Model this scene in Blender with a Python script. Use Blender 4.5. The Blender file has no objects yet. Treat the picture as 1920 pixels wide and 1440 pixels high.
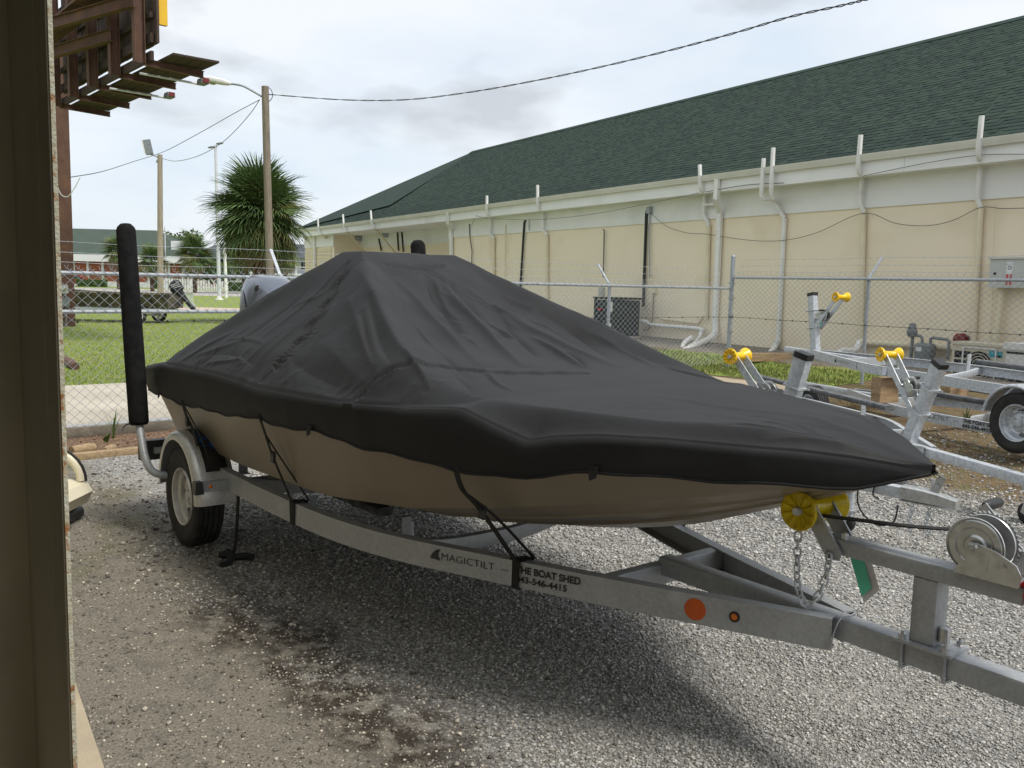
import bpy, bmesh, math, random
import numpy as np
from mathutils import Vector, Matrix, noise as mnoise
R_ = math.radians
random.seed(7); rng = np.random.default_rng(7)
scene = bpy.context.scene
COL = scene.collection

# ------------------------------------------------------------------ camera
F_PX = 1660.0; CAM_H = 1.65; PITCH = R_(6.46); ROLL = R_(1.35)
_F = Vector((0, math.cos(PITCH), -math.sin(PITCH)))
_U0 = Vector((0, math.sin(PITCH), math.cos(PITCH)))
_R = Vector((1, 0, 0)) * math.cos(ROLL) + _U0 * math.sin(ROLL)
_U = Vector((1, 0, 0)) * -math.sin(ROLL) + _U0 * math.cos(ROLL)
CAM = Vector((0, 0, CAM_H))
cd = bpy.data.cameras.new('camera'); cam = bpy.data.objects.new('camera', cd); COL.objects.link(cam)
cd.sensor_width = 36; cd.lens = F_PX / 1920 * 36; cd.clip_start = 0.05; cd.clip_end = 3000
m = Matrix((_R, _U, -_F)).transposed().to_4x4(); m.translation = CAM
cam.matrix_world = m
scene.camera = cam

# ------------------------------------------------------------------ world and sun
SUN_H = Vector((0.79, -0.62, 0)).normalized(); SUN_EL = R_(60)
world = bpy.data.worlds.new('World'); scene.world = world; world.use_nodes = True
nt = world.node_tree; N = nt.nodes; LK = nt.links; N.clear()
out = N.new('ShaderNodeOutputWorld'); bg = N.new('ShaderNodeBackground'); LK.new(bg.outputs[0], out.inputs[0])
sky = N.new('ShaderNodeTexSky'); sky.sky_type = 'NISHITA'; sky.sun_disc = False
sky.sun_elevation = SUN_EL; sky.sun_rotation = math.atan2(SUN_H.x, SUN_H.y); sky.dust_density = 2.0
tc = N.new('ShaderNodeTexCoord'); mp = N.new('ShaderNodeMapping'); mp.inputs['Scale'].default_value = (1.0, 1.0, 2.6)
mp.inputs['Location'].default_value = (0.35, 0.1, 0.0)
LK.new(tc.outputs['Generated'], mp.inputs[0])
n1 = N.new('ShaderNodeTexNoise'); n1.inputs['Scale'].default_value = 2.3; n1.inputs['Detail'].default_value = 7; n1.inputs['Roughness'].default_value = 0.52
LK.new(mp.outputs[0], n1.inputs['Vector'])
cr = N.new('ShaderNodeValToRGB')
e = cr.color_ramp.elements
e[0].position = 0.32; e[0].color = (5.5, 6.3, 7.1, 1)
e[1].position = 0.58; e[1].color = (7.35, 7.55, 7.8, 1)
LK.new(n1.outputs['Fac'], cr.inputs[0])
n2 = N.new('ShaderNodeTexNoise'); n2.inputs['Scale'].default_value = 4.2; n2.inputs['Detail'].default_value = 5; n2.inputs['Roughness'].default_value = 0.48
mp2 = N.new('ShaderNodeMapping'); mp2.inputs['Location'].default_value = (1.7, 3.1, 0.6); mp2.inputs['Scale'].default_value = (1, 1, 2.4)
LK.new(tc.outputs['Generated'], mp2.inputs[0]); LK.new(mp2.outputs[0], n2.inputs['Vector'])
cr2 = N.new('ShaderNodeValToRGB'); cr2.color_ramp.elements[0].position = 0.555; cr2.color_ramp.elements[0].color = (0, 0, 0, 1)
cr2.color_ramp.elements[1].position = 0.67; cr2.color_ramp.elements[1].color = (0.75, 0.75, 0.75, 1)
LK.new(n2.outputs['Fac'], cr2.inputs[0])
mxg = N.new('ShaderNodeMixRGB'); mxg.inputs[2].default_value = (4.3, 4.45, 4.7, 1)
LK.new(cr2.outputs[0], mxg.inputs[0]); LK.new(cr.outputs[0], mxg.inputs[1])
mxs = N.new('ShaderNodeMixRGB'); mxs.inputs[0].default_value = 0.86
LK.new(sky.outputs[0], mxs.inputs[1]); LK.new(mxg.outputs[0], mxs.inputs[2])
LK.new(mxs.outputs[0], bg.inputs[0]); bg.inputs[1].default_value = 0.1

sl = bpy.data.lights.new('sun', 'SUN'); sl.energy = 2.3; sl.angle = R_(16); sl.color = (1, 0.95, 0.87)
sun = bpy.data.objects.new('sun', sl); COL.objects.link(sun)
sd = Vector((SUN_H.x * math.cos(SUN_EL), SUN_H.y * math.cos(SUN_EL), math.sin(SUN_EL)))
sun.rotation_euler = sd.to_track_quat('Z', 'Y').to_euler(); sun.location = (6, -6, 14)
vs = scene.view_settings; vs.view_transform = 'Standard'; vs.look = 'None'; vs.gamma = 1; vs.exposure = 0.48

# ------------------------------------------------------------------ pixel helpers (a pixel gives a direction only)
def ray(u, v): return _R * ((u - 960) / F_PX) - _U * ((v - 720) / F_PX) + _F
def G(u, v, z=0.0):
    d = ray(u, v); return CAM + d * ((z - CAM_H) / d.z)
def DY(u, v, Y):
    d = ray(u, v); return CAM + d * (Y / d.y)
def PLN(u, v, p0, n):
    d = ray(u, v); return CAM + d * ((Vector(p0) - CAM).dot(n) / d.dot(n))

# ------------------------------------------------------------------ materials
MATS = {}
def mat(name, c1, c2=None, scale=8.0, rough=0.6, metal=0.0, bump=0.0, bscale=60.0, detail=5, lo=0.35, hi=0.65, coord='Object', spec=0.5, stretch=(1, 1, 1), dirt=None, rvar=0.0):
    if name in MATS: return MATS[name]
    mt = bpy.data.materials.new(name); mt.use_nodes = True; t = mt.node_tree; b = t.nodes['Principled BSDF']
    b.inputs['Roughness'].default_value = rough; b.inputs['Metallic'].default_value = metal
    b.inputs['Specular IOR Level'].default_value = spec
    co = t.nodes.new('ShaderNodeTexCoord'); mpn = t.nodes.new('ShaderNodeMapping'); mpn.inputs['Scale'].default_value = stretch
    if coord == 'World':
        g = t.nodes.new('ShaderNodeNewGeometry'); t.links.new(g.outputs['Position'], mpn.inputs[0])
    else: t.links.new(co.outputs[coord], mpn.inputs[0])
    vec = mpn.outputs[0]
    if c2 is None: c2 = tuple(x * 0.8 for x in c1)
    n = t.nodes.new('ShaderNodeTexNoise'); n.inputs['Scale'].default_value = scale; n.inputs['Detail'].default_value = detail
    t.links.new(vec, n.inputs['Vector'])
    r = t.nodes.new('ShaderNodeValToRGB'); r.color_ramp.elements[0].position = lo; r.color_ramp.elements[1].position = hi
    r.color_ramp.elements[0].color = (*c1, 1); r.color_ramp.elements[1].color = (*c2, 1)
    t.links.new(n.outputs['Fac'], r.inputs[0]); colo = r.outputs[0]
    if dirt:
        dc, ds, dlo, dhi = dirt
        n3 = t.nodes.new('ShaderNodeTexNoise'); n3.inputs['Scale'].default_value = ds; n3.inputs['Detail'].default_value = 6
        t.links.new(vec, n3.inputs['Vector'])
        mr = t.nodes.new('ShaderNodeMapRange'); mr.inputs[1].default_value = dlo; mr.inputs[2].default_value = dhi
        t.links.new(n3.outputs['Fac'], mr.inputs[0])
        mx = t.nodes.new('ShaderNodeMixRGB'); mx.inputs[2].default_value = (*dc, 1)
        t.links.new(mr.outputs[0], mx.inputs[0]); t.links.new(colo, mx.inputs[1]); colo = mx.outputs[0]
    t.links.new(colo, b.inputs['Base Color'])
    if rvar:
        mr2 = t.nodes.new('ShaderNodeMapRange'); mr2.inputs[3].default_value = rough - rvar; mr2.inputs[4].default_value = rough + rvar
        t.links.new(n.outputs['Fac'], mr2.inputs[0]); t.links.new(mr2.outputs[0], b.inputs['Roughness'])
    if bump:
        n2 = t.nodes.new('ShaderNodeTexNoise'); n2.inputs['Scale'].default_value = bscale; n2.inputs['Detail'].default_value = 4
        t.links.new(vec, n2.inputs['Vector'])
        bp = t.nodes.new('ShaderNodeBump'); bp.inputs['Strength'].default_value = bump; bp.inputs['Distance'].default_value = 0.02
        t.links.new(n2.outputs['Fac'], bp.inputs['Height']); t.links.new(bp.outputs[0], b.inputs['Normal'])
    MATS[name] = mt; return mt

galv = mat('galvanised_steel', (0.33, 0.345, 0.36), (0.41, 0.425, 0.44), 70, 0.46, 0.3, 0.03, 160, rvar=0.1, dirt=((0.46, 0.48, 0.50), 9, 0.5, 0.8))
galv_n = mat('galvanised_steel_new', (0.42, 0.45, 0.48), (0.60, 0.63, 0.66), 40, 0.4, 0.3, 0.03, 120, rvar=0.1)
galv_f = mat('galvanised_fence', (0.30, 0.33, 0.36), (0.42, 0.45, 0.48), 25, 0.5, 0.4, rvar=0.08)
zinc = mat('zinc_plate', (0.46, 0.47, 0.46), (0.60, 0.61, 0.61), 30, 0.3, 0.7, rvar=0.1)
alu = mat('brushed_aluminium', (0.56, 0.55, 0.53), (0.66, 0.65, 0.62), 60, 0.33, 0.55, 0.03, 200, rvar=0.08)
rubber = mat('tyre_rubber', (0.012, 0.012, 0.012), (0.03, 0.029, 0.027), 12, 0.75, 0, 0.1, 90)
blackp = mat('black_plastic', (0.010, 0.010, 0.011), (0.022, 0.022, 0.022), 14, 0.45)
webbing = mat('black_webbing', (0.008, 0.008, 0.009), (0.018, 0.018, 0.018), 40, 0.8, 0, 0.1, 300)
foam = mat('black_fabric_sleeve', (0.005, 0.005, 0.006), (0.012, 0.012, 0.012), 20, 0.92, 0, 0.25, 160, spec=0.2)
bunk = mat('bunk_carpet', (0.09, 0.095, 0.10), (0.17, 0.175, 0.18), 18, 0.95, 0, 0.2, 200, spec=0.1)
yel = mat('yellow_roller', (0.86, 0.55, 0.006), (0.80, 0.46, 0.004), 25, 0.28, spec=0.5)
def yel_trans():
    mt = mat('amber_roller', (0.78, 0.60, 0.010), (0.62, 0.44, 0.006), 18, 0.22)
    b = mt.node_tree.nodes['Principled BSDF']; b.inputs['Transmission Weight'].default_value = 0.25; b.inputs['IOR'].default_value = 1.35
    return mt
yelt = yel_trans()
gel = mat('tan_gelcoat', (0.255, 0.213, 0.158), (0.23, 0.192, 0.142), 2.5, 0.34, spec=0.5, dirt=((0.19, 0.158, 0.117), 1.3, 0.5, 0.75))
motorp = mat('grey_cowling_paint', (0.15, 0.172, 0.215), (0.185, 0.21, 0.255), 4, 0.18, 0.4)
motord = mat('dark_cowling_decal', (0.012, 0.014, 0.02), (0.03, 0.033, 0.04), 9, 0.25)
amber = mat('amber_lens', (0.75, 0.20, 0.01), (0.55, 0.12, 0.005), 40, 0.2)
orange = mat('orange_reflector', (0.62, 0.10, 0.008), (0.52, 0.08, 0.006), 120, 0.35)
redc = mat('red_cloth', (0.62, 0.012, 0.015), (0.42, 0.008, 0.01), 20, 0.8, 0, 0.3, 60)
redl = mat('red_lens', (0.25, 0.005, 0.006), (0.15, 0.004, 0.004), 20, 0.25)
ink = mat('dark_ink', (0.018, 0.018, 0.02), (0.03, 0.03, 0.032), 30, 0.6)
inkb = mat('blue_ink', (0.01, 0.09, 0.38), (0.012, 0.12, 0.45), 30, 0.5)
whitep = mat('white_plastic', (0.82, 0.82, 0.79), (0.76, 0.76, 0.73), 6, 0.45, dirt=((0.60, 0.58, 0.52), 5, 0.58, 0.8))
creamp = mat('cream_painted_pipe', (0.74, 0.67, 0.49), (0.69, 0.62, 0.45), 6, 0.6)
wood = mat('sawn_lumber', (0.42, 0.29, 0.165), (0.27, 0.18, 0.10), 5, 0.8, 0, 0.1, 40, stretch=(1, 9, 9))
woodg = mat('weathered_pole_wood', (0.30, 0.255, 0.20), (0.20, 0.165, 0.125), 5, 0.9, 0, 0.5, 30, stretch=(6, 6, 0.5))
woodp = mat('pale_pole_wood', (0.42, 0.36, 0.28), (0.31, 0.26, 0.195), 5, 0.9, 0, 0.5, 30, stretch=(6, 6, 0.5))
conc = mat('pale_concrete', (0.50, 0.455, 0.375), (0.42, 0.38, 0.31), 1.4, 0.9, 0, 0.15, 60, coord='World', dirt=((0.33, 0.295, 0.24), 0.6, 0.5, 0.8))
cable = mat('cable_black', (0.015, 0.015, 0.016), (0.03, 0.03, 0.03), 20, 0.6)
cableg = mat('cable_grey', (0.12, 0.115, 0.10), (0.18, 0.17, 0.15), 20, 0.6)
green_t = mat('green_tag', (0.16, 0.72, 0.50), (0.14, 0.66, 0.45), 10, 0.6)
white_t = mat('white_tag', (0.72, 0.72, 0.72), (0.6, 0.6, 0.6), 10, 0.6)
orange_t = mat('orange_tag', (0.85, 0.16, 0.03), (0.75, 0.12, 0.02), 10, 0.6)
bolt = mat('bolt_zinc', (0.45, 0.46, 0.46), (0.6, 0.6, 0.6), 30, 0.35, 0.8)

# ------------------------------------------------------------------ mesh builder
class MB:
    def __init__(s): s.v = []; s.f = []; s.mi = []; s.cur = 0
    def add(s, vs, fs):
        o = len(s.v); s.v += [tuple(p) for p in vs]; s.f += [tuple(i + o for i in q) for q in fs]; s.mi += [s.cur] * len(fs); return s
    def box(s, c, d, rot=None, taper=None):
        x, y, z = d[0] / 2, d[1] / 2, d[2] / 2; c = Vector(c)
        P = [Vector((sx * x, sy * y, sz * z)) for sz in (-1, 1) for sy in (-1, 1) for sx in (-1, 1)]
        if taper: P = [Vector((p.x * (taper if p.z > 0 else 1), p.y * (taper if p.z > 0 else 1), p.z)) for p in P]
        if rot is not None: P = [rot @ p for p in P]
        return s.add([c + p for p in P], [(0, 2, 3, 1), (4, 5, 7, 6), (0, 1, 5, 4), (2, 6, 7, 3), (0, 4, 6, 2), (1, 3, 7, 5)])
    def sweep(s, path, prof, up=(0, 0, 1), caps=True, closed_prof=True, loop=False, scales=None, transport=False):
        pu = None; P = [Vector(p) for p in path]; n = len(P); k = len(prof); up = Vector(up); rings = []
        for i in range(n):
            a = P[(i - 1) % n] if (i > 0 or loop) else P[0]; b = P[(i + 1) % n] if (i < n - 1 or loop) else P[-1]
            t = (b - a)
            if t.length < 1e-9: t = Vector((1, 0, 0))
            t.normalize(); u = up - t * up.dot(t)
            if transport and pu is not None: u = pu - t * pu.dot(t)
            if u.length < 1e-3:
                u = Vector((1, 0, 0)) - t * t.x
                if u.length < 1e-3: u = Vector((0, 1, 0)) - t * t.y
            u.normalize(); pu = u; r = t.cross(u); mit = 1.0
            if 0 < i < n - 1:
                c = (P[i] - P[i - 1]).normalized().dot((P[i + 1] - P[i]).normalized()); mit = min(1.4, 1 / max(0.3, math.sqrt((1 + c) / 2)))
            sc = scales[i] if scales else 1.0
            rings.append([P[i] + r * (q[0] * sc * mit) + u * (q[1] * sc) for q in prof])
        vs = [p for rg in rings for p in rg]; fs = []
        kk = k if closed_prof else k - 1
        for i in range(n if loop else n - 1):
            j = (i + 1) % n
            for a in range(kk):
                b = (a + 1) % k; fs.append((i * k + a, i * k + b, j * k + b, j * k + a))
        if caps and closed_prof and not loop: fs += [tuple(range(k - 1, -1, -1)), tuple((n - 1) * k + i for i in range(k))]
        return s.add(vs, fs)
    def tube(s, path, r, n=8, caps=True, loop=False, scales=None, up=(0, 0, 1)):
        return s.sweep(path, [(r * math.cos(2 * math.pi * i / n), r * math.sin(2 * math.pi * i / n)) for i in range(n)], up, caps, True, loop, scales, not loop)
    def bar(s, p0, p1, w, h, up=(0, 0, 1), r=0.0):
        return s.sweep([p0, p1], rrect(w, h, r) if r else [(-w / 2, -h / 2), (w / 2, -h / 2), (w / 2, h / 2), (-w / 2, h / 2)], up)
    def lathe(s, prof, axis='z', n=20, c=(0, 0, 0), rot=None):
        vs = []; fs = []; k = len(prof); c = Vector(c)
        for i in range(n):
            a = 2 * math.pi * i / n; ca, sa = math.cos(a), math.sin(a)
            for (r, h) in prof:
                p = Vector((r * ca, r * sa, h)) if axis == 'z' else (Vector((r * ca, h, r * sa)) if axis == 'y' else Vector((h, r * ca, r * sa)))
                if rot is not None: p = rot @ p
                vs.append(c + p)
        for i in range(n):
            j = (i + 1) % n
            for a in range(k - 1): fs.append((i * k + a, j * k + a, j * k + a + 1, i * k + a + 1))
        return s.add(vs, fs)
    def prism(s, poly, fn0, fn1):
        k = len(poly); vs = [fn0(p) for p in poly] + [fn1(p) for p in poly]
        fs = [tuple(range(k - 1, -1, -1)), tuple(range(k, 2 * k))] + [(i, (i + 1) % k, k + (i + 1) % k, k + i) for i in range(k)]
        return s.add(vs, fs)
    def ribbon(s, path, w, side, th=0.003):
        sd = Vector(side).normalized()
        return s.sweep(path, [(-w / 2, -th / 2), (w / 2, -th / 2), (w / 2, th / 2), (-w / 2, th / 2)], up=Vector(sd).cross((Vector(path[-1]) - Vector(path[0])).normalized()))
    def mesh(s, name):
        me = bpy.data.meshes.new(name); me.from_pydata(s.v, [], s.f); return me
    def build(s, name, mats, parent=None, smooth=35, fix=True):
        me = s.mesh(name)
        return link(name, me, mats, parent, smooth, fix, s.mi if any(s.mi) else None)

def link(name, me, mats, parent=None, smooth=35, fix=True, mi=None):
    if fix:
        bm = bmesh.new(); bm.from_mesh(me); bmesh.ops.recalc_face_normals(bm, faces=bm.faces); bm.to_mesh(me); bm.free()
    for q in (mats if isinstance(mats, (list, tuple)) else [mats]): me.materials.append(q)
    if mi is not None: me.polygons.foreach_set('material_index', mi)
    if smooth:
        me.polygons.foreach_set('use_smooth', [True] * len(me.polygons)); me.set_sharp_from_angle(angle=R_(smooth))
    o = bpy.data.objects.new(name, me); COL.objects.link(o)
    if parent is not None: o.parent = parent
    return o
def rrect(w, h, r, k=3):
    o = []
    for cx, cy, a0 in ((w / 2 - r, h / 2 - r, 0), (-w / 2 + r, h / 2 - r, 90), (-w / 2 + r, -h / 2 + r, 180), (w / 2 - r, -h / 2 + r, 270)):
        for i in range(k): a = R_(a0 + 90 * i / (k - 1)); o.append((cx + r * math.cos(a), cy + r * math.sin(a)))
    return o
def cprof(w, h, t, sgn=1):
    return [(sgn * x, y) for x, y in ((0, -h / 2), (w, -h / 2), (w, -h / 2 + t), (t, -h / 2 + t), (t, h / 2 - t), (w, h / 2 - t), (w, h / 2), (0, h / 2))]
def arc(c, r, a0, a1, n, plane='xz', off=0):
    o = []
    for i in range(n + 1):
        a = R_(a0 + (a1 - a0) * i / n); x, y = r * math.cos(a), r * math.sin(a)
        o.append({'xz': (c[0] + x, c[1], c[2] + y), 'yz': (c[0], c[1] + x, c[2] + y), 'xy': (c[0] + x, c[1] + y, c[2])}[plane])
    return o
def crv(pts, n=8):
    """Catmull-Rom through pts"""
    P = [Vector(p) for p in pts]; P = [P[0] * 2 - P[1]] + P + [P[-1] * 2 - P[-2]]; o = []
    for i in range(1, len(P) - 2):
        for j in range(n):
            t = j / n; a, b, c, d = P[i - 1], P[i], P[i + 1], P[i + 2]
            o.append(0.5 * ((2 * b) + (c - a) * t + (2 * a - 5 * b + 4 * c - d) * t * t + (3 * b - a - 3 * c + d) * t ** 3))
    o.append(P[-2]); return o
def tag(o, label=None, cat=None, group=None, kind=None):
    if label: o['label'] = label
    if cat: o['category'] = cat
    if group: o['group'] = group
    if kind: o['kind'] = kind
    return o
def thing(name, label, cat, loc=(0, 0, 0), rz=0.0, group=None):
    o = bpy.data.objects.new(name, None); COL.objects.link(o); o.location = loc; o.rotation_euler = (0, 0, rz); o.empty_display_size = 0.2
    return tag(o, label, cat, group)
def struct(o): o['kind'] = 'structure'; return o
def copy_tree(o, parent=None):
    c = o.copy(); COL.objects.link(c); c.parent = parent
    for ch in list(o.children): copy_tree(ch, c)
    return c
_tc = {}
def text_mesh(txt, size, bold=0.0, ext=0.0, spacing=1.0, sx=1.0):
    cu = bpy.data.curves.new('lettering', 'FONT'); cu.body = txt; cu.size = size; cu.offset = bold; cu.space_character = spacing; cu.extrude = ext
    o = bpy.data.objects.new('tmp', cu); COL.objects.link(o)
    dg = bpy.context.evaluated_depsgraph_get(); me = bpy.data.meshes.new_from_object(o.evaluated_get(dg))
    bpy.data.objects.remove(o); bpy.data.curves.remove(cu)
    if sx != 1.0:
        for v in me.vertices: v.co.x *= sx
    return me
def lettering(txt, size, M, mt, parent, bold=0.0, spacing=1.0, sx=1.0, fn=None, name='lettering'):
    me = text_mesh(txt, size, bold, 0, spacing, sx); me.name = name
    for v in me.vertices: v.co = fn(v.co) if fn else M @ v.co
    me.materials.clear()
    return link(name, me, mt, parent, 0, False)

# ================================================================== LAYOUT
TO = Vector((-1.48, 6.2, 0)); TA = R_(-52)                       # trailer origin between the guide posts, heading
TF = Vector((math.cos(TA), math.sin(TA), 0)); TL = Vector((-math.sin(TA), math.cos(TA), 0))
W0 = Vector((2.52, 22.0, 0)); WD = Vector((-0.512, 0.859, 0)).normalized(); WN = Vector((0.859, 0.512, 0)).normalized()   # building wall line, away-normal
FP = Vector((-4.495, 8.788, 0)); FD = Vector((0.784, 0.621, 0)).normalized(); FNn = Vector((0.621, -0.784, 0)).normalized()   # fence line
def lin(x, xs, ys): return np.interp(x, xs, ys)
def sstep(x, a, b): t = np.clip((x - a) / (b - a), 0, 1); return t * t * (3 - 2 * t)
def gz(x, y):
    d = -((np.asarray(x, float) - W0.x) * WN.x + (np.asarray(y, float) - W0.y) * WN.y)
    z = lin(d, [-3, 0, 1.5, 2.3, 4, 5.4, 8], [0.5, 0.5, 0.42, 0.30, 0.24, 0.18, 0.0])
    return z * sstep(np.asarray(x, float), -2.5, 1.0)
def gz1(x, y): return float(gz(x, y))

# ------------------------------------------------------------------ ground
def ground_material():
    mt = bpy.data.materials.new('gravel_lot'); mt.use_nodes = True; t = mt.node_tree; nd = t.nodes; L = t.links; b = nd['Principled BSDF']
    g = nd.new('ShaderNodeNewGeometry'); pos = g.outputs['Position']
    def noise(s, d=5, r=0.55):
        n = nd.new('ShaderNodeTexNoise'); n.inputs['Scale'].default_value = s; n.inputs['Detail'].default_value = d; n.inputs['Roughness'].default_value = r
        L.new(pos, n.inputs['Vector']); return n.outputs['Fac']
    def dot(v, off):
        n = nd.new('ShaderNodeVectorMath'); n.operation = 'DOT_PRODUCT'; L.new(pos, n.inputs[0]); n.inputs[1].default_value = v
        a = nd.new('ShaderNodeMath'); a.operation = 'SUBTRACT'; L.new(n.outputs['Value'], a.inputs[0]); a.inputs[1].default_value = off; return a.outputs[0]
    def mth(op, a, c):
        n = nd.new('ShaderNodeMath'); n.operation = op
        for i, q in enumerate((a, c)):
            if isinstance(q, (int, float)): n.inputs[i].default_value = q
            else: L.new(q, n.inputs[i])
        return n.outputs[0]
    def ss(x, a, c):
        n = nd.new('ShaderNodeMapRange'); n.interpolation_type = 'SMOOTHSTEP'; L.new(x, n.inputs[0]); n.inputs[1].default_value = a; n.inputs[2].default_value = c; return n.outputs[0]
    def ramp(x, stops):
        r = nd.new('ShaderNodeValToRGB'); L.new(x, r.inputs[0]); el = r.color_ramp.elements
        while len(el) < len(stops): el.new(0.5)
        for q, (p, c) in zip(el, stops): q.position = p; q.color = (*c, 1)
        return r.outputs[0]
    def mix(fa, a, c):
        n = nd.new('ShaderNodeMixRGB'); L.new(fa, n.inputs[0])
        for i, q in ((1, a), (2, c)):
            if isinstance(q, tuple): n.inputs[i].default_value = (*q, 1)
            else: L.new(q, n.inputs[i])
        return n.outputs[0]
    v = nd.new('ShaderNodeTexVoronoi'); v.inputs['Scale'].default_value = 62; L.new(pos, v.inputs['Vector'])
    sep = nd.new('ShaderNodeSeparateColor'); L.new(v.outputs['Color'], sep.inputs[0])
    grav = ramp(sep.outputs[0], [(0.0, (0.17, 0.168, 0.16)), (0.35, (0.30, 0.297, 0.285)), (0.7, (0.40, 0.395, 0.38)), (1.0, (0.60, 0.59, 0.57))])
    grav = mix(mth('MULTIPLY', ss(v.outputs['Distance'], 0.25, 0.75), 0.65), grav, (0.12, 0.115, 0.107))
    big = noise(0.9, 6)
    grav = mix(mth('MULTIPLY', ss(big, 0.45, 0.7), 0.4), grav, (0.40, 0.375, 0.33))
    fine = noise(95, 6, 0.7); med = noise(7, 6, 0.6)
    dirt = ramp(fine, [(0.30, (0.085, 0.075, 0.060)), (0.46, (0.205, 0.186, 0.152)), (0.58, (0.25, 0.228, 0.188)), (0.72, (0.38, 0.35, 0.30))])
    dirt = mix(mth('MULTIPLY', ss(med, 0.48, 0.68), 0.55), dirt, (0.115, 0.11, 0.10))
    lloc = dot(tuple(TL), TO.dot(TL)); sloc = dot(tuple(TF), TO.dot(TF))
    wob = mth('MULTIPLY', mth('SUBTRACT', noise(1.6, 5), 0.5), 0.9)
    lw = mth('ADD', lloc, wob)
    dm = mth('SUBTRACT', 1.0, ss(lw, -1.15, -0.75))
    col = mix(dm, grav, dirt)
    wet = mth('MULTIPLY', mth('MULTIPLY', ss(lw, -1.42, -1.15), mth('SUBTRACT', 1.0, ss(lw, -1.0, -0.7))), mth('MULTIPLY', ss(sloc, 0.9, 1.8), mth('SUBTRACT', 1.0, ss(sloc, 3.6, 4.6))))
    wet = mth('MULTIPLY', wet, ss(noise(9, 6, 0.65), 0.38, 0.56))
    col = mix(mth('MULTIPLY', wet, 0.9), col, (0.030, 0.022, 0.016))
    # greenish moss on the compacted strip behind the wheel
    mo = mth('MULTIPLY', mth('MULTIPLY', dm, mth('SUBTRACT', 1.0, ss(sloc, 0.2, 1.0))), ss(noise(2.2, 6), 0.48, 0.66))
    col = mix(mth('MULTIPLY', mo, 0.55), col, (0.10, 0.098, 0.035))
    # mulch and rotten wood chips along the fence
    e = dot(tuple(FNn), FP.dot(FNn)); ew = mth('ADD', e, mth('MULTIPLY', mth('SUBTRACT', noise(3.0, 5), 0.5), 0.5))
    mul = ramp(noise(38, 5, 0.7), [(0.35, (0.055, 0.034, 0.022)), (0.5, (0.17, 0.105, 0.07)), (0.66, (0.34, 0.25, 0.17))])
    mm = mth('MULTIPLY', mth('MULTIPLY', mth('SUBTRACT', 1.0, ss(ew, 0.95, 1.15)), ss(e, -0.3, -0.1)), mth('SUBTRACT', 1.0, ss(lw, 0.5, 2.0)))
    col = mix(mm, col, mul)
    # mossy dirt under the parked trailers
    wd = mth('MULTIPLY', dot(tuple(WN), W0.dot(WN)), -1.0); ww = mth('ADD', wd, mth('MULTIPLY', mth('SUBTRACT', noise(1.3, 6), 0.5), 1.6))
    ms = ramp(noise(5.5, 8, 0.65), [(0.34, (0.055, 0.042, 0.024)), (0.46, (0.10, 0.062, 0.034)), (0.54, (0.16, 0.105, 0.05)), (0.62, (0.085, 0.088, 0.022)), (0.76, (0.16, 0.15, 0.06))])
    xs = dot((1, 0, 0), 0.0)
    mz = mth('MULTIPLY', mth('SUBTRACT', 1.0, ss(ww, 6.4, 7.3)), ss(xs, 0.0, 1.5))
    col = mix(mz, col, mix(ss(fine, 0.4, 0.7), ms, (0.20, 0.17, 0.11)))
    # loose grey rubble at the foot of the building wall
    rb = mth('MULTIPLY', mth('SUBTRACT', 1.0, ss(ww, 1.2, 1.9)), ss(xs, -1.5, 0.0))
    col = mix(rb, col, ramp(noise(16, 6, 0.7), [(0.35, (0.11, 0.095, 0.075)), (0.55, (0.27, 0.245, 0.205)), (0.7, (0.40, 0.37, 0.32))]))
    L.new(col, b.inputs['Base Color']); b.inputs['Roughness'].default_value = 0.95; b.inputs['Specular IOR Level'].default_value = 0.2
    bp = nd.new('ShaderNodeBump'); bp.inputs['Strength'].default_value = 0.75; bp.inputs['Distance'].default_value = 0.012
    hgt = mth('ADD', mth('MULTIPLY', v.outputs['Distance'], -0.8), mth('MULTIPLY', fine, 0.9)); hgt = mth('ADD', hgt, mth('MULTIPLY', med, 1.6))
    L.new(hgt, bp.inputs['Height']); L.new(bp.outputs[0], b.inputs['Normal'])
    return mt
gm = ground_material()
def axis_pts(lo, a, bnd, hi, st):
    core = np.arange(a, bnd + 1e-6, st); l = a - np.geomspace(st * 2, a - lo, 26)[::-1]; r = bnd + np.geomspace(st * 2, hi - bnd, 26)
    return np.concatenate([l, core, r])
gx = axis_pts(-900, -6, 13, 900, 0.14); gy = axis_pts(-60, 0.5, 24, 1500, 0.14)
XX, YY = np.meshgrid(gx, gy); ZZ = gz(XX, YY)
wv = (np.sin(XX * 2.3 + 1.3 * np.sin(YY * 1.1)) * np.sin(YY * 2.9 + 0.7) * 0.010 + np.sin(XX * 6.1 + YY * 3.3) * np.sin(YY * 7.7 - XX * 2) * 0.004)
ZZ = ZZ + wv * np.exp(-((XX / 12) ** 2)) * (YY < 8.5)* (YY > 0.5)
nx, ny = len(gx), len(gy)
gv = np.stack([XX.ravel(), YY.ravel(), ZZ.ravel()], 1)
ii = (np.arange(ny - 1)[:, None] * nx + np.arange(nx - 1)[None, :]).ravel()
gf = np.stack([ii, ii + 1, ii + nx + 1, ii + nx], 1)
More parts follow.
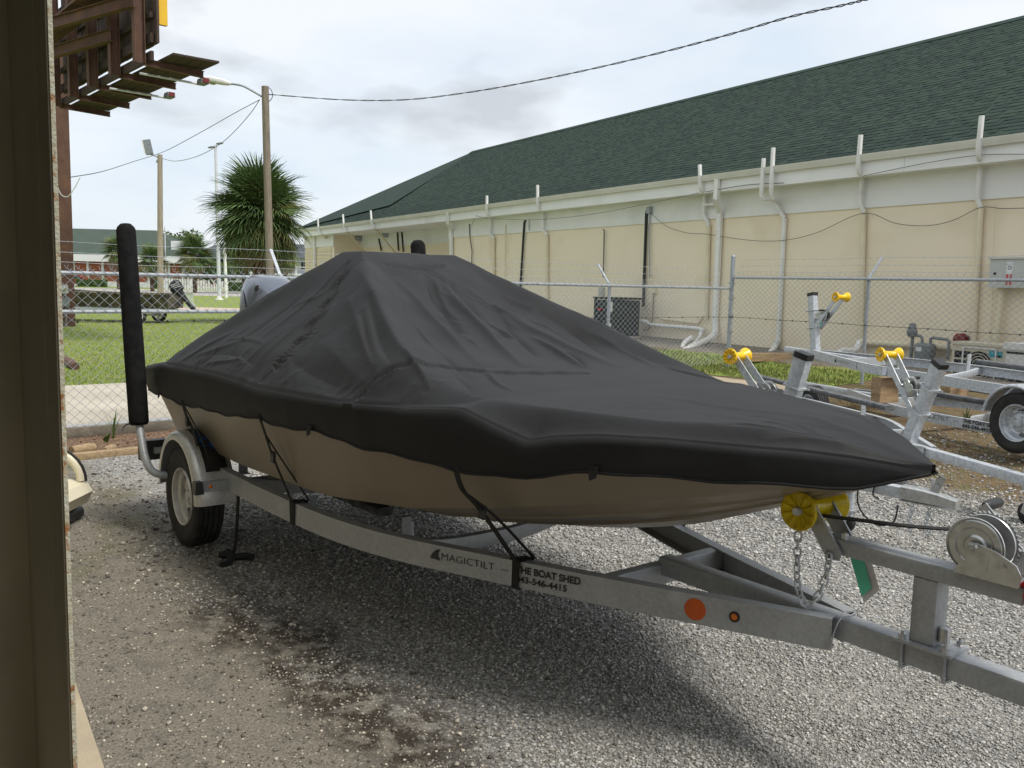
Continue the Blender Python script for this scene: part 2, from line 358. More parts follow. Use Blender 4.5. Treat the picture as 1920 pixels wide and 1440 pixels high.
def np_mesh(name, v, f):
    me = bpy.data.meshes.new(name); k = f.shape[1]
    me.vertices.add(len(v)); me.vertices.foreach_set('co', np.ascontiguousarray(v, dtype=np.float32).ravel())
    me.loops.add(f.size); me.loops.foreach_set('vertex_index', f.astype(np.int32).ravel())
    me.polygons.add(len(f)); me.polygons.foreach_set('loop_start', (np.arange(len(f)) * k).astype(np.int32)); me.polygons.foreach_set('loop_total', np.full(len(f), k, np.int32))
    me.update(calc_edges=True); me.validate(); return me
struct(link('ground', np_mesh('ground', gv, gf), gm, None, 60, False))

# ------------------------------------------------------------------ loose gravel (uncountable)
def scatter_stones(name, n, xr, yr, size, keep, tone, seed, lift=0.15):
    r = np.random.default_rng(seed); pts = []
    while sum(len(p) for p in pts) < n:
        y = 1.0 / r.uniform(1 / yr[1], 1 / yr[0], n); x = r.uniform(xr[0], xr[1], n)
        ok = (np.abs(x) < 0.66 * y + 0.3) & (r.random(n) < keep(x, y)); pts.append(np.stack([x[ok], y[ok]], 1))
    P = np.concatenate(pts)[:n]; z = gz(P[:, 0], P[:, 1]); z = z + (np.sin(P[:, 0] * 2.3 + 1.3 * np.sin(P[:, 1] * 1.1)) * np.sin(P[:, 1] * 2.9 + 0.7) * 0.010 + np.sin(P[:, 0] * 6.1 + P[:, 1] * 3.3) * np.sin(P[:, 1] * 7.7 - P[:, 0] * 2) * 0.004) * np.exp(-((P[:, 0] / 12) ** 2)) * (P[:, 1] < 8.5)
    s = np.minimum(r.lognormal(0, 0.45, n), 2.4) * size * np.clip(P[:, 1] / 4.0, 0.85, 1.8)
    base = np.array([[1, 0, 0], [-0.5, 0.87, 0], [-0.5, -0.87, 0], [0.45, 0.5, 0.75], [-0.7, 0.1, 0.7], [0.3, -0.55, 0.8], [0, 0, -0.8]])
    tri = np.array([[3, 4, 5], [0, 1, 3], [1, 4, 3], [1, 2, 4], [2, 5, 4], [2, 0, 5], [0, 3, 5], [1, 0, 6], [2, 1, 6], [0, 2, 6]])
    V = base[None] * (1 + r.uniform(-0.35, 0.35, (n, 7, 1))) * np.array([1, 1, 0.75]) + r.uniform(-0.15, 0.15, (n, 7, 3))
    a = r.uniform(0, 6.283, n); c, q = np.cos(a), np.sin(a)
    V = np.stack([V[..., 0] * c[:, None] - V[..., 1] * q[:, None], V[..., 0] * q[:, None] + V[..., 1] * c[:, None], V[..., 2]], -1) * s[:, None, None]
    V[..., 0] += P[:, 0, None]; V[..., 1] += P[:, 1, None]; V[..., 2] += (z + s * lift)[:, None]
    me = np_mesh(name, V.reshape(-1, 3), (tri[None] + 7 * np.arange(n)[:, None, None]).reshape(-1, 3))
    t = np.repeat(np.clip(tone(P[:, 0], P[:, 1], r), 0.02, 0.75), 7, axis=0)
    at = me.color_attributes.new('tone', 'FLOAT_COLOR', 'POINT'); at.data.foreach_set('color', np.concatenate([t, np.ones((len(t), 1))], 1).astype(np.float32).ravel())
    mt = bpy.data.materials.get('loose_stone')
    if not mt:
        mt = bpy.data.materials.new('loose_stone'); mt.use_nodes = True; nd = mt.node_tree.nodes; b = nd['Principled BSDF']
        a_ = nd.new('ShaderNodeVertexColor'); a_.layer_name = 'tone'; mt.node_tree.links.new(a_.outputs[0], b.inputs['Base Color']); b.inputs['Roughness'].default_value = 0.85; b.inputs['Specular IOR Level'].default_value = 0.3
    o = link(name, me, mt, None, 0, False); o['kind'] = 'stuff'; return o
def lloc(x, y): return (x - TO.x) * TL.x + (y - TO.y) * TL.y
def sloc(x, y): return (x - TO.x) * TF.x + (y - TO.y) * TF.y
def tone_grey(x, y, r):
    b = r.choice([0.19, 0.28, 0.35, 0.42, 0.50, 0.62], len(x), p=[0.13, 0.22, 0.28, 0.22, 0.11, 0.04]) * r.uniform(0.85, 1.15, len(x))
    w = r.uniform(0, 1, len(x))
    return np.stack([b * (1 + 0.05 * w), b, b * (0.98 - 0.10 * w)], 1)
def tone_tan(x, y, r):
    b = r.choice([0.09, 0.15, 0.22, 0.36, 0.55], len(x), p=[0.2, 0.3, 0.25, 0.17, 0.08]) * r.uniform(0.85, 1.15, len(x))
    return np.stack([b * 1.08, b * 0.97, b * 0.82], 1)
wob_ = lambda x, y: 0.18 * np.sin(3.1 * x + 1.7 * y) + 0.12 * np.sin(5.3 * y - 2.2 * x)
def keep_g(x, y):
    l = lloc(x, y) + wob_(x, y); d = -((x - W0.x) * WN.x + (y - W0.y) * WN.y)
    return sstep(l, -1.2, -0.6) * (0.12 + 0.88 * sstep(d + 2 * wob_(x, y), 5.8, 7.2))
scatter_stones('loose_gravel', 170000, (-2.2, 5.8), (2.35, 9.5), 0.0046, keep_g, tone_grey, 3)
o = bpy.data.objects['loose_gravel']; tag(o, 'loose grey crushed gravel spread under and around the covered boat', 'gravel')
scatter_stones('dirt_crumbs', 22000, (-3.6, 1.5), (2.35, 8.2), 0.0042, lambda x, y: 1 - 0.9 * sstep(lloc(x, y), -1.0, -0.4), tone_tan, 4, 0.05)
tag(bpy.data.objects['dirt_crumbs'], 'small tan crumbs and pebbles scattered over compacted dirt', 'pebbles')
scatter_stones('scattered_pebbles', 900, (-2.4, 2.2), (2.35, 7), 0.0075, lambda x, y: np.exp(-((lloc(x, y) + 1.0 + wob_(x, y)) / 0.45) ** 2), tone_tan, 5, 0.25)
tag(bpy.data.objects['scattered_pebbles'], 'pale pebbles washed along the drip line beside the gravel', 'pebbles')

# ------------------------------------------------------------------ drive, lawn, roads
def sheet(name, poly, z, mt, n=1):
    b = MB(); b.add([(p[0], p[1], z) for p in poly], [tuple(range(len(poly)))]); return struct(b.build(name, mt, None, 0))
def fpt(a, e): q = FP + FD * a - FNn * e; return (q.x, q.y)     # along the fence, beyond it
grassm = mat('mown_grass', (0.175, 0.235, 0.055), (0.24, 0.285, 0.08), 1.6, 0.95, 0, 0.9, 45, coord='World', spec=0.1, dirt=((0.28, 0.27, 0.10), 0.5, 0.55, 0.8))
roadm = mat('worn_road', (0.33, 0.31, 0.29), (0.40, 0.38, 0.355), 0.5, 0.95, 0, 0.1, 20, coord='World')
pinkm = mat('pinkish_path', (0.52, 0.41, 0.33), (0.46, 0.37, 0.30), 0.8, 0.95, coord='World')
kerbm = mat('stained_kerb', (0.20, 0.175, 0.14), (0.12, 0.105, 0.085), 6, 0.95, 0, 0.4, 40, coord='World')
sheet('lawn', [(-160, 10), fpt(-14, 0.3), fpt(6.5, 0.3), (-3.2, 20), (-11, 36), (-11, 140), (-160, 140)], 0.006, grassm)
sheet('driveway', [fpt(-16, 0.12), fpt(2.6, 0.12), fpt(2.6, 4.45), fpt(0.4, 4.5), fpt(-1.6, 4.52), fpt(-3.0, 4.3), fpt(-16, 4.3)], 0.012, conc)
bk = MB(); bk.sweep([Vector((*fpt(-6, 0.02), 0.045)), Vector((*fpt(13.6, 0.02), 0.045))], rrect(0.16, 0.13, 0.02)); struct(bk.build('fence_kerb', kerbm))
sheet('path', [(-70, 43.5), (-4, 43.5), (-4, 47.2), (-70, 47.2)], 0.014, pinkm)
sheet('road', [(-220, 76), (20, 76), (20, 104), (-220, 104)], 0.014, roadm)
sheet('far_verge', [(-220, 104.2), (40, 104.2), (40, 240), (-220, 240)], 0.012, grassm)
wpt = lambda t, d: ((W0 + WD * t - WN * d).x, (W0 + WD * t - WN * d).y)
def drape(name, t0, t1, d0, d1, dz, mt, nt=60, nd_=14, rag=0.0):
    V = []; Fq = []
    for i in range(nt + 1):
        for j in range(nd_ + 1):
            t = t0 + (t1 - t0) * i / nt; d = d0 + (d1 - d0) * j / nd_
            if j in (0, nd_): d += rag * mnoise.noise((t * 1.3, j, 2.2))
            x, y = wpt(t, d); V.append((x, y, gz1(x, y) + dz))
    for i in range(nt):
        for j in range(nd_): a = i * (nd_ + 1) + j; Fq.append((a, a + 1, a + nd_ + 2, a + nd_ + 1))
    b = MB(); b.add(V, Fq); return b.build(name, mt, None, 60)
struct(drape('grass_verge', -9, 9, 1.55, 3.3, 0.006, grassm, rag=0.5))
sandm = mat('sandy_strip', (0.40, 0.33, 0.24), (0.30, 0.25, 0.18), 3, 0.95, 0, 0.3, 50, coord='World')
struct(drape('sand_strip', -9.5, -3.2, 3.45, 4.15, 0.008, sandm, rag=0.35))

def grass_blades(name, n, sampler, hgt, wid, cols, seed):
    r = np.random.default_rng(seed); P = sampler(r, n); n = len(P); h = hgt * r.uniform(0.5, 1.3, n); w = wid * r.uniform(0.7, 1.3, n); a = r.uniform(0, 6.283, n); b = r.uniform(0, 6.283, n); le = r.uniform(0.1, 0.7, n) * h
    dx, dy = np.cos(a) * w / 2, np.sin(a) * w / 2
    V = np.stack([np.stack([P[:, 0] - dx, P[:, 1] - dy, P[:, 2]], 1), np.stack([P[:, 0] + dx, P[:, 1] + dy, P[:, 2]], 1), np.stack([P[:, 0] + np.cos(b) * le, P[:, 1] + np.sin(b) * le, P[:, 2] + h], 1)], 1)
    me = np_mesh(name, V.reshape(-1, 3), np.arange(3 * n).reshape(-1, 3))
    c = np.array(cols)[r.integers(0, len(cols), n)] * r.uniform(0.75, 1.25, (n, 1)); c = np.repeat(c, 3, axis=0)
    at = me.color_attributes.new('tone', 'FLOAT_COLOR', 'POINT'); at.data.foreach_set('color', np.concatenate([c, np.ones((len(c), 1))], 1).astype(np.float32).ravel())
    mt = bpy.data.materials.get('grass_blade')
    if not mt:
        mt = bpy.data.materials.new('grass_blade'); mt.use_nodes = True; nd = mt.node_tree.nodes; bs = nd['Principled BSDF']; q = nd.new('ShaderNodeVertexColor'); q.layer_name = 'tone'
        mt.node_tree.links.new(q.outputs[0], bs.inputs['Base Color']); bs.inputs['Roughness'].default_value = 0.8; bs.inputs['Specular IOR Level'].default_value = 0.15
    o = link(name, me, mt, None, 0, False); o['kind'] = 'stuff'; return o
def lawn_s(r, n):
    y = 1 / r.uniform(1 / 46, 1 / 12.0, n * 3); x = r.uniform(-0.56, -0.1, n * 3) * y
    a = (x - FP.x) * FD.x + (y - FP.y) * FD.y; e = -((x - FP.x) * FNn.x + (y - FP.y) * FNn.y); lim = np.where(a < 2.7, 4.5 + 0.06 * np.sin(9 * a), 0.35)
    ok = (e > lim) & ~((y > 43.3) & (y < 47.4)); P = np.stack([x[ok], y[ok]], 1)[:n]
    return np.concatenate([P, np.full((len(P), 1), 0.006)], 1)
tag(grass_blades('lawn_grass', 70000, lawn_s, 0.030, 0.014, [(0.20, 0.275, 0.06), (0.26, 0.31, 0.08), (0.16, 0.225, 0.045), (0.31, 0.31, 0.13)], 11), 'mown lawn grass beyond the chain link fence', 'grass')
def verge_s(r, n):
    t = r.uniform(-9, 9, n); d = r.uniform(1.7, 3.3, n); x = W0.x + WD.x * t - WN.x * d; y = W0.y + WD.y * t - WN.y * d
    return np.stack([x, y, gz(x, y)], 1)
tag(grass_blades('verge_grass', 24000, verge_s, 0.06, 0.014, [(0.13, 0.17, 0.04), (0.18, 0.20, 0.055), (0.10, 0.135, 0.03), (0.26, 0.23, 0.11)], 12), 'rough grass strip between the fence and the cream building', 'grass')
def moss_s(r, n):
    t = r.uniform(-13, -1, n); d = r.uniform(3.9, 6.6, n); x = W0.x + WD.x * t - WN.x * d; y = W0.y + WD.y * t - WN.y * d
    ok = np.sin(3 * x + 1.1 * y) + np.sin(2.3 * y - 4 * x) > 0.1; x, y = x[ok], y[ok]
    return np.stack([x, y, gz(x, y)], 1)
tag(grass_blades('weedy_moss', 16000, moss_s, 0.03, 0.010, [(0.13, 0.13, 0.03), (0.16, 0.10, 0.045), (0.22, 0.16, 0.08), (0.09, 0.10, 0.02)], 13), 'low dry weeds and moss on dirt under the parked trailers', 'weeds')

# ================================================================== MAIN TRAILER (local x = forward, y = far side, z up)
def wheel(parent, c, side, r=0.305, w=0.18, rim_r=0.175, spokes=5, rimm=None):
    """side = -1: outer face towards -y"""
    rimm = rimm or alu; s = side
    wh = thing('wheel', None, None); wh.parent = parent; wh.location = c
    t = MB(); h = w / 2; prof = []
    ri = rim_r * 1.03
    prof = [(ri, -h * 0.78), (r * 0.80, -h), (r * 0.93, -h * 0.96), (r * 0.985, -h * 0.80)]
    for k in range(5):                                           # circumferential tread ribs
        a = -0.72 + k * 0.36; prof += [(r, h * (a - 0.12)), (r, h * (a + 0.12)), (r * 0.965, h * (a + 0.15)), (r * 0.965, h * (a + 0.21))]
    prof = prof[:-2] + [(r * 0.985, h * 0.80), (r * 0.93, h * 0.96), (r * 0.80, h), (ri, h * 0.78)]
    t.lathe(prof, 'y', 56); t.build('tyre', rubber, wh, 40)
    b = MB(); o = s * h
    b.lathe([(ri, o * 0.80), (rim_r, o * 0.92), (rim_r * 0.95, o * 0.88), (rim_r * 0.93, o * 0.55), (rim_r * 0.84, o * 0.40), (rim_r * 0.82, o * 0.05), (rim_r * 0.82, -o * 0.7), (ri, -o * 0.8)], 'y', 40)
    b.lathe([(0.0, o * 0.52), (0.032, o * 0.52), (0.036, o * 0.45), (0.036, o * 0.28), (0.07, o * 0.20), (0.085, o * 0.12)], 'y', 24)
    for k in range(spokes):
        a0 = 2 * math.pi * k / spokes; n = 6; V = []; 
        for i in range(n + 1):
            a = a0 + (i / n - 0.5) * 2 * math.pi / spokes * 0.62
            a2 = a0 + (i / n - 0.5) * 2 * math.pi / spokes * 1.0
            V += [(0.084 * math.cos(a2), o * 0.12, 0.084 * math.sin(a2)), (rim_r * 0.60 * math.cos(a), o * 0.30, rim_r * 0.60 * math.sin(a)), (rim_r * 0.83 * math.cos(a), o * 0.16, rim_r * 0.83 * math.sin(a))]
        b.add(V, [(3 * i + j, 3 * i + 3 + j, 3 * i + 4 + j, 3 * i + 1 + j) for i in range(n) for j in range(2)])
    b.build('rim', rimm, wh, 40)
    for k in range(5):
        nb = MB(); a = 2 * math.pi * (k + 0.5) / 5; nb.lathe([(0, o * 0.36), (0.009, o * 0.36), (0.010, o * 0.18)], 'y', 6, c=(0.058 * math.cos(a), 0, 0.058 * math.sin(a)))
        nb.build('lug_nut', bolt, wh, 30)
    vst = MB(); vst.tube([(0, o * 0.3, rim_r * 0.72), (0, o * 0.62, rim_r * 0.66)], 0.006, 6); vst.build('valve_stem', blackp, wh)
    return wh

def fin_logo(M, parent, s=1.0):
    b = MB(); P = crv([(0, 0, 0), (0.02, 0.03, 0), (0.05, 0.055, 0), (0.075, 0.06, 0)], 4); Q = crv([(0.075, 0.06, 0), (0.062, 0.035, 0), (0.065, 0.012, 0), (0.078, -0.004, 0)], 4)
    poly = P + Q[1:]; b.add([M @ (p * s) for p in poly], [tuple(range(len(poly)))]); 
    poly2 = [Vector(q) for q in ((-0.004, -0.006, 0), (0.04, 0.004, 0), (0.085, -0.012, 0), (0.04, -0.004, 0))]
    b.add([M @ (p * s) for p in poly2], [(0, 1, 2, 3)]); return b.build('logo', ink, parent, 0, False)
def beam_text(parent, p, ex, ez, sc=1.0, full=True):
    """brand and dealer lettering on the outer face of a frame beam; p = start, ex = reading direction, ez = up"""
    ex = Vector(ex).normalized(); ez = Vector(ez).normalized(); n = ex.cross(ez)
    M = Matrix((ex, ez, n)).transposed().to_4x4(); M.translation = Vector(p) + n * 0.0015
    A = lambda x, z, s=1: M @ Matrix.Translation((x * sc, z * sc, 0)) @ Matrix.Scale(sc * s, 4)
    fin_logo(A(-0.078, -0.005, 0.92), parent)
    lettering('MAGICTILT', 0.058, A(-0.008, -0.006), ink, parent, -0.0006, 1.02, 1.18)
    lettering('TRAILERS', 0.010, A(0.385, 0.000), ink, parent, 0, 1.0, 1.0)
    lettering('THE BOAT SHED', 0.050, A(0.50, 0.012), ink, parent, 0.0017, 1.02, 1.0)
    lettering('843-546-4415', 0.046, A(0.50, -0.034), ink, parent, 0.0014, 1.02, 1.16)

tr = thing('boat_trailer', 'galvanised boat trailer carrying the black covered boat, amber bow roller and winch in front', 'boat trailer', TO, TA)
BH = 0.108
def fpath(sg): return crv([(-0.25, sg * 0.84, .475), (0.4, sg * 0.84, .475), (1.2, sg * 0.84, .475), (1.85, sg * 0.815, .475), (2.25, sg * 0.765, .477), (2.55, sg * 0.69, .48), (2.9, sg * 0.565, .485), (3.5, sg * 0.345, .497), (4.24, sg * 0.073, .522)], 6)
for sg in (-1, 1):
    b = MB(); b.sweep(fpath(sg), cprof(0.05, BH, 0.006, 1 if sg > 0 else -1)); b.build('frame_rail', galv, tr, 30)
b = MB(); b.sweep([(3.44, 0, .535), (6.0, 0, .535)], rrect(0.076, 0.076, 0.010)); b.build('tongue', galv, tr, 40)
b = MB(); b.bar((3.43, -0.345, .50), (3.43, 0.345, .50), 0.05, 0.088, r=0.006); b.build('cross_member', galv, tr, 40)
b = MB(); b.sweep(crv([(2.2, -0.74, .465), (2.2, -0.55, .40), (2.2, -0.28, .345), (2.2, 0, .335), (2.2, 0.28, .345), (2.2, 0.55, .40), (2.2, 0.74, .465)], 4), rrect(0.05, 0.075, 0.006)); b.build('cross_member', galv, tr, 40)
b = MB(); b.sweep(crv([(0.95, -0.80, .48), (0.95, -0.5, .43), (0.95, 0, .38), (0.95, 0.5, .43), (0.95, 0.80, .48)], 4), rrect(0.05, 0.075, 0.006)); b.build('cross_member', galv, tr, 40)
b = MB(); b.bar((0.37, -0.82, .34), (0.37, 0.82, .34), 0.06, 0.06, r=0.008); b.build('axle', galv, tr, 40)
for sg in (-1, 1):
    b = MB(); b.bar((0.37, sg * 0.80, .42), (0.37, sg * 0.80, .30), 0.09, 0.05, up=(1, 0, 0)); b.build('suspension_arm', galv, tr)
    b = MB(); b.sweep([(-0.15, sg * 0.50, .497), (2.0, sg * 0.47, .500)], rrect(0.09, 0.045, 0.015)); b.build('bunk', bunk, tr, 40)
    for s_ in (0.95, 2.2):
        b = MB(); b.box((s_ - 0.03, sg * 0.45, .455), (0.006, 0.05, 0.11)); b.box((s_ - 0.045, sg * 0.45, .505), (0.035, 0.05, 0.006)); b.build('bunk_bracket', galv, tr)
for px, py, pz in ((2.16, -0.43, .44), (0.70, -0.70, .52), (1.66, -0.71, .505), (2.28, 0.42, .43)):
    b = MB(); b.box((px, py, pz), (0.006, 0.055, 0.075)); b.box((px + 0.018, py, pz - 0.035), (0.04, 0.055, 0.006)); b.lathe([(0, 0.012), (0.011, 0.012), (0.011, 0.003)], 'x', 6, c=(px, py, pz)); b.build('frame_bracket', galv_n, tr, 30)
for sg in (-1, 1): wheel(tr, (0.37, sg * 0.885, 0.305), sg)

# fenders
def fender(sg, parent):
    A = MB(); R0 = 0.375; w0, w1 = sg * 0.765, sg * 1.0; prof = [(0, w0, 0), (0, w0 + (w1 - w0) * 0.4, 0.004), (0, w1 - sg * 0.045, 0.004), (0, w1 - sg * 0.02, -0.004), (0, w1 - sg * 0.006, -0.016), (0, w1, -0.034), (0, w1 - sg * 0.004, -0.052), (0, w1 - sg * 0.010, -0.052), (0, w1 - sg * 0.012, -0.03), (0, w1 - sg * 0.05, -0.004), (0, w0, -0.005)]
    V = []; Fq = []; n = 30; k = len(prof)
    for i in range(n + 1):
        a = R_(-2 + 184 * i / n)
        for p in prof: V.append((0.37 + (R0 + p[2]) * math.cos(a), p[1], 0.335 + (R0 + p[2]) * math.sin(a)))
    for i in range(n):
        for j in range(k): Fq.append((i * k + j, i * k + (j + 1) % k, (i + 1) * k + (j + 1) % k, (i + 1) * k + j))
    Fq += [tuple(range(k)), tuple(n * k + j for j in range(k))]
    A.add(V, Fq); f = A.build('fender', alu, parent, 40)
    B = MB(); n = 14; V = []; rr = R0 + 0.0062
    for i in range(n + 1):
        a = R_(28 + 70 * i / n)
        for y in (sg * 0.795, sg * 0.925): V.append((0.37 + rr * math.cos(a), y, 0.335 + rr * math.sin(a)))
    B.add(V, [(2 * i, 2 * i + 1, 2 * i + 3, 2 * i + 2) for i in range(n)]); dcl = B.build('grip_sticker', blackp, f, 40, False)
    dcl['label'] = 'black grip sticker with blue lettering'
    def fn(co):
        a = R_(124) - co.x / rr; return Vector((0.37 + (rr + 0.0012) * math.cos(a), sg * 0.875 - (-sg) * 0 + (co.y - 0.03) * 1.0, 0.335 + (rr + 0.0012) * math.sin(a)))
    lettering('MAGICTILT', 0.085, None, inkb, f, 0.0012, 1.05, 1.08, fn)
    return f
for sg in (-1, 1): fender(sg, tr)
for sg in (-1, 1):
    b = MB(); b.box((0.815, sg * 0.90, .455), (0.05, 0.22, 0.055)); o_ = b.build('fender_bracket', galv, tr, 30)
    b = MB(); b.box((0.82, sg * 1.012, .455), (0.068, 0.05, 0.07), taper=0.8); b.build('end_cap', blackp, o_)
    b = MB(); b.lathe([(0, 0.043), (0.012, 0.040), (0.015, 0.034), (0.015, 0.026)], 'x', 14, c=(0.80, sg * 0.945, .458)); b.build('marker_lens', amber, o_)
    b = MB(); b.lathe([(0.016, 0.034), (0.021, 0.033), (0.021, 0.025)], 'x', 14, c=(0.80, sg * 0.945, .458)); b.build('lens_ring', blackp, o_)
    b = MB(); b.box((-0.24, sg * 0.955, .50), (0.07, 0.17, 0.13)); tl_ = b.build('tail_light', blackp, tr)
    b = MB(); b.box((-0.278, sg * 0.955, .50), (0.012, 0.15, 0.11)); b.build('lens', redl, tl_)
    b = MB(); b.bar((-0.2, sg * 0.84, .50), (-0.2, sg * 0.96, .50), 0.04, 0.04); b.build('light_bracket', galv, tr)
# amber side marker and orange reflector on the tapering near rail
def onrail(s, z, off=0.0):
    y = np.interp(s, [2.55, 2.9, 3.5, 4.24], [-0.69, -0.565, -0.345, -0.073]); n = Vector((0.349, -0.937, 0)).normalized(); return Vector((s, y, z)) + n * off, n
for s_, z_, r_, mt_, nm in ((3.80, .507, 0.040, orange, 'reflector'), (3.935, .512, 0.013, amber, 'side_marker')):
    p, n = onrail(s_, z_, 0.0); rq = n.to_track_quat('Z', 'Y').to_matrix()
    b = MB(); b.lathe([(0, 0.004), (r_ * 0.9, 0.004), (r_, 0.0025), (r_, -0.001)], 'z', 28, c=p, rot=rq); o_ = b.build(nm, mt_, tr)
    if nm == 'side_marker':
        b = MB(); b.lathe([(r_, 0.006), (r_ + 0.006, 0.004), (r_ + 0.006, -0.001)], 'z', 24, c=p, rot=rq); b.build('lens_ring', blackp, o_)
RP = crv([(-0.25, -0.84, .475), (0.4, -0.84, .475), (1.2, -0.84, .475), (1.85, -0.815, .475), (2.25, -0.765, .477), (2.55, -0.69, .48), (2.9, -0.565, .485), (3.5, -0.345, .497), (4.24, -0.073, .522)], 24)
RA = np.concatenate([[0], np.cumsum([(RP[i + 1] - RP[i]).length for i in range(len(RP) - 1)])])
S0 = float(np.interp(2.745, [p.x for p in RP], RA))
def on_path(co):
    a = S0 + co.x; i = min(max(int(np.searchsorted(RA, a)) - 1, 0), len(RP) - 2); t = (a - RA[i]) / (RA[i + 1] - RA[i]); p = RP[i].lerp(RP[i + 1], t); d = (RP[i + 1] - RP[i]).normalized()
    return p + Vector((d.y, -d.x, 0)) * 0.0025 + Vector((0, 0, 1)) * co.y
for txt, sz, x0, z0, bo, sp, sx in (('MAGICTILT', 0.044, -0.005, -0.004, -0.0004, 1.02, 1.20), ('TRAILERS', 0.009, 0.30, 0.004, 0, 1.0, 1.0), ('THE BOAT SHED', 0.040, 0.37, 0.009, 0.0013, 1.0, 0.98), ('843-546-4415', 0.036, 0.37, -0.029, 0.0011, 1.0, 1.16)):
    lettering(txt, sz, None, ink, tr, bo, sp, sx, fn=lambda c: on_path(Vector((c.x + x0, c.y + z0, 0))))
fl = fin_logo(Matrix.Scale(0.72, 4), tr)
for v in fl.data.vertices: v.co = on_path(Vector((v.co.x - 0.062, v.co.y - 0.004, 0)))
# weld bead where the rails meet the tongue
b = MB(); b.tube(crv([(4.245, -0.078, .478), (4.250, -0.076, .53), (4.256, -0.05, .578), (4.262, 0, .580), (4.256, 0.05, .578), (4.248, 0.076, .53)], 4), 0.0025, 6); b.build('weld', galv, tr)
# guide posts
for sg in (-1, 1):
    gpost = MB(); gpost.tube(crv([(0.12, sg * 0.86, .385), (0.11, sg * 0.97, .39), (0.09, sg * 1.05, .42), (0.06, sg * 1.085, .50), (0.00, sg * 1.09, .62), (-0.045, sg * 1.09, .72), (-0.06, sg * 1.09, .80)], 8), 0.024, 14); g_ = gpost.build('guide_post', galv, tr)
    fm = MB(); d_ = (Vector((-0.245, sg * 1.09, 1.97)) - Vector((-0.045, sg * 1.09, .70))); pth = [Vector((-0.045, sg * 1.09, .70)) + d_ * t for t in (0, 0.006, 0.02, 0.3, 0.6, 0.97, 0.985, 1.0)]
    fm.tube(pth, 0.060, 20, scales=[0.72, 0.9, 1.0, 1.02, 0.99, 0.98, 0.86, 0.55]); fm.build('foam_sleeve', foam, g_, 60)
    tie = MB(); tie.tube(crv([(-0.05, sg * 1.12, .715), (-0.09, sg * 1.16, .70), (-0.06, sg * 1.19, .675), (-0.12, sg * 1.17, .668)], 5), 0.005, 6); tie.build('tie', blackp, g_)

# ------------------------------------------------------------------ winch stand
ws = thing('winch_stand', None, None); ws.parent = tr
b = MB(); b.sweep([(4.52, 0, .585), (4.52, 0, .785)], rrect(0.080, 0.080, 0.010), up=(1, 0, 0)); b.build('post', galv, ws, 40)
b = MB(); b.box((4.53, 0, .578), (0.185, 0.125, 0.010)); pl = b.build('base_plate', galv, ws)
for s_ in (4.465, 4.60):
    b = MB(); b.tube(crv([(s_, -0.046, .592), (s_, -0.046, .53), (s_, -0.044, .492), (s_, -0.03, .488), (s_, 0.03, .488), (s_, 0.046, .495), (s_, 0.046, .592)], 5), 0.006, 8); b.build('u_bolt', galv, ws)
    for y_ in (-0.046, 0.046):
        b = MB(); b.lathe([(0, 0.026), (0.006, 0.026), (0.006, 0.016), (0.0125, 0.016), (0.0125, 0.004), (0.015, 0.003), (0.015, 0)], 'z', 6, c=(s_, y_, .583)); b.build('nut', bolt, pl, 30)
b = MB(); b.lathe([(0, 0.045), (0.014, 0.045), (0.017, 0.04), (0.017, 0.0)], 'z', 10, c=(4.578, -0.012, .60)); b.build('nut', bolt, pl, 30)
b = MB(); b.sweep([(4.175, 0, .812), (4.795, 0, .812)], rrect(0.082, 0.052, 0.006)); b.build('arm', galv, ws, 40)
RX, RZ = 4.125, 0.915
for y_ in (-0.052, 0.052):
    b = MB(); poly = [(-0.022, -0.03), (0.024, -0.03), (0.030, 0.0), (-0.075, 0.135), (-0.115, 0.128), (-0.118, 0.10)]
    b.prism([(4.215 + x, .80 + z) for x, z in poly], lambda p: (p[0], y_ - 0.004, p[1]), lambda p: (p[0], y_ + 0.004, p[1])); rp = b.build('roller_bracket', galv, ws, 30)
    b = MB(); b.lathe([(0, 0.008), (0.010, 0.008), (0.010, -0.002)], 'y', 8, c=(4.205, y_ + (-0.006 if y_ < 0 else 0.006), .79)); b.build('pivot_bolt', bolt, rp, 30)
b = MB(); b.lathe([(0, 0.02), (0.011, 0.02), (0.013, 0.014), (0.013, 0)], 'z', 6, c=(4.235, -0.02, .838)); b.build('nut', bolt, ws, 30)
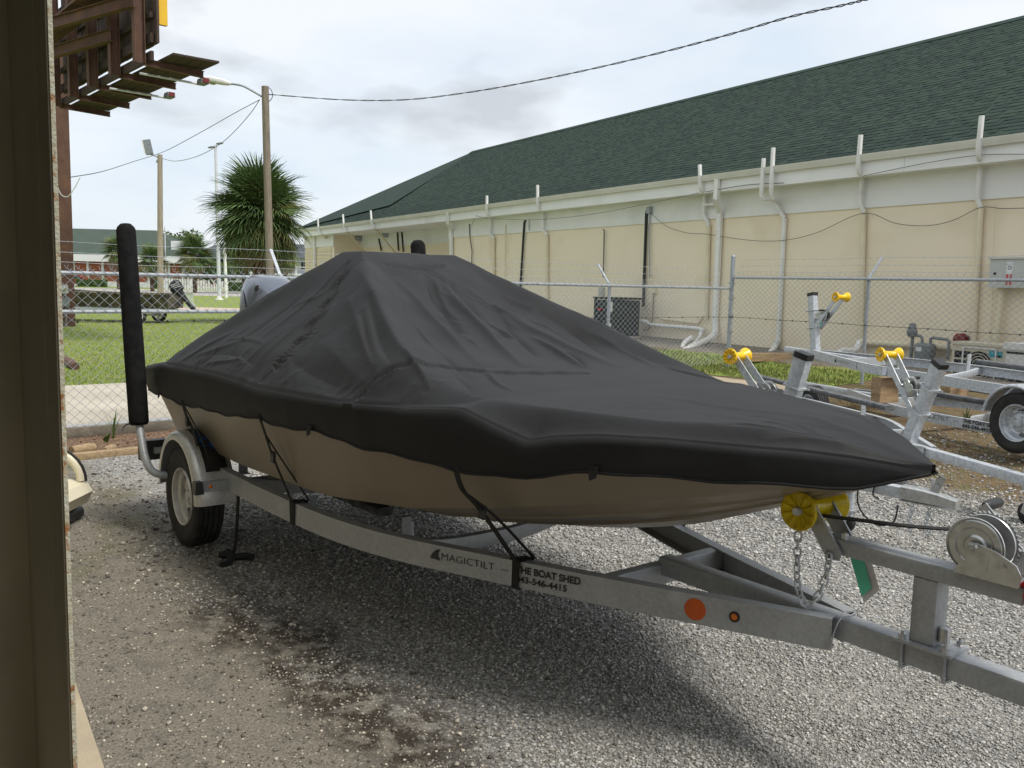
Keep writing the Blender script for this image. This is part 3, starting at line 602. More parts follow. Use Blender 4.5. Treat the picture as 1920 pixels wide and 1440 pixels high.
def roller(parent, c, r=0.066, hw=0.105, mt=None, nm='roller'):
    b = MB(); prof = [(0.009, -hw + 0.012), (r * 0.30, -hw + 0.010), (r * 0.86, -hw), (r * 0.97, -hw + 0.004), (r, -hw + 0.010), (r * 0.97, -hw + 0.02), (r * 0.60, -hw * 0.52), (r * 0.50, -hw * 0.35), (r * 0.47, 0), (r * 0.50, hw * 0.35), (r * 0.60, hw * 0.52), (r * 0.97, hw - 0.02), (r, hw - 0.010), (r * 0.97, hw - 0.004), (r * 0.86, hw), (r * 0.30, hw - 0.010), (0.009, hw - 0.012)]
    n = 40; V = []; Fq = []; k = len(prof)
    for i in range(n):
        a = 2 * math.pi * i / n; fl = 1 if (i % 4) < 2 else 0
        for j, (rr, h) in enumerate(prof):
            dep = 0.006 * fl if j in (1, 2, k - 3, k - 2) else 0
            V.append((c[0] + rr * math.cos(a), c[1] + h - math.copysign(dep, h) * (1 if abs(h) > hw * 0.8 else 0) * -1 * (-1 if j in (1, 2, k - 3, k - 2) else 0), c[2] + rr * math.sin(a)))
    for i in range(n):
        q = (i + 1) % n
        for j in range(k - 1): Fq.append((i * k + j, q * k + j, q * k + j + 1, i * k + j + 1))
    b.add(V, Fq); o = b.build(nm, mt or yel, parent, 30)
    b = MB(); b.lathe([(0, -hw - 0.006), (0.013, -hw - 0.006), (0.015, -hw + 0.006), (0.015, -hw + 0.016)], 'y', 12, c=c); b.build('axle_bolt', galv_n, o, 30)
    b = MB(); b.lathe([(0, hw + 0.006), (0.013, hw + 0.006), (0.015, hw - 0.006), (0.015, hw - 0.016)], 'y', 12, c=c); b.build('axle_bolt', galv_n, o, 30)
    return o
roller(ws, (RX - 0.02, 0, RZ), 0.068, 0.108, yelt)
# winch
def winch(parent, M, sc=1.0):
    w = thing('winch', None, None); w.parent = parent; w.matrix_local = M @ Matrix.Scale(sc, 4)
    for y_, nm in ((-0.036, 'drum_flange'), (0.036, 'drum_flange')):
        b = MB(); sg = -1 if y_ < 0 else 1
        b.lathe([(0.012, y_ + sg * 0.004), (0.028, y_ + sg * 0.006), (0.034, y_), (0.052, y_), (0.056, y_ + sg * 0.004), (0.074, y_ + sg * 0.004), (0.078, y_), (0.083, y_ + sg * 0.003), (0.084, y_ - sg * 0.001), (0.082, y_ - sg * 0.004), (0.05, y_ - sg * 0.003), (0.012, y_ - sg * 0.003)], 'y', 48, c=(0, 0, 0.085)); b.build(nm, zinc, w, 25)
    b = MB(); b.lathe([(0.045, -0.033), (0.05, -0.02), (0.05, 0.02), (0.045, 0.033)], 'y', 32, c=(0, 0, 0.085)); b.build('strap_spool', webbing, w)
    b = MB(); n = 40; V = []
    for i in range(n * 2):
        a = math.pi * i / n; r = 0.092 if i % 2 else 0.084; V += [(r * math.cos(a), 0.046, 0.085 + r * math.sin(a)), (r * math.cos(a), 0.052, 0.085 + r * math.sin(a))]
    k = n * 2; b.add(V, [(2 * i, 2 * ((i + 1) % k), 2 * ((i + 1) % k) + 1, 2 * i + 1) for i in range(k)] + [tuple(2 * i for i in range(k)), tuple(2 * i + 1 for i in range(k - 1, -1, -1))]); b.build('gear', zinc, w, 20)
    for y_ in (-0.056, 0.062):
        poly = [(-0.045, 0.0), (0.135, 0.0), (0.140, 0.035), (0.125, 0.062), (0.07, 0.088), (0.015, 0.100), (-0.012, 0.098), (-0.02, 0.075), (-0.012, 0.05), (-0.04, 0.02)]
        b = MB(); b.prism(poly, lambda p: (p[0], y_ - 0.0025, p[1]), lambda p: (p[0], y_ + 0.0025, p[1])); sp = b.build('side_plate', zinc, w, 30)
        if y_ < 0:
            b = MB(); poly2 = [(-0.005, 0.022), (0.045, 0.022), (0.052, 0.07), (0.004, 0.075)]; b.prism(poly2, lambda p: (p[0], y_ - 0.004, p[1]), lambda p: (p[0], y_, p[1])); b.build('embossed_badge', zinc, sp, 30)
            b = MB(); b.lathe([(0, y_ - 0.012), (0.012, y_ - 0.012), (0.013, y_)], 'y', 6, c=(0, 0, 0.085)); b.tube([(0, y_ - 0.011, 0.087), (0.02, y_ - 0.016, 0.095)], 0.006, 8); b.build('spindle_nut', bolt, sp, 30)
            b = MB(); b.lathe([(0, y_ - 0.006), (0.008, y_ - 0.006), (0.013, y_ - 0.004), (0.013, y_)], 'y', 16, c=(0.088, 0, 0.05)); b.build('pinion_bush', bolt, sp, 30)
    b = MB(); b.bar((-0.045, 0.003, 0.002), (0.135, 0.003, 0.002), 0.12, 0.004); b.build('base', zinc, w)
    b = MB(); b.bar((0.10, 0.072, 0.05), (-0.035, 0.072, 0.185), 0.006, 0.026, up=(0.7, 0, 0.7)); cr_ = b.build('crank_arm', zinc, w)
    b = MB(); b.tube([(-0.03, 0.075, 0.182), (-0.03, 0.088, 0.182), (-0.03, 0.10, 0.182), (-0.03, 0.16, 0.182), (-0.03, 0.178, 0.182)], 0.017, 14, scales=[0.6, 0.9, 1, 1, 0.7]); b.build('grip', blackp, cr_)
    return w
winch(ws, Matrix.Translation((4.655, 0, 0.838)))
b = MB(); b.ribbon(crv([(4.10, 0, 0.888), (4.25, 0.0, 0.905), (4.45, 0, 0.928), (4.63, 0, 0.958)], 5), 0.042, (0, 1, 0), 0.004); b.build('winch_strap', webbing, ws)
# safety chain from bow eye to the arm
ch = thing('safety_chain', None, None); ch.parent = ws
cpth = crv([(4.10, -0.085, .850), (4.105, -0.088, .77), (4.11, -0.088, .68), (4.125, -0.086, .625), (4.15, -0.082, .598), (4.185, -0.076, .64), (4.205, -0.07, .71), (4.21, -0.065, .78)], 24)
def torus_link(L=0.030, w=0.0105, r=0.0034):
    P = [Vector(((L / 2 - w) * (1 if abs(a) < 90 else -1) + w * math.cos(R_(a)), w * math.sin(R_(a)), 0)) for a in range(-90, 270, 30)]
    return P
seg = 0; acc = 0.0; ln = 0.026; lk = 0; lastp = cpth[0]; chl = torus_link(0.036, 0.0115)
cm = MB(); cm.tube(chl, 0.0036, 6, loop=True); chm = None
for p in cpth[1:]:
    acc += (p - lastp).length
    if acc >= ln:
        t = (p - lastp).normalized(); acc = 0; q = t.to_track_quat('X', 'Z'); M_ = q.to_matrix().to_4x4() @ Matrix.Rotation(R_(90 * (lk % 2) + 20), 4, 'X')
        if chm is None: o_ = cm.build('chain_link', galv_n, ch); chm = o_.data
        else: o_ = bpy.data.objects.new('chain_link', chm); COL.objects.link(o_); o_.parent = ch
        M_.translation = p; o_.matrix_local = M_; lk += 1
    lastp = p
tg = MB(); tg.add([(4.225, 0.03, .79), (4.29, 0.04, .79), (4.345, 0.02, .69), (4.305, 0.0, .635)], [(0, 1, 2, 3)]); tg_ = tg.build('warning_tag', white_t, ws, 0)
tg = MB(); tg.add([(4.229, 0.024, .775), (4.275, 0.031, .775), (4.322, 0.010, .69), (4.298, -0.006, .658)], [(0, 1, 2, 3)]); tg.build('green_print', green_t, tg_, 0)
# red rag tied to the end of the arm
b = MB(); n = 18; V = []
for i in range(n + 1):
    for j in range(13):
        u = i / n; a = 2 * math.pi * j / 12; r = 0.016 + 0.022 * math.sin(math.pi * min(1, u * 1.1)) + 0.007 * mnoise.noise((u * 6, a * 1.2, 0)) + 0.006 * math.sin(5 * a + 7 * u)
        V.append((4.822 + r * math.cos(a) + 0.02 * math.sin(u * 3), -0.03 + r * 1.2 * math.sin(a), .885 - 0.19 * u))
b.add(V, [(i * 13 + j, i * 13 + j + 1, (i + 1) * 13 + j + 1, (i + 1) * 13 + j) for i in range(n) for j in range(12)])
rag = b.build('rag', redc, None, 50); rag.location = TO; rag.rotation_euler = (0, 0, TA); tag(rag, 'crumpled red rag tied to the end of the winch arm', 'rag')
b = MB(); b.tube(crv([(4.785, -0.03, .84), (4.805, -0.045, .86), (4.825, -0.03, .875), (4.805, -0.01, .86), (4.785, -0.03, .84)], 5), 0.006, 6); b.build('knot', redc, rag); bpy.data.objects['knot'].parent = rag
# black strap hanging from the frame behind the wheel to the gravel
b = MB(); b.ribbon(crv([(0.86, -0.79, .42), (0.86, -0.80, .25), (0.83, -0.80, .10), (0.81, -0.81, .03), (0.80, -0.82, .012)], 5), 0.035, (1, 0, 0.2), 0.006); st = b.build('hanging_strap', webbing, tr)
b = MB(); b.tube(crv([(0.72, -0.80, .018), (0.77, -0.86, .022), (0.82, -0.83, .03), (0.90, -0.86, .02), (0.95, -0.92, .018)], 5), 0.022, 8, scales=None); b.tube(crv([(0.84, -0.83, .02), (0.88, -0.76, .028), (0.93, -0.74, .03)], 5), 0.022, 8); b.build('strap_end', webbing, st)

# ================================================================== BOAT (same local frame)
SW = [-0.30, 0, 1, 2, 2.6, 3.0, 3.4, 3.8, 4.1, 4.3, 4.44, 4.5]
SV = [0.975, 0.995, 1.025, 1.0, 0.95, 0.875, 0.74, 0.55, 0.36, 0.20, 0.075, 0.012]
def wid(s): return float(np.interp(s, SW, SV))
def shz(s): return float(np.interp(s, [-0.3, 0.2, 1.0, 3.3, 3.45, 3.6, 4.2, 4.5], [0.99, 1.05, 1.085, 1.09, 1.07, 1.09, 1.11, 1.115]))
boat = thing('boat', 'tan skiff hull with grey outboard motor, hidden under a black cover', 'boat', TO, TA)
ks = [-0.22, 0.0, 1.0, 2.0, 2.6, 3.0, 3.3, 3.6, 3.94, 4.15, 4.3, 4.42, 4.47]
kz = [0.47, 0.47, 0.465, 0.468, 0.512, 0.585, 0.652, 0.738, 0.875, 0.958, 1.02, 1.075, 1.11]
cy_ = [0.78, 0.80, 0.82, 0.79, 0.69, 0.58, 0.47, 0.35, 0.20, 0.115, 0.06, 0.02, 0.006]
cz_ = [0.60, 0.60, 0.60, 0.625, 0.68, 0.75, 0.81, 0.872, 0.95, 1.005, 1.05, 1.09, 1.115]
ss_ = np.concatenate([np.linspace(-0.22, 2.6, 34), np.linspace(2.64, 4.47, 40)])
# smooth tables
def smooth_tab(xs, ys, q):
    d = np.interp(ss_, xs, ys); k = np.array([1, 2, 3, 2, 1]) / 9.0; p = np.pad(d, 2, 'edge'); d2 = np.convolve(p, k, 'valid'); d2[0] = d[0]; d2[-1] = d[-1]; return d2
KZ, CY, CZ = smooth_tab(ks, kz, 0), smooth_tab(ks, cy_, 0), smooth_tab(ks, cz_, 0)
b = MB(); V = []; rows = []
for i, s_ in enumerate(ss_):
    w = wid(s_) - 0.012; sec = []
    # keel to chine with two lifting strakes, then flared topside to the sheer
    for t in (0, 0.30, 0.34, 0.345, 0.62, 0.66, 0.665, 0.96, 1.0):
        y = CY[i] * t; z = KZ[i] + (CZ[i] - KZ[i]) * (t ** 1.12)
        if t in (0.34, 0.66): z -= 0.010 * min(1, CY[i] / 0.3)
        sec.append((y, z))
    sec.append((CY[i] + 0.012 * min(1, CY[i] / 0.2), CZ[i] + 0.002))
    for t in (0.12, 0.3, 0.5, 0.7, 0.85, 1.0):
        fl = t ** 1.25; sec.append((CY[i] + (w - CY[i]) * (0.35 * t + 0.65 * fl) + 0.02 * (1 - t) * min(1, CY[i] / 0.3), CZ[i] + (shz(s_) - CZ[i]) * t))
    full = [(s_, -y, z) for y, z in sec[::-1]] + [(s_, y, z) for y, z in sec[1:]]
    rows.append(len(full)); V += full
k = rows[0]; Fq = [(i * k + j, i * k + j + 1, (i + 1) * k + j + 1, (i + 1) * k + j) for i in range(len(ss_) - 1) for j in range(k - 1)]
b.add(V, Fq); b.build('hull', gel, boat, 28)
b = MB(); b.add(V[:k], [tuple(range(k))]); b.build('transom', gel, boat, 0)
b = MB(); Vd = []; kk = 0
for s_ in ss_: Vd += [(s_, -(wid(s_) - 0.012), shz(s_)), (s_, wid(s_) - 0.012, shz(s_))]
b.add(Vd, [(2 * i, 2 * i + 1, 2 * i + 3, 2 * i + 2) for i in range(len(ss_) - 1)]); b.build('deck', gel, boat, 0)
# outboard motor on the transom
om = thing('outboard_motor', None, None); om.parent = boat; om.location = (-0.50, 0.0, 0.0)
def loft(secs, n=28, pw=2.6):
    """secs: (z, cx, cy, rx_front, rx_back, ry) super-ellipse rings"""
    b = MB(); V = []
    for (z, cx, rf, rb, ry, tilt) in secs:
        for i in range(n):
            a = 2 * math.pi * i / n; c, s = math.cos(a), math.sin(a); r = 1 / (abs(c) ** pw + abs(s) ** pw) ** (1 / pw)
            x = (rf if c > 0 else rb) * r * c; V.append((cx + x, ry * r * s, z + tilt * x))
    k = len(secs); Fq = [(i * n + j, i * n + (j + 1) % n, (i + 1) * n + (j + 1) % n, (i + 1) * n + j) for i in range(k - 1) for j in range(n)]
    Fq += [tuple(range(n - 1, -1, -1)), tuple((k - 1) * n + j for j in range(n))]; b.add(V, Fq); return b
cow = loft([(1.16, 0.0, 0.26, 0.27, 0.185, 0), (1.20, 0.0, 0.285, 0.295, 0.205, 0), (1.34, -0.01, 0.295, 0.305, 0.21, 0), (1.46, -0.02, 0.28, 0.30, 0.205, -0.02), (1.555, -0.03, 0.25, 0.28, 0.190, -0.05), (1.62, -0.05, 0.20, 0.235, 0.158, -0.08), (1.655, -0.06, 0.14, 0.175, 0.115, -0.10), (1.667, -0.06, 0.07, 0.09, 0.06, -0.1)], 36, 2.4).build('cowling', motorp, om, 60)
b = MB()
for sg in (-1, 1):
    P = [(-0.26, 1.20), (0.20, 1.20), (0.10, 1.30), (0.02, 1.42), (-0.06, 1.53), (-0.12, 1.56), (-0.10, 1.46), (-0.20, 1.36)]
    
    zs_ = [1.16, 1.20, 1.34, 1.46, 1.555, 1.62, 1.655]; ry_ = [0.185, 0.205, 0.21, 0.205, 0.19, 0.158, 0.115]; rx_ = [0.26, 0.285, 0.295, 0.28, 0.25, 0.20, 0.14]
    dm = MB(); bm_ = bmesh.new(); fc = bm_.faces.new([bm_.verts.new((x, 0, z)) for x, z in P]); bmesh.ops.triangulate(bm_, faces=[fc]); bmesh.ops.subdivide_edges(bm_, edges=bm_.edges[:], cuts=5, use_grid_fill=True); bm_.verts.index_update()
    def yy_(x, z):
        rx = float(np.interp(z, zs_, rx_)); ry = float(np.interp(z, zs_, ry_)); u_ = min(0.97, abs(x + 0.02) / rx); return ry * (1 - u_ ** 2.4) ** (1 / 2.4) + 0.005
    dm.add([(v.co.x, sg * yy_(v.co.x, v.co.z), v.co.z) for v in bm_.verts], [tuple(v.index for v in f.verts) for f in bm_.faces]); bm_.free(); dm.build('side_decal', motord, cow, 60)
    dm = MB(); dm.lathe([(0, 0.006), (0.022, 0.005), (0.026, 0)], 'z', 14, c=(0.13, sg * 0.175, 1.575), rot=Vector((0.3, sg * 0.8, 0.5)).to_track_quat('Z', 'Y').to_matrix()); dm.build('air_intake', blackp, cow)
loft([(0.62, 0.02, 0.07, 0.10, 0.05, 0), (0.90, 0.01, 0.09, 0.12, 0.07, 0), (1.05, 0.0, 0.16, 0.18, 0.12, 0), (1.165, 0.0, 0.25, 0.26, 0.18, 0)], 24).build('midsection', motorp, om, 60)
loft([(0.32, 0.02, 0.05, 0.10, 0.012, 0), (0.40, 0.02, 0.12, 0.16, 0.045, 0), (0.48, 0.02, 0.11, 0.15, 0.05, 0), (0.56, 0.02, 0.07, 0.12, 0.04, 0), (0.63, 0.02, 0.07, 0.10, 0.045, 0)], 20).build('gearcase', motorp, om, 60)
b = MB(); b.box((0.21, 0, 0.97), (0.14, 0.22, 0.36)); b.build('transom_bracket', blackp, om)
b = MB(); b.box((-0.08, 0, 0.575), (0.34, 0.16, 0.012)); b.build('anti_ventilation_plate', motorp, om)
for k_ in range(3):
    b = MB(); a = 2 * math.pi * k_ / 3; n = 6; V = []
    for i in range(n + 1):
        r = 0.02 + 0.13 * i / n; wv_ = 0.055 * math.sin(math.pi * min(0.92, 0.2 + 0.8 * i / n)); 
        for sg in (-1, 1): V.append((-0.16 + sg * wv_ * 0.5, r * math.cos(a) - sg * wv_ * math.sin(a), 0.44 + r * math.sin(a) + sg * wv_ * math.cos(a)))
    b.add(V, [(2 * i, 2 * i + 1, 2 * i + 3, 2 * i + 2) for i in range(n)]); b.build('propeller_blade', alu, om, 60)

# ================================================================== BOAT COVER
def cover_material():
    mt = bpy.data.materials.new('black_cover_fabric'); mt.use_nodes = True; t = mt.node_tree; nd = t.nodes; L = t.links; b = nd['Principled BSDF']
    co = nd.new('ShaderNodeTexCoord')
    n = nd.new('ShaderNodeTexNoise'); n.inputs['Scale'].default_value = 2.2; n.inputs['Detail'].default_value = 6; L.new(co.outputs['Object'], n.inputs['Vector'])
    r = nd.new('ShaderNodeValToRGB'); r.color_ramp.elements[0].position = 0.3; r.color_ramp.elements[0].color = (0.0195, 0.020, 0.0212, 1); r.color_ramp.elements[1].position = 0.75; r.color_ramp.elements[1].color = (0.027, 0.0275, 0.029, 1)
    L.new(n.outputs['Fac'], r.inputs[0])
    w = nd.new('ShaderNodeTexNoise'); w.inputs['Scale'].default_value = 420; w.inputs['Detail'].default_value = 2; L.new(co.outputs['Object'], w.inputs['Vector'])
    mx = nd.new('ShaderNodeMixRGB'); mx.blend_type = 'OVERLAY'; mx.inputs[0].default_value = 0.35; L.new(r.outputs[0], mx.inputs[1]); L.new(w.outputs['Color'], mx.inputs[2])
    L.new(mx.outputs[0], b.inputs['Base Color']); b.inputs['Roughness'].default_value = 0.58; b.inputs['Specular IOR Level'].default_value = 0.16
    n2 = nd.new('ShaderNodeTexNoise'); n2.inputs['Scale'].default_value = 16; n2.inputs['Detail'].default_value = 3
    mp_ = nd.new('ShaderNodeMapping'); mp_.inputs['Scale'].default_value = (0.6, 1.3, 1); mp_.inputs['Rotation'].default_value = (0, 0, 0.6); L.new(co.outputs['Object'], mp_.inputs[0]); L.new(mp_.outputs[0], n2.inputs['Vector'])
    b1 = nd.new('ShaderNodeBump'); b1.inputs['Strength'].default_value = 0.10; b1.inputs['Distance'].default_value = 0.02; L.new(n2.outputs['Fac'], b1.inputs['Height'])
    b2 = nd.new('ShaderNodeBump'); b2.inputs['Strength'].default_value = 0.12; b2.inputs['Distance'].default_value = 0.002; L.new(w.outputs['Fac'], b2.inputs['Height']); L.new(b1.outputs[0], b2.inputs['Normal'])
    L.new(b2.outputs[0], b.inputs['Normal']); return mt
covm = cover_material()
NE_S = [-0.30, 0.13, 1.14, 1.68, 2.31, 2.89, 3.10, 3.16, 3.30, 3.43, 3.52, 3.66, 3.87, 4.08, 4.21, 4.33, 4.49]
NE_Z = [1.055, 1.115, 1.14, 1.125, 1.14, 1.175, 1.195, 1.195, 1.150, 1.112, 1.135, 1.155, 1.165, 1.162, 1.16, 1.15, 1.124]
FE_S = [-0.30, 0.2, 1.2, 2.5, 3.15, 3.8, 4.1, 4.3, 4.5]; FE_Z = [1.06, 1.12, 1.15, 1.18, 1.20, 1.19, 1.195, 1.168, 1.126]
HM_S = [-0.30, 0.5, 1.13, 1.66, 2.19, 2.7, 3.12, 3.37, 3.63, 3.95, 4.2, 4.36, 4.5]; HM_Z = [0.905, 0.905, 0.94, 0.97, 0.99, 0.985, 0.965, 0.98, 1.025, 1.05, 1.055, 1.05, 1.118]
CT0, CT1, CTN, CTF, CTZ = 1.14, 1.36, -0.27, 0.36, 1.81          # console top rectangle
FB = 3.15                                                           # where the tent meets the flat bow deck
def cover_base(s, l):
    """s, l arrays -> z of the taut cover without folds"""
    w = np.interp(s, SW, SV); ne = np.interp(s, NE_S, NE_Z); fe = np.interp(s, FE_S, FE_Z)
    v = np.clip((l + w) / (2 * w + 1e-6), 0, 1)
    mid = fe + (0.012 + 0.018 * np.clip(1 - (2 * v - 1) ** 2, 0, 1)) * np.clip(w / 0.4, 0, 1)
    g = np.where(v < 0.5, ne + (mid - ne) * sstep(v, 0.0, 0.09), fe + (mid - fe) * sstep(1 - v, 0.0, 0.35))
    g = g - 0.010 * sstep(np.abs(2 * v - 1), 0.98, 1.0)
    rn = np.clip((CTN - l) / np.maximum(w + CTN, 0.05), 0, 1); rf = np.clip((l - CTF) / np.maximum(w - CTF, 0.05), 0, 1)
    rr = np.clip((s - CT1) / (FB - CT1), 0, 1); ra = np.clip((CT0 - s) / (CT0 + 0.02), 0, 1)
    p = 9.0
    rho = (rn ** p + rf ** p + rr ** p + ra ** p) ** (1 / p); rho = np.clip(rho, 0, 1)
    sag = 0.11 * np.sin(math.pi * np.clip(rr, 0, 1)) * sstep(rr - np.maximum(rn, rf), -0.1, 0.35) + 0.05 * np.sin(math.pi * rn) * sstep(rn - np.maximum(rr, ra), -0.05, 0.3) + 0.03 * np.sin(math.pi * ra) * sstep(ra - np.maximum(rn, rf), 0, 0.3)
    return g + (CTZ - g) * (1 - rho) - sag * (1 - 0.2 * rho)
def cover_hit(u, v):
    d = ray(u, v); best = None; pz = None
    ts = np.arange(2.0, 8.5, 0.01); P = np.array([CAM]) + ts[:, None] * np.array([d])
    s = (P[:, 0] - TO.x) * TF.x + (P[:, 1] - TO.y) * TF.y; l = (P[:, 0] - TO.x) * TL.x + (P[:, 1] - TO.y) * TL.y
    ins = (s > -0.3) & (s < 4.5) & (np.abs(l) < np.interp(s, SW, SV)); h = P[:, 2] - cover_base(s, l)
    ok = np.where(ins & (h < 0))[0]
    return (float(s[ok[0]]), float(l[ok[0]])) if len(ok) else None
# folds traced over the cloth: (points in the photograph, half width m, height m, sharpness)
FOLDS = [
    ([(668, 500), (700, 560), (740, 640), (800, 715)], 0.055, 0.030), ([(690, 560), (712, 640), (735, 690)], 0.035, -0.028), ([(655, 560), (668, 620), (700, 690), (712, 716)], 0.05, 0.030), ([(676, 590), (686, 640), (700, 690)], 0.022, -0.024),
    ([(740, 520), (790, 575), (850, 640), (905, 690)], 0.06, 0.022), ([(792, 505), (815, 560), (850, 610), (862, 640)], 0.035, -0.034), ([(826, 510), (850, 560), (905, 620), (980, 690)], 0.06, 0.034), ([(812, 520), (838, 580), (858, 600)], 0.02, 0.022),
    ([(838, 530), (890, 590), (960, 640)], 0.03, -0.028), ([(870, 540), (960, 600), (1080, 660), (1160, 690)], 0.07, 0.026), ([(940, 600), (975, 640), (1010, 672)], 0.02, -0.026), ([(990, 630), (1040, 660), (1095, 692)], 0.03, 0.026), ([(1060, 662), (1085, 675), (1100, 693)], 0.016, -0.026),
    ([(1000, 580), (1090, 635), (1155, 682)], 0.03, -0.020), ([(1080, 612), (1150, 650), (1230, 690)], 0.05, 0.018), ([(1150, 650), (1250, 690), (1330, 712)], 0.03, -0.012), ([(1190, 672), (1290, 700), (1400, 722)], 0.03, 0.012),
    ([(770, 600), (810, 650), (860, 690)], 0.022, 0.016), ([(800, 640), (850, 685), (885, 720)], 0.02, -0.014), ([(756, 660), (790, 705), (806, 735)], 0.02, 0.014), ([(850, 700), (880, 728), (890, 745)], 0.018, -0.014), ([(905, 690), (930, 720), (960, 735)], 0.018, 0.012),
    ([(530, 665), (575, 690), (640, 720), (690, 735)], 0.09, -0.030), ([(600, 640), (660, 700), (720, 740)], 0.07, 0.022), ([(640, 760), (700, 765), (760, 768)], 0.02, 0.014), ([(610, 735), (660, 752), (730, 758)], 0.02, -0.012),
    ([(420, 640), (470, 640), (500, 650)], 0.018, 0.010), ([(395, 665), (440, 668), (480, 690)], 0.020, -0.011), ([(370, 690), (420, 680), (470, 676)], 0.018, 0.012), ([(360, 672), (410, 655), (460, 640)], 0.025, 0.012), ([(330, 685), (380, 655), (440, 620)], 0.03, 0.016),
    ([(545, 575), (590, 560), (620, 540)], 0.02, 0.010), ([(484, 640), (535, 600), (600, 545), (648, 490)], 0.035, 0.010),
    ([(1340, 790), (1420, 800), (1500, 815), (1640, 840)], 0.02, 0.008), ([(1380, 772), (1480, 790), (1600, 815)], 0.016, -0.006), ([(1420, 830), (1520, 826), (1640, 852)], 0.014, 0.008), ([(1645, 790), (1655, 812), (1690, 840)], 0.02, -0.012), ([(1560, 765), (1610, 782), (1650, 806)], 0.02, 0.008),
]
SEAMS = [([(652, 494), (628, 545), (600, 585), (575, 625), (545, 655), (515, 690), (490, 715)], 0.045, 0.021, 0.012), ([(634, 790), (652, 768), (680, 740), (705, 718), (745, 690), (790, 686), (850, 690), (910, 697), (1000, 700), (1100, 700)], 0.028, 0.019, 0.008), ([(726, 498), (770, 505), (812, 502), (830, 496)], 0.035, 0.030, 0.006)]
NS, NL = 520, 300
sg_ = np.concatenate([np.linspace(-0.30, 3.0, 390, endpoint=False), np.linspace(3.0, 4.5, NS - 390)])
lg_ = np.sin(np.linspace(-1, 1, NL) * math.pi / 2 * 0.86) / math.sin(math.pi / 2 * 0.86)
SS = np.repeat(sg_[:, None], NL, 1); WW = np.interp(SS, SW, SV); LL = lg_[None, :] * WW
Z = cover_base(SS, LL)
def poly_dist(px):
    pts = [cover_hit(u, v) for u, v in px]; pts = [p for p in pts if p]
    if len(pts) < 2: return None
    P = np.array([tuple(q)[:2] for q in crv([(a, c, 0) for a, c in pts], 6)]); seg = np.linalg.norm(np.diff(P, axis=0), axis=1); cum = np.concatenate([[0], np.cumsum(seg)])
    best = np.full(SS.shape, 9.0); tt = np.zeros(SS.shape); sd_ = np.zeros(SS.shape)
    for i in range(len(P) - 1):
        d = P[i + 1] - P[i]; L2 = d @ d + 1e-12; t = np.clip(((SS - P[i, 0]) * d[0] + (LL - P[i, 1]) * d[1]) / L2, 0, 1)
        ex = SS - P[i, 0] - t * d[0]; ey = LL - P[i, 1] - t * d[1]; q = np.hypot(ex, ey); m_ = q < best
        best = np.where(m_, q, best); tt = np.where(m_, (cum[i] + t * seg[i]), tt); sd_ = np.where(m_, np.sign(ex * d[1] - ey * d[0]), sd_)
    return best, tt, cum[-1], sd_
DZ = np.zeros(SS.shape)
for px, hw, hh in FOLDS:
    r = poly_dist(px)
    if r is None: continue
    q, t, Lc, sd_ = r; env = np.sin(math.pi * np.clip(t / Lc, 0, 1)) ** 0.6
    x = q / hw * np.where(sd_ > 0, 2.3, 0.8)                       # one flank steeper than the other
    DZ += 0.85 * hh * env * np.exp(-x ** 1.35 * 1.1)
# fine tension creases fanning from the console corners and along the seams
rc = random.Random(21)
def crease(a, c, hw, hh):
    n = 5; P = [(a[0] + (c[0] - a[0]) * t / (n - 1) + rc.uniform(-0.02, 0.02), a[1] + (c[1] - a[1]) * t / (n - 1) + rc.uniform(-0.02, 0.02)) for t in range(n)]
    best = np.full(SS.shape, 9.0); tt = np.zeros(SS.shape); sd_ = np.zeros(SS.shape)
    for i in range(n - 1):
        d0, d1 = P[i + 1][0] - P[i][0], P[i + 1][1] - P[i][1]; L2 = d0 * d0 + d1 * d1 + 1e-9; t = np.clip(((SS - P[i][0]) * d0 + (LL - P[i][1]) * d1) / L2, 0, 1); ex = SS - P[i][0] - t * d0; ey = LL - P[i][1] - t * d1; q = np.hypot(ex, ey); m_ = q < best
        best = np.where(m_, q, best); tt = np.where(m_, (i + t) / (n - 1), tt); sd_ = np.where(m_, np.sign(ex * d1 - ey * d0), sd_)
    x = best / hw * np.where(sd_ > 0, 2.0, 0.7); return hh * np.sin(math.pi * tt) ** 0.8 * np.exp(-x ** 1.3)
for (cs, cl_, a0, a1, n_, l0, l1) in ((CT1, CTN, -100, -15, 18, 0.15, 1.1), (CT1, 0.05, -35, 35, 15, 0.15, 1.5), (CT1, CTF, -30, 40, 13, 0.15, 1.5), (CT0, CTN, 195, 265, 9, 0.2, 1.0)):
    for i in range(n_):
        an = R_(a0 + (a1 - a0) * (i + rc.random()) / n_); ra_ = rc.uniform(l0, l1 * 0.6); rb_ = ra_ + rc.uniform(0.15, 0.55); jx, jy = rc.uniform(-0.1, 0.1), rc.uniform(-0.15, 0.15)
        DZ += crease((cs + jx + ra_ * math.cos(an), cl_ + jy + ra_ * math.sin(an)), (cs + jx + rb_ * math.cos(an + rc.uniform(-0.25, 0.25)), cl_ + jy + rb_ * math.sin(an)), rc.uniform(0.014, 0.035), rc.choice([-1, 1, 1]) * rc.uniform(0.004, 0.012))
for i in range(26):
    x_ = rc.uniform(-0.1, 3.0); w_ = wid(x_); l_ = rc.uniform(0.06, 0.22); DZ += crease((x_, -w_ * 0.985), (x_ + rc.uniform(-0.12, 0.12), -w_ + l_), rc.uniform(0.012, 0.025), rc.uniform(0.003, 0.007))
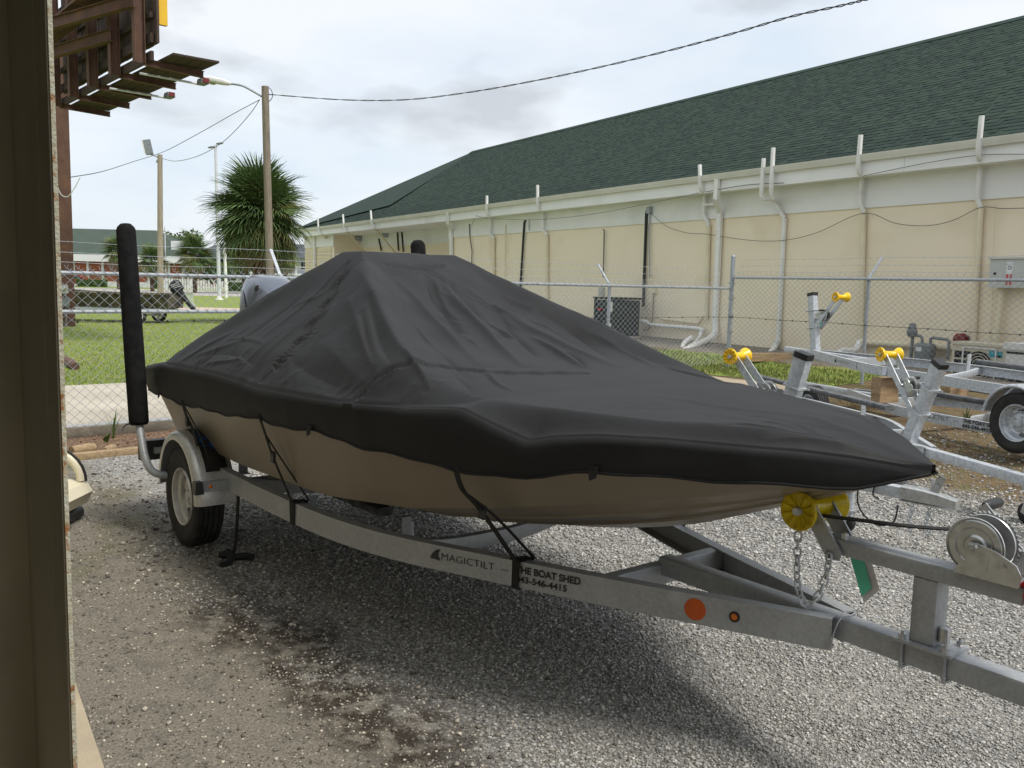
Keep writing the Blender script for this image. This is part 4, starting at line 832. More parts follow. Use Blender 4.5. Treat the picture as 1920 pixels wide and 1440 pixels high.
for i in range(12):
    x_ = rc.uniform(3.3, 4.2); w_ = wid(x_); DZ += crease((x_, -w_ * rc.uniform(0.2, 0.9)), (x_ + rc.uniform(0.15, 0.3), -wid(x_ + 0.2) * rc.uniform(0.1, 0.8)), rc.uniform(0.012, 0.03), rc.choice([-1, 1]) * rc.uniform(0.002, 0.005))
for px, hw, per, hh in SEAMS:
    r = poly_dist(px)
    if r is None: continue
    q, t, Lc, sd_ = r
    ph = t / per * 2 * math.pi + 1.8 * np.sin(t * 31) + 2.0 * np.sin(t * 13 + 1); a_ = hh * (0.55 + 0.45 * np.sin(t * 47 + 2))
    DZ += a_ * np.sin(ph + sd_ * q / hw * 1.2) * np.exp(-(q / hw) ** 2 * 0.9) * np.clip(t / Lc * 8, 0, 1) * np.clip((1 - t / Lc) * 8, 0, 1)
    DZ += -0.012 * np.exp(-(q / 0.012) ** 2)
tent = sstep(Z - np.interp(SS, FE_S, FE_Z), 0.02, 0.3)
for fx, fy, am, ph in ((7, 9, 0.0022, 0), (13, -8, 0.0018, 1), (5, 17, 0.0016, 2), (21, 11, 0.0012, 4), (9, -23, 0.0012, 5)):
    DZ += am * np.sin(fx * SS + fy * LL + ph + 1.3 * np.sin(3.1 * SS + 2.3 * LL)) * (0.12 + 0.88 * tent)
# slow sagging on the bow deck plane
DZ += -0.012 * np.exp(-((SS - 3.65) / 0.35) ** 2 - ((LL - 0.1) / 0.35) ** 2) + 0.008 * np.exp(-((LL + 0.02) / 0.035) ** 2) * sstep(SS, 3.3, 3.6)
edge = np.abs(lg_)[None, :]; DZ *= np.clip((1 - edge) / 0.04, 0, 1)
Z = Z + DZ
# skirt rows hanging down both sides
V = []; ring = []
HM = np.interp(sg_, HM_S, HM_Z)
for i in range(NS):
    w = WW[i, 0]; zn, zf = Z[i, 0], Z[i, -1]; s = sg_[i]; hem = HM[i] + 0.006 * math.sin(s * 9) + 0.004 * math.sin(s * 23 + 1)
    row = []
    K = 14
    def skirt(sgn, zt, he):
        o = []
        for k_ in range(1, K + 1):
            t = k_ / K; rr = min(w, 0.012); a = min(1, t * 14) * math.pi / 2
            outw = rr * math.sin(a) * 0.6 if t < 0.05 else rr * 0.6
            bl = 0.005 * math.sin(math.pi * t) * math.sin(s * 4.3 + 2 * t) + 0.004 * math.sin(s * 11 + t * 5) * t
            pull = -0.030 * t * t
            y = sgn * max(0.004, (w + outw + (bl + pull) * min(1, w / 0.3))); z = zt - 0.012 * (1 - math.cos(a)) - (zt - he) * t ** 1.05
            o.append((s + (0.012 * (1 if w < 0.1 else 0)) * 0, y, z))
        return o
    near = skirt(-1, zn, hem); far = skirt(1, zf, hem)
    row = near[::-1] + [(s, LL[i, j], Z[i, j]) for j in range(NL)] + far
    V += row
k = len(V) // NS
cov = thing('boat_cover', 'black fabric cover stretched over console and bow of the boat', 'boat cover', TO, TA)
b = MB(); b.add(V, [(i * k + j, (i + 1) * k + j, (i + 1) * k + j + 1, i * k + j + 1) for i in range(NS - 1) for j in range(k - 1)])
# stern flap closing the back
b.add([V[j] for j in range(k)], [tuple(range(k))])
b.build('cloth', covm, cov, 75)
hemb = MB()
for side in (0, k - 1):
    hemb.tube([V[i * k + side] for i in range(0, NS, 5)] + [V[(NS - 1) * k + side]], 0.006, 6)
    hb = hemb.build('hem_cord', covm, cov, 80); hemb = MB()
for (a_, c_) in ((-0.02, 0), (0.02, 0)): pass
# tie down straps
def strap(path, w=0.024, nm='tie_strap'):
    b = MB(); b.ribbon(crv([Vector(p) for p in path], 6), w, (1, 0.15, 0), 0.004); return b.build(nm, webbing, cov, 40)
def buckle(p, nm='buckle'):
    b = MB(); b.box(p, (0.036, 0.014, 0.055)); return b.build(nm, blackp, cov)
def rail_y(s): return float(np.interp(s, [1.2, 1.85, 2.25, 2.55, 2.9, 3.5, 4.24], [-0.84, -0.815, -0.765, -0.69, -0.565, -0.345, -0.073]))
def rail_z(s): return float(np.interp(s, [1.2, 2.55, 2.9, 3.5, 4.24], [.475, .48, .485, .497, .522]))
def wrap(s):
    y, z = rail_y(s), rail_z(s); b = MB(); yo = 0.075; h = BH / 2 + 0.004
    b.sweep([(s - 0.01, y - 0.008, z - h), (s - 0.01, y - 0.008, z + h), (s - 0.005, y + yo * 0.8, z + h + 0.002), (s - 0.005, y + yo * 0.8, z - h)], [(-0.022, -0.0025), (0.022, -0.0025), (0.022, 0.0025), (-0.022, 0.0025)], up=(0, -1, 0.2), loop=True); b.build('strap_loop', webbing, cov, 30)
for s0, s1 in ((3.12, 3.10), (1.68, 1.70)):
    y0 = -(wid(s0) - 0.012); z0 = float(np.interp(s0, HM_S, HM_Z)); y1, z1 = rail_y(s1), rail_z(s1) + BH / 2
    strap([(s0, y0, z0 + 0.02), (s0 + 0.01, y0 + 0.03, z0 - 0.08), ((s0 + s1) / 2, (y0 * 0.55 + y1 * 0.45) - 0.01, z0 * 0.55 + z1 * 0.45), (s1 - 0.01, y1 - 0.012, z1 + 0.01)], 0.030 if s0 > 3 else 0.018)
    strap([(s0 + 0.01, y0 + 0.035, z0 - 0.09), ((s0 + s1) / 2 + 0.03, (y0 * 0.5 + y1 * 0.5) + 0.02, z0 * 0.5 + z1 * 0.5), (s1 + 0.02, y1 + 0.07, z1 + 0.006)], 0.022 if s0 > 3 else 0.012)
    buckle(((s0 * 0.55 + s1 * 0.45), (y0 * 0.55 + y1 * 0.45) - 0.01, z0 * 0.55 + z1 * 0.45)); wrap(s1)
strap([(0.50, -0.995, 0.92), (0.55, -0.985, 0.84), (0.60, -0.965, 0.76), (0.64, -0.95, 0.66)], 0.024); strap([(0.51, -0.995, 0.91), (0.60, -0.97, 0.82), (0.70, -0.94, 0.70), (0.74, -0.92, 0.60)], 0.010); buckle((0.57, -0.985, 0.80))
for s0, s1 in ((3.12, 3.10), (1.68, 1.70)):
    y0 = wid(s0) - 0.012; strap([(s0, y0, 0.99), (s0, y0 - 0.08, 0.85), (s1, -rail_y(s1), rail_z(s1) + 0.05)], 0.024)
for s0 in (0.02, 2.19, 3.64):
    z0 = float(np.interp(s0, HM_S, HM_Z)); y0 = -(wid(s0) - 0.014)
    b = MB(); b.add([(s0 - 0.025, y0, z0 + 0.02), (s0 + 0.03, y0, z0 + 0.02), (s0 + 0.028, y0 - 0.006, z0 - 0.02), (s0 - 0.002, y0 - 0.01, z0 - 0.035)], [(0, 1, 2, 3)]); b.build('loose_tab', webbing, cov, 0)

# ================================================================== SHED the camera stands in
HA_ = Vector((-0.545, 0.838, 0)).normalized(); HN = Vector((0.838, 0.545, 0)).normalized()
J = DY(121, 720, 1.5); J.z = 0; SLA = Vector((-1.35, 2.809, 0))
jm = mat('painted_steel_jamb', (0.40, 0.38, 0.29), (0.355, 0.335, 0.255), 3, 0.55, 0, 0.1, 30, dirt=((0.31, 0.29, 0.22), 2.0, 0.5, 0.7))
rustm = mat('rusty_painted_edge', (0.44, 0.44, 0.36), (0.38, 0.35, 0.25), 30, 0.7, 0, 0.3, 150, lo=0.42, hi=0.6, dirt=((0.26, 0.115, 0.035), 55, 0.54, 0.66))
shm = mat('shed_sheet_metal', (0.34, 0.33, 0.28), (0.30, 0.29, 0.245), 2, 0.6)
shed = thing('storage_shed', 'tan steel shed wall and open doorway with a rust speckled edge', 'shed', J)
sh_rz = math.atan2(HN.y, HN.x); shed.rotation_euler = (0, 0, sh_rz)      # local x = outward, local y = along the wall, away from the door
b = MB(); b.box((-0.003, 0.006, 2.15), (0.0070, 0.012, 4.3)); b.build('door_edge', rustm, shed, 0)
b = MB(); b.box((-0.005, 0.105, 2.15), (0.008, 0.186, 4.3)); b.build('jamb_plate', jm, shed, 0)
b = MB(); b.box((-0.004, 4.1, 2.15), (0.012, 7.8, 4.3)); b.build('front_wall', jm, shed, 0)
b = MB(); b.box((-0.16, 0.82, 2.15), (0.30, 0.05, 4.3)); b.build('wall_post', jm, shed, 0)
b = MB(); b.box((-4.0, 0.0, 4.36), (8.1, 16.2, 0.12)); b.build('roof', shm, shed, 0)
b = MB(); b.box((-8.0, 0.0, 2.15), (0.1, 16.0, 4.3)); b.build('back_wall', shm, shed, 0)
b = MB(); b.box((-4.0, 8.0, 2.15), (7.9, 0.1, 4.3)); b.build('side_wall', shm, shed, 0)
b = MB(); b.box((-4.0, -8.0, 2.15), (7.9, 0.1, 4.3)); b.build('side_wall', shm, shed, 0)
slabm = mat('tan_concrete_slab', (0.46, 0.39, 0.28), (0.38, 0.32, 0.23), 5, 0.9, 0, 0.2, 80, coord='World')
P_ = [SLA + HA_ * 9, SLA - HA_ * 11, SLA - HA_ * 11 - HN * 9, SLA + HA_ * 9 - HN * 9]
b = MB(); b.prism([tuple(p) for p in P_], lambda p: (p[0], p[1], -0.05), lambda p: (p[0], p[1], 0.035)); struct(b.build('floor_slab', slabm))
# cream plastic cart beside the shed wall
ct = thing('garden_cart', 'cream plastic garden cart with black rimmed hoop beside the shed wall', 'cart', G(118, 990, 0))
ct.location.z = 0; pc = mat('cream_plastic', (0.72, 0.66, 0.50), (0.68, 0.62, 0.46), 4, 0.4); R_c = 1.0
b = MB(); poly = [(-0.40, 0.02), (0.06, 0.06), (0.10, 0.14), (0.06, 0.20), (-0.42, 0.27)]
b.prism(poly, lambda p: (p[0], -0.22, p[1] + 0.06), lambda p: (p[0], 0.22, p[1] + 0.06)); b.build('tray', pc, ct, 30)
for y_ in (-0.20, 0.20):
    b = MB(); b.tube(arc((-0.16, y_, 0.27), 0.19, 0, 180, 14), 0.028, 10); h_ = b.build('hoop', pc, ct)
    b = MB(); b.tube(arc((-0.16, y_, 0.27), 0.222, 0, 180, 14), 0.010, 8); b.build('hoop_rim', blackp, h_)
for x_ in (-0.32, -0.02):
    b = MB(); b.lathe([(0, -0.24), (0.04, -0.24), (0.05, -0.23), (0.05, 0.23), (0.04, 0.24), (0, 0.24)], 'y', 16, c=(x_, 0, 0.05)); b.build('wheel_roller', blackp, ct)

# ================================================================== CHAIN LINK FENCES
def fence_run(name, label, A, D, L, N_out, post_t, ztop, mesh_lo, extra_rails, terminal_t=(), group=None, zf=None):
    """A start, D direction, N_out outward (arms lean that way); everything in world axes relative to A"""
    f = thing(name, label, 'fence', A, 0, group); D = D.normalized(); zf = zf or (lambda t: 0.0)
    P = lambda t, z, o=0.0: D * t + N_out * o + Vector((0, 0, z))
    b = MB(); b.tube([P(0, ztop), P(L, ztop)], 0.021, 10); b.build('top_rail', galv_f, f)
    for (t0, t1, z) in extra_rails:
        b = MB(); b.tube([P(t0, z), P(t1, z)], 0.021, 10); b.build('rail', galv_f, f)
    for t in post_t:
        b = MB(); z0 = zf(t) - 0.05; b.tube([P(t, z0, 0.03), P(t, ztop + 0.01, 0.03)], 0.027, 12); b.lathe([(0.033, -0.03), (0.034, 0.012), (0.026, 0.03), (0, 0.034)], 'z', 12, c=P(t, ztop + 0.01, 0.03)); po = b.build('post', galv_f, f)
        b = MB(); b.sweep([P(t, ztop + 0.02, 0.03), P(t, ztop + 0.33, 0.30)], [(-0.018, -0.004), (0.018, -0.004), (0.018, 0.01), (-0.018, 0.01)], up=tuple(N_out)); b.build('barbed_wire_arm', galv_f, po)
    for t, zt in terminal_t:
        b = MB(); b.tube([P(t, zf(t) - 0.05), P(t, zt)], 0.038, 14); b.lathe([(0.042, 0), (0.042, 0.02), (0.03, 0.045), (0, 0.05)], 'z', 14, c=P(t, zt - 0.01)); po = b.build('terminal_post', galv_f, f)
        for zz in (0.35, 0.62, 0.9, 1.2, 1.45):
            b = MB(); b.lathe([(0.039, -0.012), (0.045, -0.012), (0.045, 0.012), (0.039, 0.012)], 'z', 12, c=P(t, zf(t) + zz)); b.bar(P(t, zf(t) + zz) - D * 0.08, P(t, zf(t) + zz) + D * 0.08, 0.01, 0.014); b.build('brace_band', galv_f, po)
    # diamond mesh: all wires of one fence are far past 300 pieces
    m_ = MB(); dw = 0.104; dh = 0.098; hi = ztop + 0.045; H_ = hi - mesh_lo; k = dw / dh
    wr = 0.0024; pr3 = [(wr, 0), (-wr * 0.5, wr * 0.87), (-wr * 0.5, -wr * 0.87)]
    n = int((L + H_ * k) / dw) + 1
    for i in range(n):
        for sgn in (1, -1):
            u0 = (i * dw - H_ * k) if sgn > 0 else i * dw; u1 = u0 + sgn * H_ * k; z0, z1 = mesh_lo, hi
            if sgn > 0:
                if u0 < 0: z0 += -u0 / k; u0 = 0
                if u1 > L: z1 -= (u1 - L) / k; u1 = L
            else:
                if u0 > L: z0 += (u0 - L) / k; u0 = L
                if u1 < 0: z1 -= -u1 / k; u1 = 0
            if z1 - z0 > 0.02: m_.sweep([P(u0, z0 + zf(u0) * (1 - (z0 - mesh_lo) / H_), -0.02 + 0.003 * sgn), P(u1, z1, -0.02 + 0.003 * sgn)], pr3, caps=False)
    for i in range(int(L / dw)):
        u = (i + 0.5) * dw; 
        for sgn in (-1, 1): m_.sweep([P(u, hi - 0.01, -0.02), P(u + sgn * 0.018, hi + 0.032, -0.02)], pr3, caps=False)
    o = m_.build('wire_mesh', galv_f, f, 0, False); o['kind'] = 'stuff'
    for (zz, oo) in ((ztop + 0.10, 0.10), (ztop + 0.20, 0.19), (ztop + 0.31, 0.285)):
        b = MB(); ns = max(8, int(L / 0.6)); pts = [P(L * i / ns, zz + 0.008 * math.sin(i * 1.7), oo) for i in range(ns + 1)]
        b.tube(pts, 0.0022, 4, caps=False)
        for i in range(int(L / 0.125)):
            u = i * 0.125 + 0.03; q = P(u, zz, oo)
            b.sweep([q + Vector((0.004, 0, -0.016)), q + Vector((-0.004, 0, 0.016))], pr3, caps=False)
        b.build('barbed_wire', galv_f, f, 0, False)
    b = MB(); z_ = 1.17; b.tube([P(L * i / 20, z_ + 0.006 * math.sin(i * 2.1), -0.035) for i in range(21)], 0.0035, 5)
    w_ = b.build('tension_wire', cable, f)
    for i in range(int(L / 0.33)):
        b = MB(); b.box(P(0.1 + i * 0.33 + 0.09 * math.sin(i * 7.1), z_, -0.037), (0.014, 0.014, 0.022)); b.build('wire_clip', blackp, w_, 0)
    return f
def f_t(u): q = PLN(u, 520, FP, FNn); return (q - FP).dot(FD)
TT = f_t(1373); A0 = FP - FD * 3.0
tp = sorted([3.0 + f_t(u) for u in (528, 868, 1146)]); 
fence_run('chain_link_fence', 'long grey chain link fence with three barbed wires behind the boat, lower of two runs', A0, FD, TT + 3.0, -FNn, [0.6] + tp, 1.655, 0.09, [(0, tp[0] + 2.2, 1.27), (0, tp[0] + 2.2, 0.105)], [], zf=lambda t: gz1((A0 + FD * t).x, (A0 + FD * t).y))
TP = FP + FD * TT; RD = (-WD); RL = 11.0
def r_t(u): q = PLN(u, 520, TP, WN); return (q - TP).dot(RD)
fence_run('chain_link_fence', 'taller grey chain link fence beside the cream building, behind the empty trailers', TP, RD, RL, WN, [r_t(1627), r_t(1627) + 3.0, r_t(1627) + 6.0], 1.84, 0.22, [], [(0.0, 2.19)], zf=lambda t: gz1((TP + RD * t).x, (TP + RD * t).y))

# ================================================================== CREAM BUILDING
creamw = mat('cream_render', (0.86, 0.76, 0.58), (0.82, 0.725, 0.555), 0.6, 0.9, 0, 0.08, 40, coord='World', dirt=((0.72, 0.61, 0.44), 0.9, 0.56, 0.9))
fasc = mat('white_fascia', (0.82, 0.82, 0.80), (0.78, 0.78, 0.76), 1.2, 0.7, 0, 0.03, 30, coord='World', dirt=((0.60, 0.60, 0.57), 0.8, 0.55, 0.9))
gutm = mat('gutter_cream', (0.70, 0.69, 0.63), (0.64, 0.63, 0.57), 2, 0.6, coord='World')
bl = thing('commercial_building', 'long cream building with white fascia and dark green shingle roof', 'building', W0, math.atan2(RD.y, RD.x))
# local x = RD (towards the right of the picture), local y = WN rotated: away from camera; z up
def wl(u, v, off=0.0):
    """pixel -> local (x along, z) on the wall plane moved off metres towards the camera"""
    q = PLN(u, v, W0 - WN * off, WN) - W0; return (q.dot(RD), q.z)
YS = 1.0                                                            # local y axis equals WN
assert abs(Vector((-RD.y, RD.x, 0)).dot(WN) - 1) < 1e-3
x_cor = wl(843, 450)[0]; x_ret = wl(626, 470)[0]; x_end = wl(572, 470)[0]; XR = 16.0
z_fb = wl(1500, 398.7, 0.03)[1]; z_ft = wl(1500, 348, 0.03)[1]; z_ub = wl(1500, 343.6, 0.36)[1]; z_gb = wl(1500, 317, 0.36)[1]; z_gt = wl(1500, 306, 0.40)[1]
def wbox(b, x0, x1, y0, y1, z0, z1): b.box(((x0 + x1) / 2, (y0 + y1) / 2, (z0 + z1) / 2), (x1 - x0, y1 - y0, z1 - z0))
b = MB(); z_wt = max(z_ft, z_ub + 0.02); wbox(b, x_cor, XR, 0.0, 9.0, 0.0, z_wt); wall = b.build('wall', creamw, bl, 0)
b = MB(); wbox(b, x_ret - 0.0, x_cor - 0.004, 1.3, 9.0, 0.0, z_wt); b.build('recessed_wall', creamw, bl, 0)
b = MB(); wbox(b, x_end, x_ret, 0.02, 9.0, 0.0, z_wt); b.build('end_wall', creamw, bl, 0)
zz = 0.5
sidm = mat('cream_siding', (0.72, 0.63, 0.43), (0.67, 0.58, 0.40), 2, 0.8)
while zz < z_fb - 0.1:
    b = MB(); b.prism([(0.0, 0), (0.030, 0), (0.012, 0.148), (0.0, 0.148)], lambda p: (x_end - 0.01, 0.018 - p[0], zz + p[1]), lambda p: (x_ret - 0.32, 0.018 - p[0], zz + p[1])); b.build('siding_board', sidm, bl, 0); zz += 0.15
b = MB(); wbox(b, x_cor - 0.03, XR, -0.030, 0.0 - 0.002, z_fb, z_wt); b.build('frieze_board', fasc, bl, 0)
b = MB(); wbox(b, x_ret, x_cor - 0.04, 1.27, 1.298, z_fb - 0.02, z_wt); b.build('frieze_board', fasc, bl, 0)
b = MB(); wbox(b, x_end - 0.02, x_ret, -0.030, 0.018, z_fb, z_wt); b.build('frieze_board', fasc, bl, 0)
b = MB(); wbox(b, x_end - 0.35, XR, -0.38, 1.32, z_ub + 0.012, z_ub + 0.035); b.build('soffit', fasc, bl, 0)
zf_ = z_ub; seg_x = [x_end - 0.4] + [x_end + 4.7 * i for i in range(1, 12) if x_end + 4.7 * i < XR - 1] + [XR]
for i in range(len(seg_x) - 1):
    b = MB(); wbox(b, seg_x[i] + 0.003, seg_x[i + 1] - 0.003, -0.40, -0.375, zf_, z_gt - 0.01); b.build('fascia_board', fasc, bl, 0)
b = MB(); b.sweep([(x_end - 0.45, -0.402, z_gt - 0.06), (XR, -0.402, z_gt - 0.06)], [(0, 0.055), (0.0, -0.06), (0.07, -0.06), (0.085, -0.02), (0.115, 0.03), (0.12, 0.055), (0.11, 0.055), (0.10, 0.03), (0.07, -0.05), (0.008, -0.05), (0.008, 0.055)]); b.build('gutter', gutm, bl, 20)
for i in range(14):
    b = MB(); xx_ = x_end + 2.6 * i + 1; 
    if xx_ < XR: wbox(b, xx_, xx_ + 0.015, -0.52, -0.40, z_gt - 0.012, z_gt - 0.004); b.build('gutter_hanger', gutm, bl, 0)
# roof
RW = 5.0; q = PLN(885, 285, W0 + WN * RW, WN) - W0; x_r1, z_r = q.dot(RD), q.z
EY, EZ = -0.46, z_gt + 0.005; slope = (z_r - EZ) / (RW - EY)
def roof_pt(x, y): return Vector((x, y, EZ + (y - EY) * slope))
# kink of the hip where the low skirt roof begins
d_ = ray(735, 385); pn = Vector((0, -slope, 1)); o0 = roof_pt(0, 0)
def to_local(p): q = p - W0; return Vector((q.dot(RD), q.dot(WN), q.z))
dl = Vector((d_.dot(RD), d_.dot(WN), d_.z)); cl = to_local(CAM); tk = (o0 - cl).dot(pn) / dl.dot(pn); KP = cl + dl * tk
roofm = mat('dark_green_shingle', (0.026, 0.044, 0.036), (0.034, 0.055, 0.045), 3.0, 0.95, 0, 0.2, 60, coord='World', spec=0.2)
rf = MB(); xc = x_end - 0.42
E0, E1, E2 = roof_pt(XR, EY), roof_pt(KP.x, EY), roof_pt(xc, EY)
R0_, R1_ = roof_pt(XR, RW), roof_pt(x_r1, RW)
rf.add([E0, E1, KP, R1_, R0_], [(0, 1, 2, 3, 4)]); rf.add([E1, E2, KP], [(0, 1, 2)])
BK0, BK1 = Vector((XR, 2 * RW - EY, EZ)), Vector((x_r1 - 4, 2 * RW - EY, EZ)); rf.add([R0_, R1_, BK1, BK0], [(0, 1, 2, 3)]); rf.add([R1_, KP, E2, BK1], [(0, 1, 2, 3)])
rf.build('roof', roofm, bl, 0); roof_o = bpy.data.objects['roof.001'] if 'roof.001' in bpy.data.objects else bpy.data.objects['roof']
b = MB(); b.sweep([R0_ + Vector((0, 0, 0.02)), R1_ + Vector((0, 0, 0.02))], [(-0.16, -0.09), (0, 0.02), (0.16, -0.09), (0.15, -0.11), (0, 0.0), (-0.15, -0.11)]); b.build('ridge_cap', roofm, bl, 30)
b = MB(); b.sweep([R1_ + Vector((0, 0, 0.02)), KP + Vector((0, 0, 0.02)), E2 + Vector((0, 0, 0.02))], [(-0.12, -0.03), (0, 0.02), (0.12, -0.03), (0, -0.02)]); b.build('hip_cap', roofm, bl, 30)
# shingle tabs
ca = math.atan(slope); sl_len = (RW - EY) / math.cos(ca); course = 0.145; tabs = []
def xmin_at(y):
    if y < KP.y: return E2.x + (KP.x - E2.x) * (y - EY) / (KP.y - EY)
    return KP.x + (R1_.x - KP.x) * (y - KP.y) / (RW - KP.y)
rr_ = random.Random(5)
for c in range(int(sl_len / course)):
    y = EY + c * course * math.cos(ca); x = max(xmin_at(y) + 0.1, -30) + (0.15 if c % 2 else 0) + rr_.uniform(0, 0.12)
    while x < 12.5:
        wd_ = rr_.choice([0.13, 0.17, 0.22, 0.27]); tabs.append((x, y, wd_, rr_.random(), c)); x += wd_ + rr_.choice([0.0, 0.0, 0.06, 0.12])
shm_ = []
for nm, c1, c2 in (('shingle_green', (0.030, 0.050, 0.038), (0.038, 0.061, 0.046)), ('shingle_dark', (0.022, 0.036, 0.030), (0.028, 0.044, 0.037)), ('shingle_mid', (0.026, 0.044, 0.036), (0.033, 0.053, 0.043))):
    shm_.append(mat(nm, c1, c2, 9, 0.95, 0, 0.2, 90, spec=0.2, coord='World'))
def tab_mesh(b, x, y, w, z_extra=0.0):
    L_ = course * 1.06; p = [roof_pt(x, y), roof_pt(x + w, y), roof_pt(x + w, y + L_ * math.cos(ca)), roof_pt(x, y + L_ * math.cos(ca))]; n_ = Vector((0, -math.sin(ca), math.cos(ca)))
    t = 0.011; a = [p[0] + n_ * t, p[1] + n_ * t, p[2] + n_ * 0.004, p[3] + n_ * 0.004]
    b.add([p[0], p[1]] + a, [(2, 3, 4, 5), (0, 1, 3, 2), (0, 2, 5), (1, 4, 3)])
tabs.sort(key=lambda q: (to_local(CAM) - roof_pt(q[0] + 0.1, q[1])).length + (50 if q[0] > 11.0 else 0))
base_tabs = {}
for (x, y, w, r, c) in tabs[:300]:
    mi_ = 1 if r < 0.33 or c < 5 and r < 0.6 else (0 if r < 0.75 else 2); key = (w, mi_)
    if key not in base_tabs:
        b = MB(); tab_mesh(b, 0, EY, w); o = b.build('shingle', shm_[mi_], roof_o, 0, False); base_tabs[key] = o.data
    else: o = bpy.data.objects.new('shingle', base_tabs[key]); COL.objects.link(o); o.parent = roof_o
    o.location = Vector((x, y - EY, (y - EY) * slope))
b = MB()
for (x, y, w, r, c) in tabs[300:]:
    b.cur = 1 if r < 0.33 or c < 5 and r < 0.6 else (0 if r < 0.75 else 2); tab_mesh(b, x, y, w)
o = b.build('shingle_field', shm_, roof_o, 0, False); o['kind'] = 'stuff'

# pipes on the wall: pixel polylines on the wall plane
def wpath(px, offs):
    o = []
    for (u, v), f in zip(px, offs if isinstance(offs, (list, tuple)) else [offs] * len(px)):
        x, z = wl(u, v, f); o.append(Vector((x, -f, z)))
    return o
def wpipe(px, offs, r, mt, name, n=10, smooth=None):
    b = MB(); b.tube(wpath(px, offs), r, n); return b.build(name, mt, bl, 50)
def vent(px_top, px_lo, foot, mt_lo=creamp, r=0.045):
    wpipe(px_top, [0.50] * 2 + [0.44, 0.12], r * 0.92, whitep, 'vent_pipe'); 
    wpipe(px_lo, [0.12, 0.12, 0.06], r * 0.92, whitep, 'vent_pipe'); wpipe(foot, 0.055, r, mt_lo, 'riser_pipe')
vent([(1841, 217), (1834, 285), (1836, 297), (1839, 303)], [(1839, 303), (1832, 372), (1839, 390)], [(1839, 390), (1824, 655)])
vent([(1614, 253), (1609, 312), (1612, 324), (1617, 329)], [(1617, 329), (1612, 380), (1620, 398)], [(1620, 398), (1613, 650)])
vent([(1450, 277), (1446, 360), (1449, 372), (1449, 374)], [(1449, 374), (1458, 388), (1471, 409)], [(1471, 409), (1460, 640), (1440, 668)], whitep)
wpipe([(1432, 297), (1427, 366), (1431, 373), (1447, 374)], [0.5, 0.5, 0.45, 0.3], 0.040, whitep, 'vent_pipe')
vent([(1312, 309), (1313, 350), (1316, 358), (1322, 360)], [(1322, 360), (1319, 400), (1329, 423)], [(1329, 423), (1324, 600)])
wpipe([(1319, 384), (1340, 383)], 0.14, 0.035, whitep, 'vent_pipe')
vent([(1008, 347), (1008, 380), (1011, 391), (1018, 393)], [(1018, 393), (1018, 432), (1026, 441)], [(1026, 441), (1026, 560)])
vent([(913, 367), (913, 400), (916, 406), (920, 407)], [(920, 407), (919, 440), (926, 447)], [(926, 447), (926, 545)])
for top, el, bot in (((695, 395), (697, 419), (742, 475)), ((643, 402), (645, 427), (690, 478)), ((596, 408), (597, 431), (635, 470))):
    wpipe([top, el], 0.5, 0.040, whitep, 'vent_pipe'); wpipe([el, (el[0] + 6, el[1] + 8)], [0.5, 0.42], 0.04, whitep, 'vent_pipe')
    p0 = wpath([(el[0] + 6, el[1] + 8)], [0.42])[0]; x1, z1 = wl(*bot, -1.2); b = MB(); b.tube([p0, Vector((x1, 1.2, z1))], 0.040, 10); b.build('vent_pipe', creamp, bl)
def downspout(px, offs, nm='downspout', w=0.11):
    b = MB(); b.sweep(wpath(px, offs), rrect(w, w * 0.8, 0.012, 2), up=(0, -1, 0)); return b.build(nm, whitep, bl, 40)
downspout([(1345, 336), (1343, 372), (1350, 400), (1341, 604)], [0.46, 0.44, 0.08, 0.08])
downspout([(840, 398), (839, 418), (846, 432), (846, 520)], [0.46, 0.44, 0.08, 0.08])
downspout([(590, 424), (590, 520)], [0.08, 0.08])
for px, r_, mt_ in (([(1214, 393), (1212, 400), (1206, 575)], 0.035, blackp), ([(985, 413), (983, 418), (975, 548)], 0.032, blackp), ([(880, 420), (881, 445), (885, 470), (884, 520)], 0.018, cableg), ([(948, 421), (947, 520)], 0.015, creamp), ([(1131, 430), (1133, 433), (1131, 520)], 0.016, cableg), ([(1219, 392), (1218, 420), (1218, 520)], 0.014, galv_f), ([(992, 411), (992, 432)], 0.012, galv_f), ([(1866, 375), (1858, 640)], 0.006, creamp)):
    wpipe(px, 0.06, r_, mt_, 'conduit', 8)
b = MB(); x, z = wl(1218, 394, 0.08); b.box((x, -0.09, z), (0.10, 0.10, 0.16)); b.build('conduit_head', galv_f, bl)
# cables
def wcable(px, off, nm='wall_cable', r=0.010, mt_=None):
    b = MB(); b.tube(crv(wpath(px, off), 6), r, 5); return b.build(nm, mt_ or cableg, bl)
wcable([(892, 404), (915, 409), (1000, 412), (1100, 403), (1200, 385), (1310, 362)], 0.42, r=0.006, mt_=cableg)
wcable([(1322, 360), (1400, 347), (1470, 343)], 0.46, r=0.008); wcable([(1618, 330), (1740, 305), (1836, 291), (1925, 289)], 0.46, r=0.006, mt_=cableg)
wcable([(1218, 398), (1250, 424), (1290, 437), (1326, 439), (1400, 450), (1465, 451), (1530, 437), (1618, 400), (1680, 419), (1740, 423), (1790, 412), (1838, 389), (1880, 391), (1925, 390)], 0.10, r=0.006)
wcable([(884, 424), (892, 404)], 0.2, r=0.006)
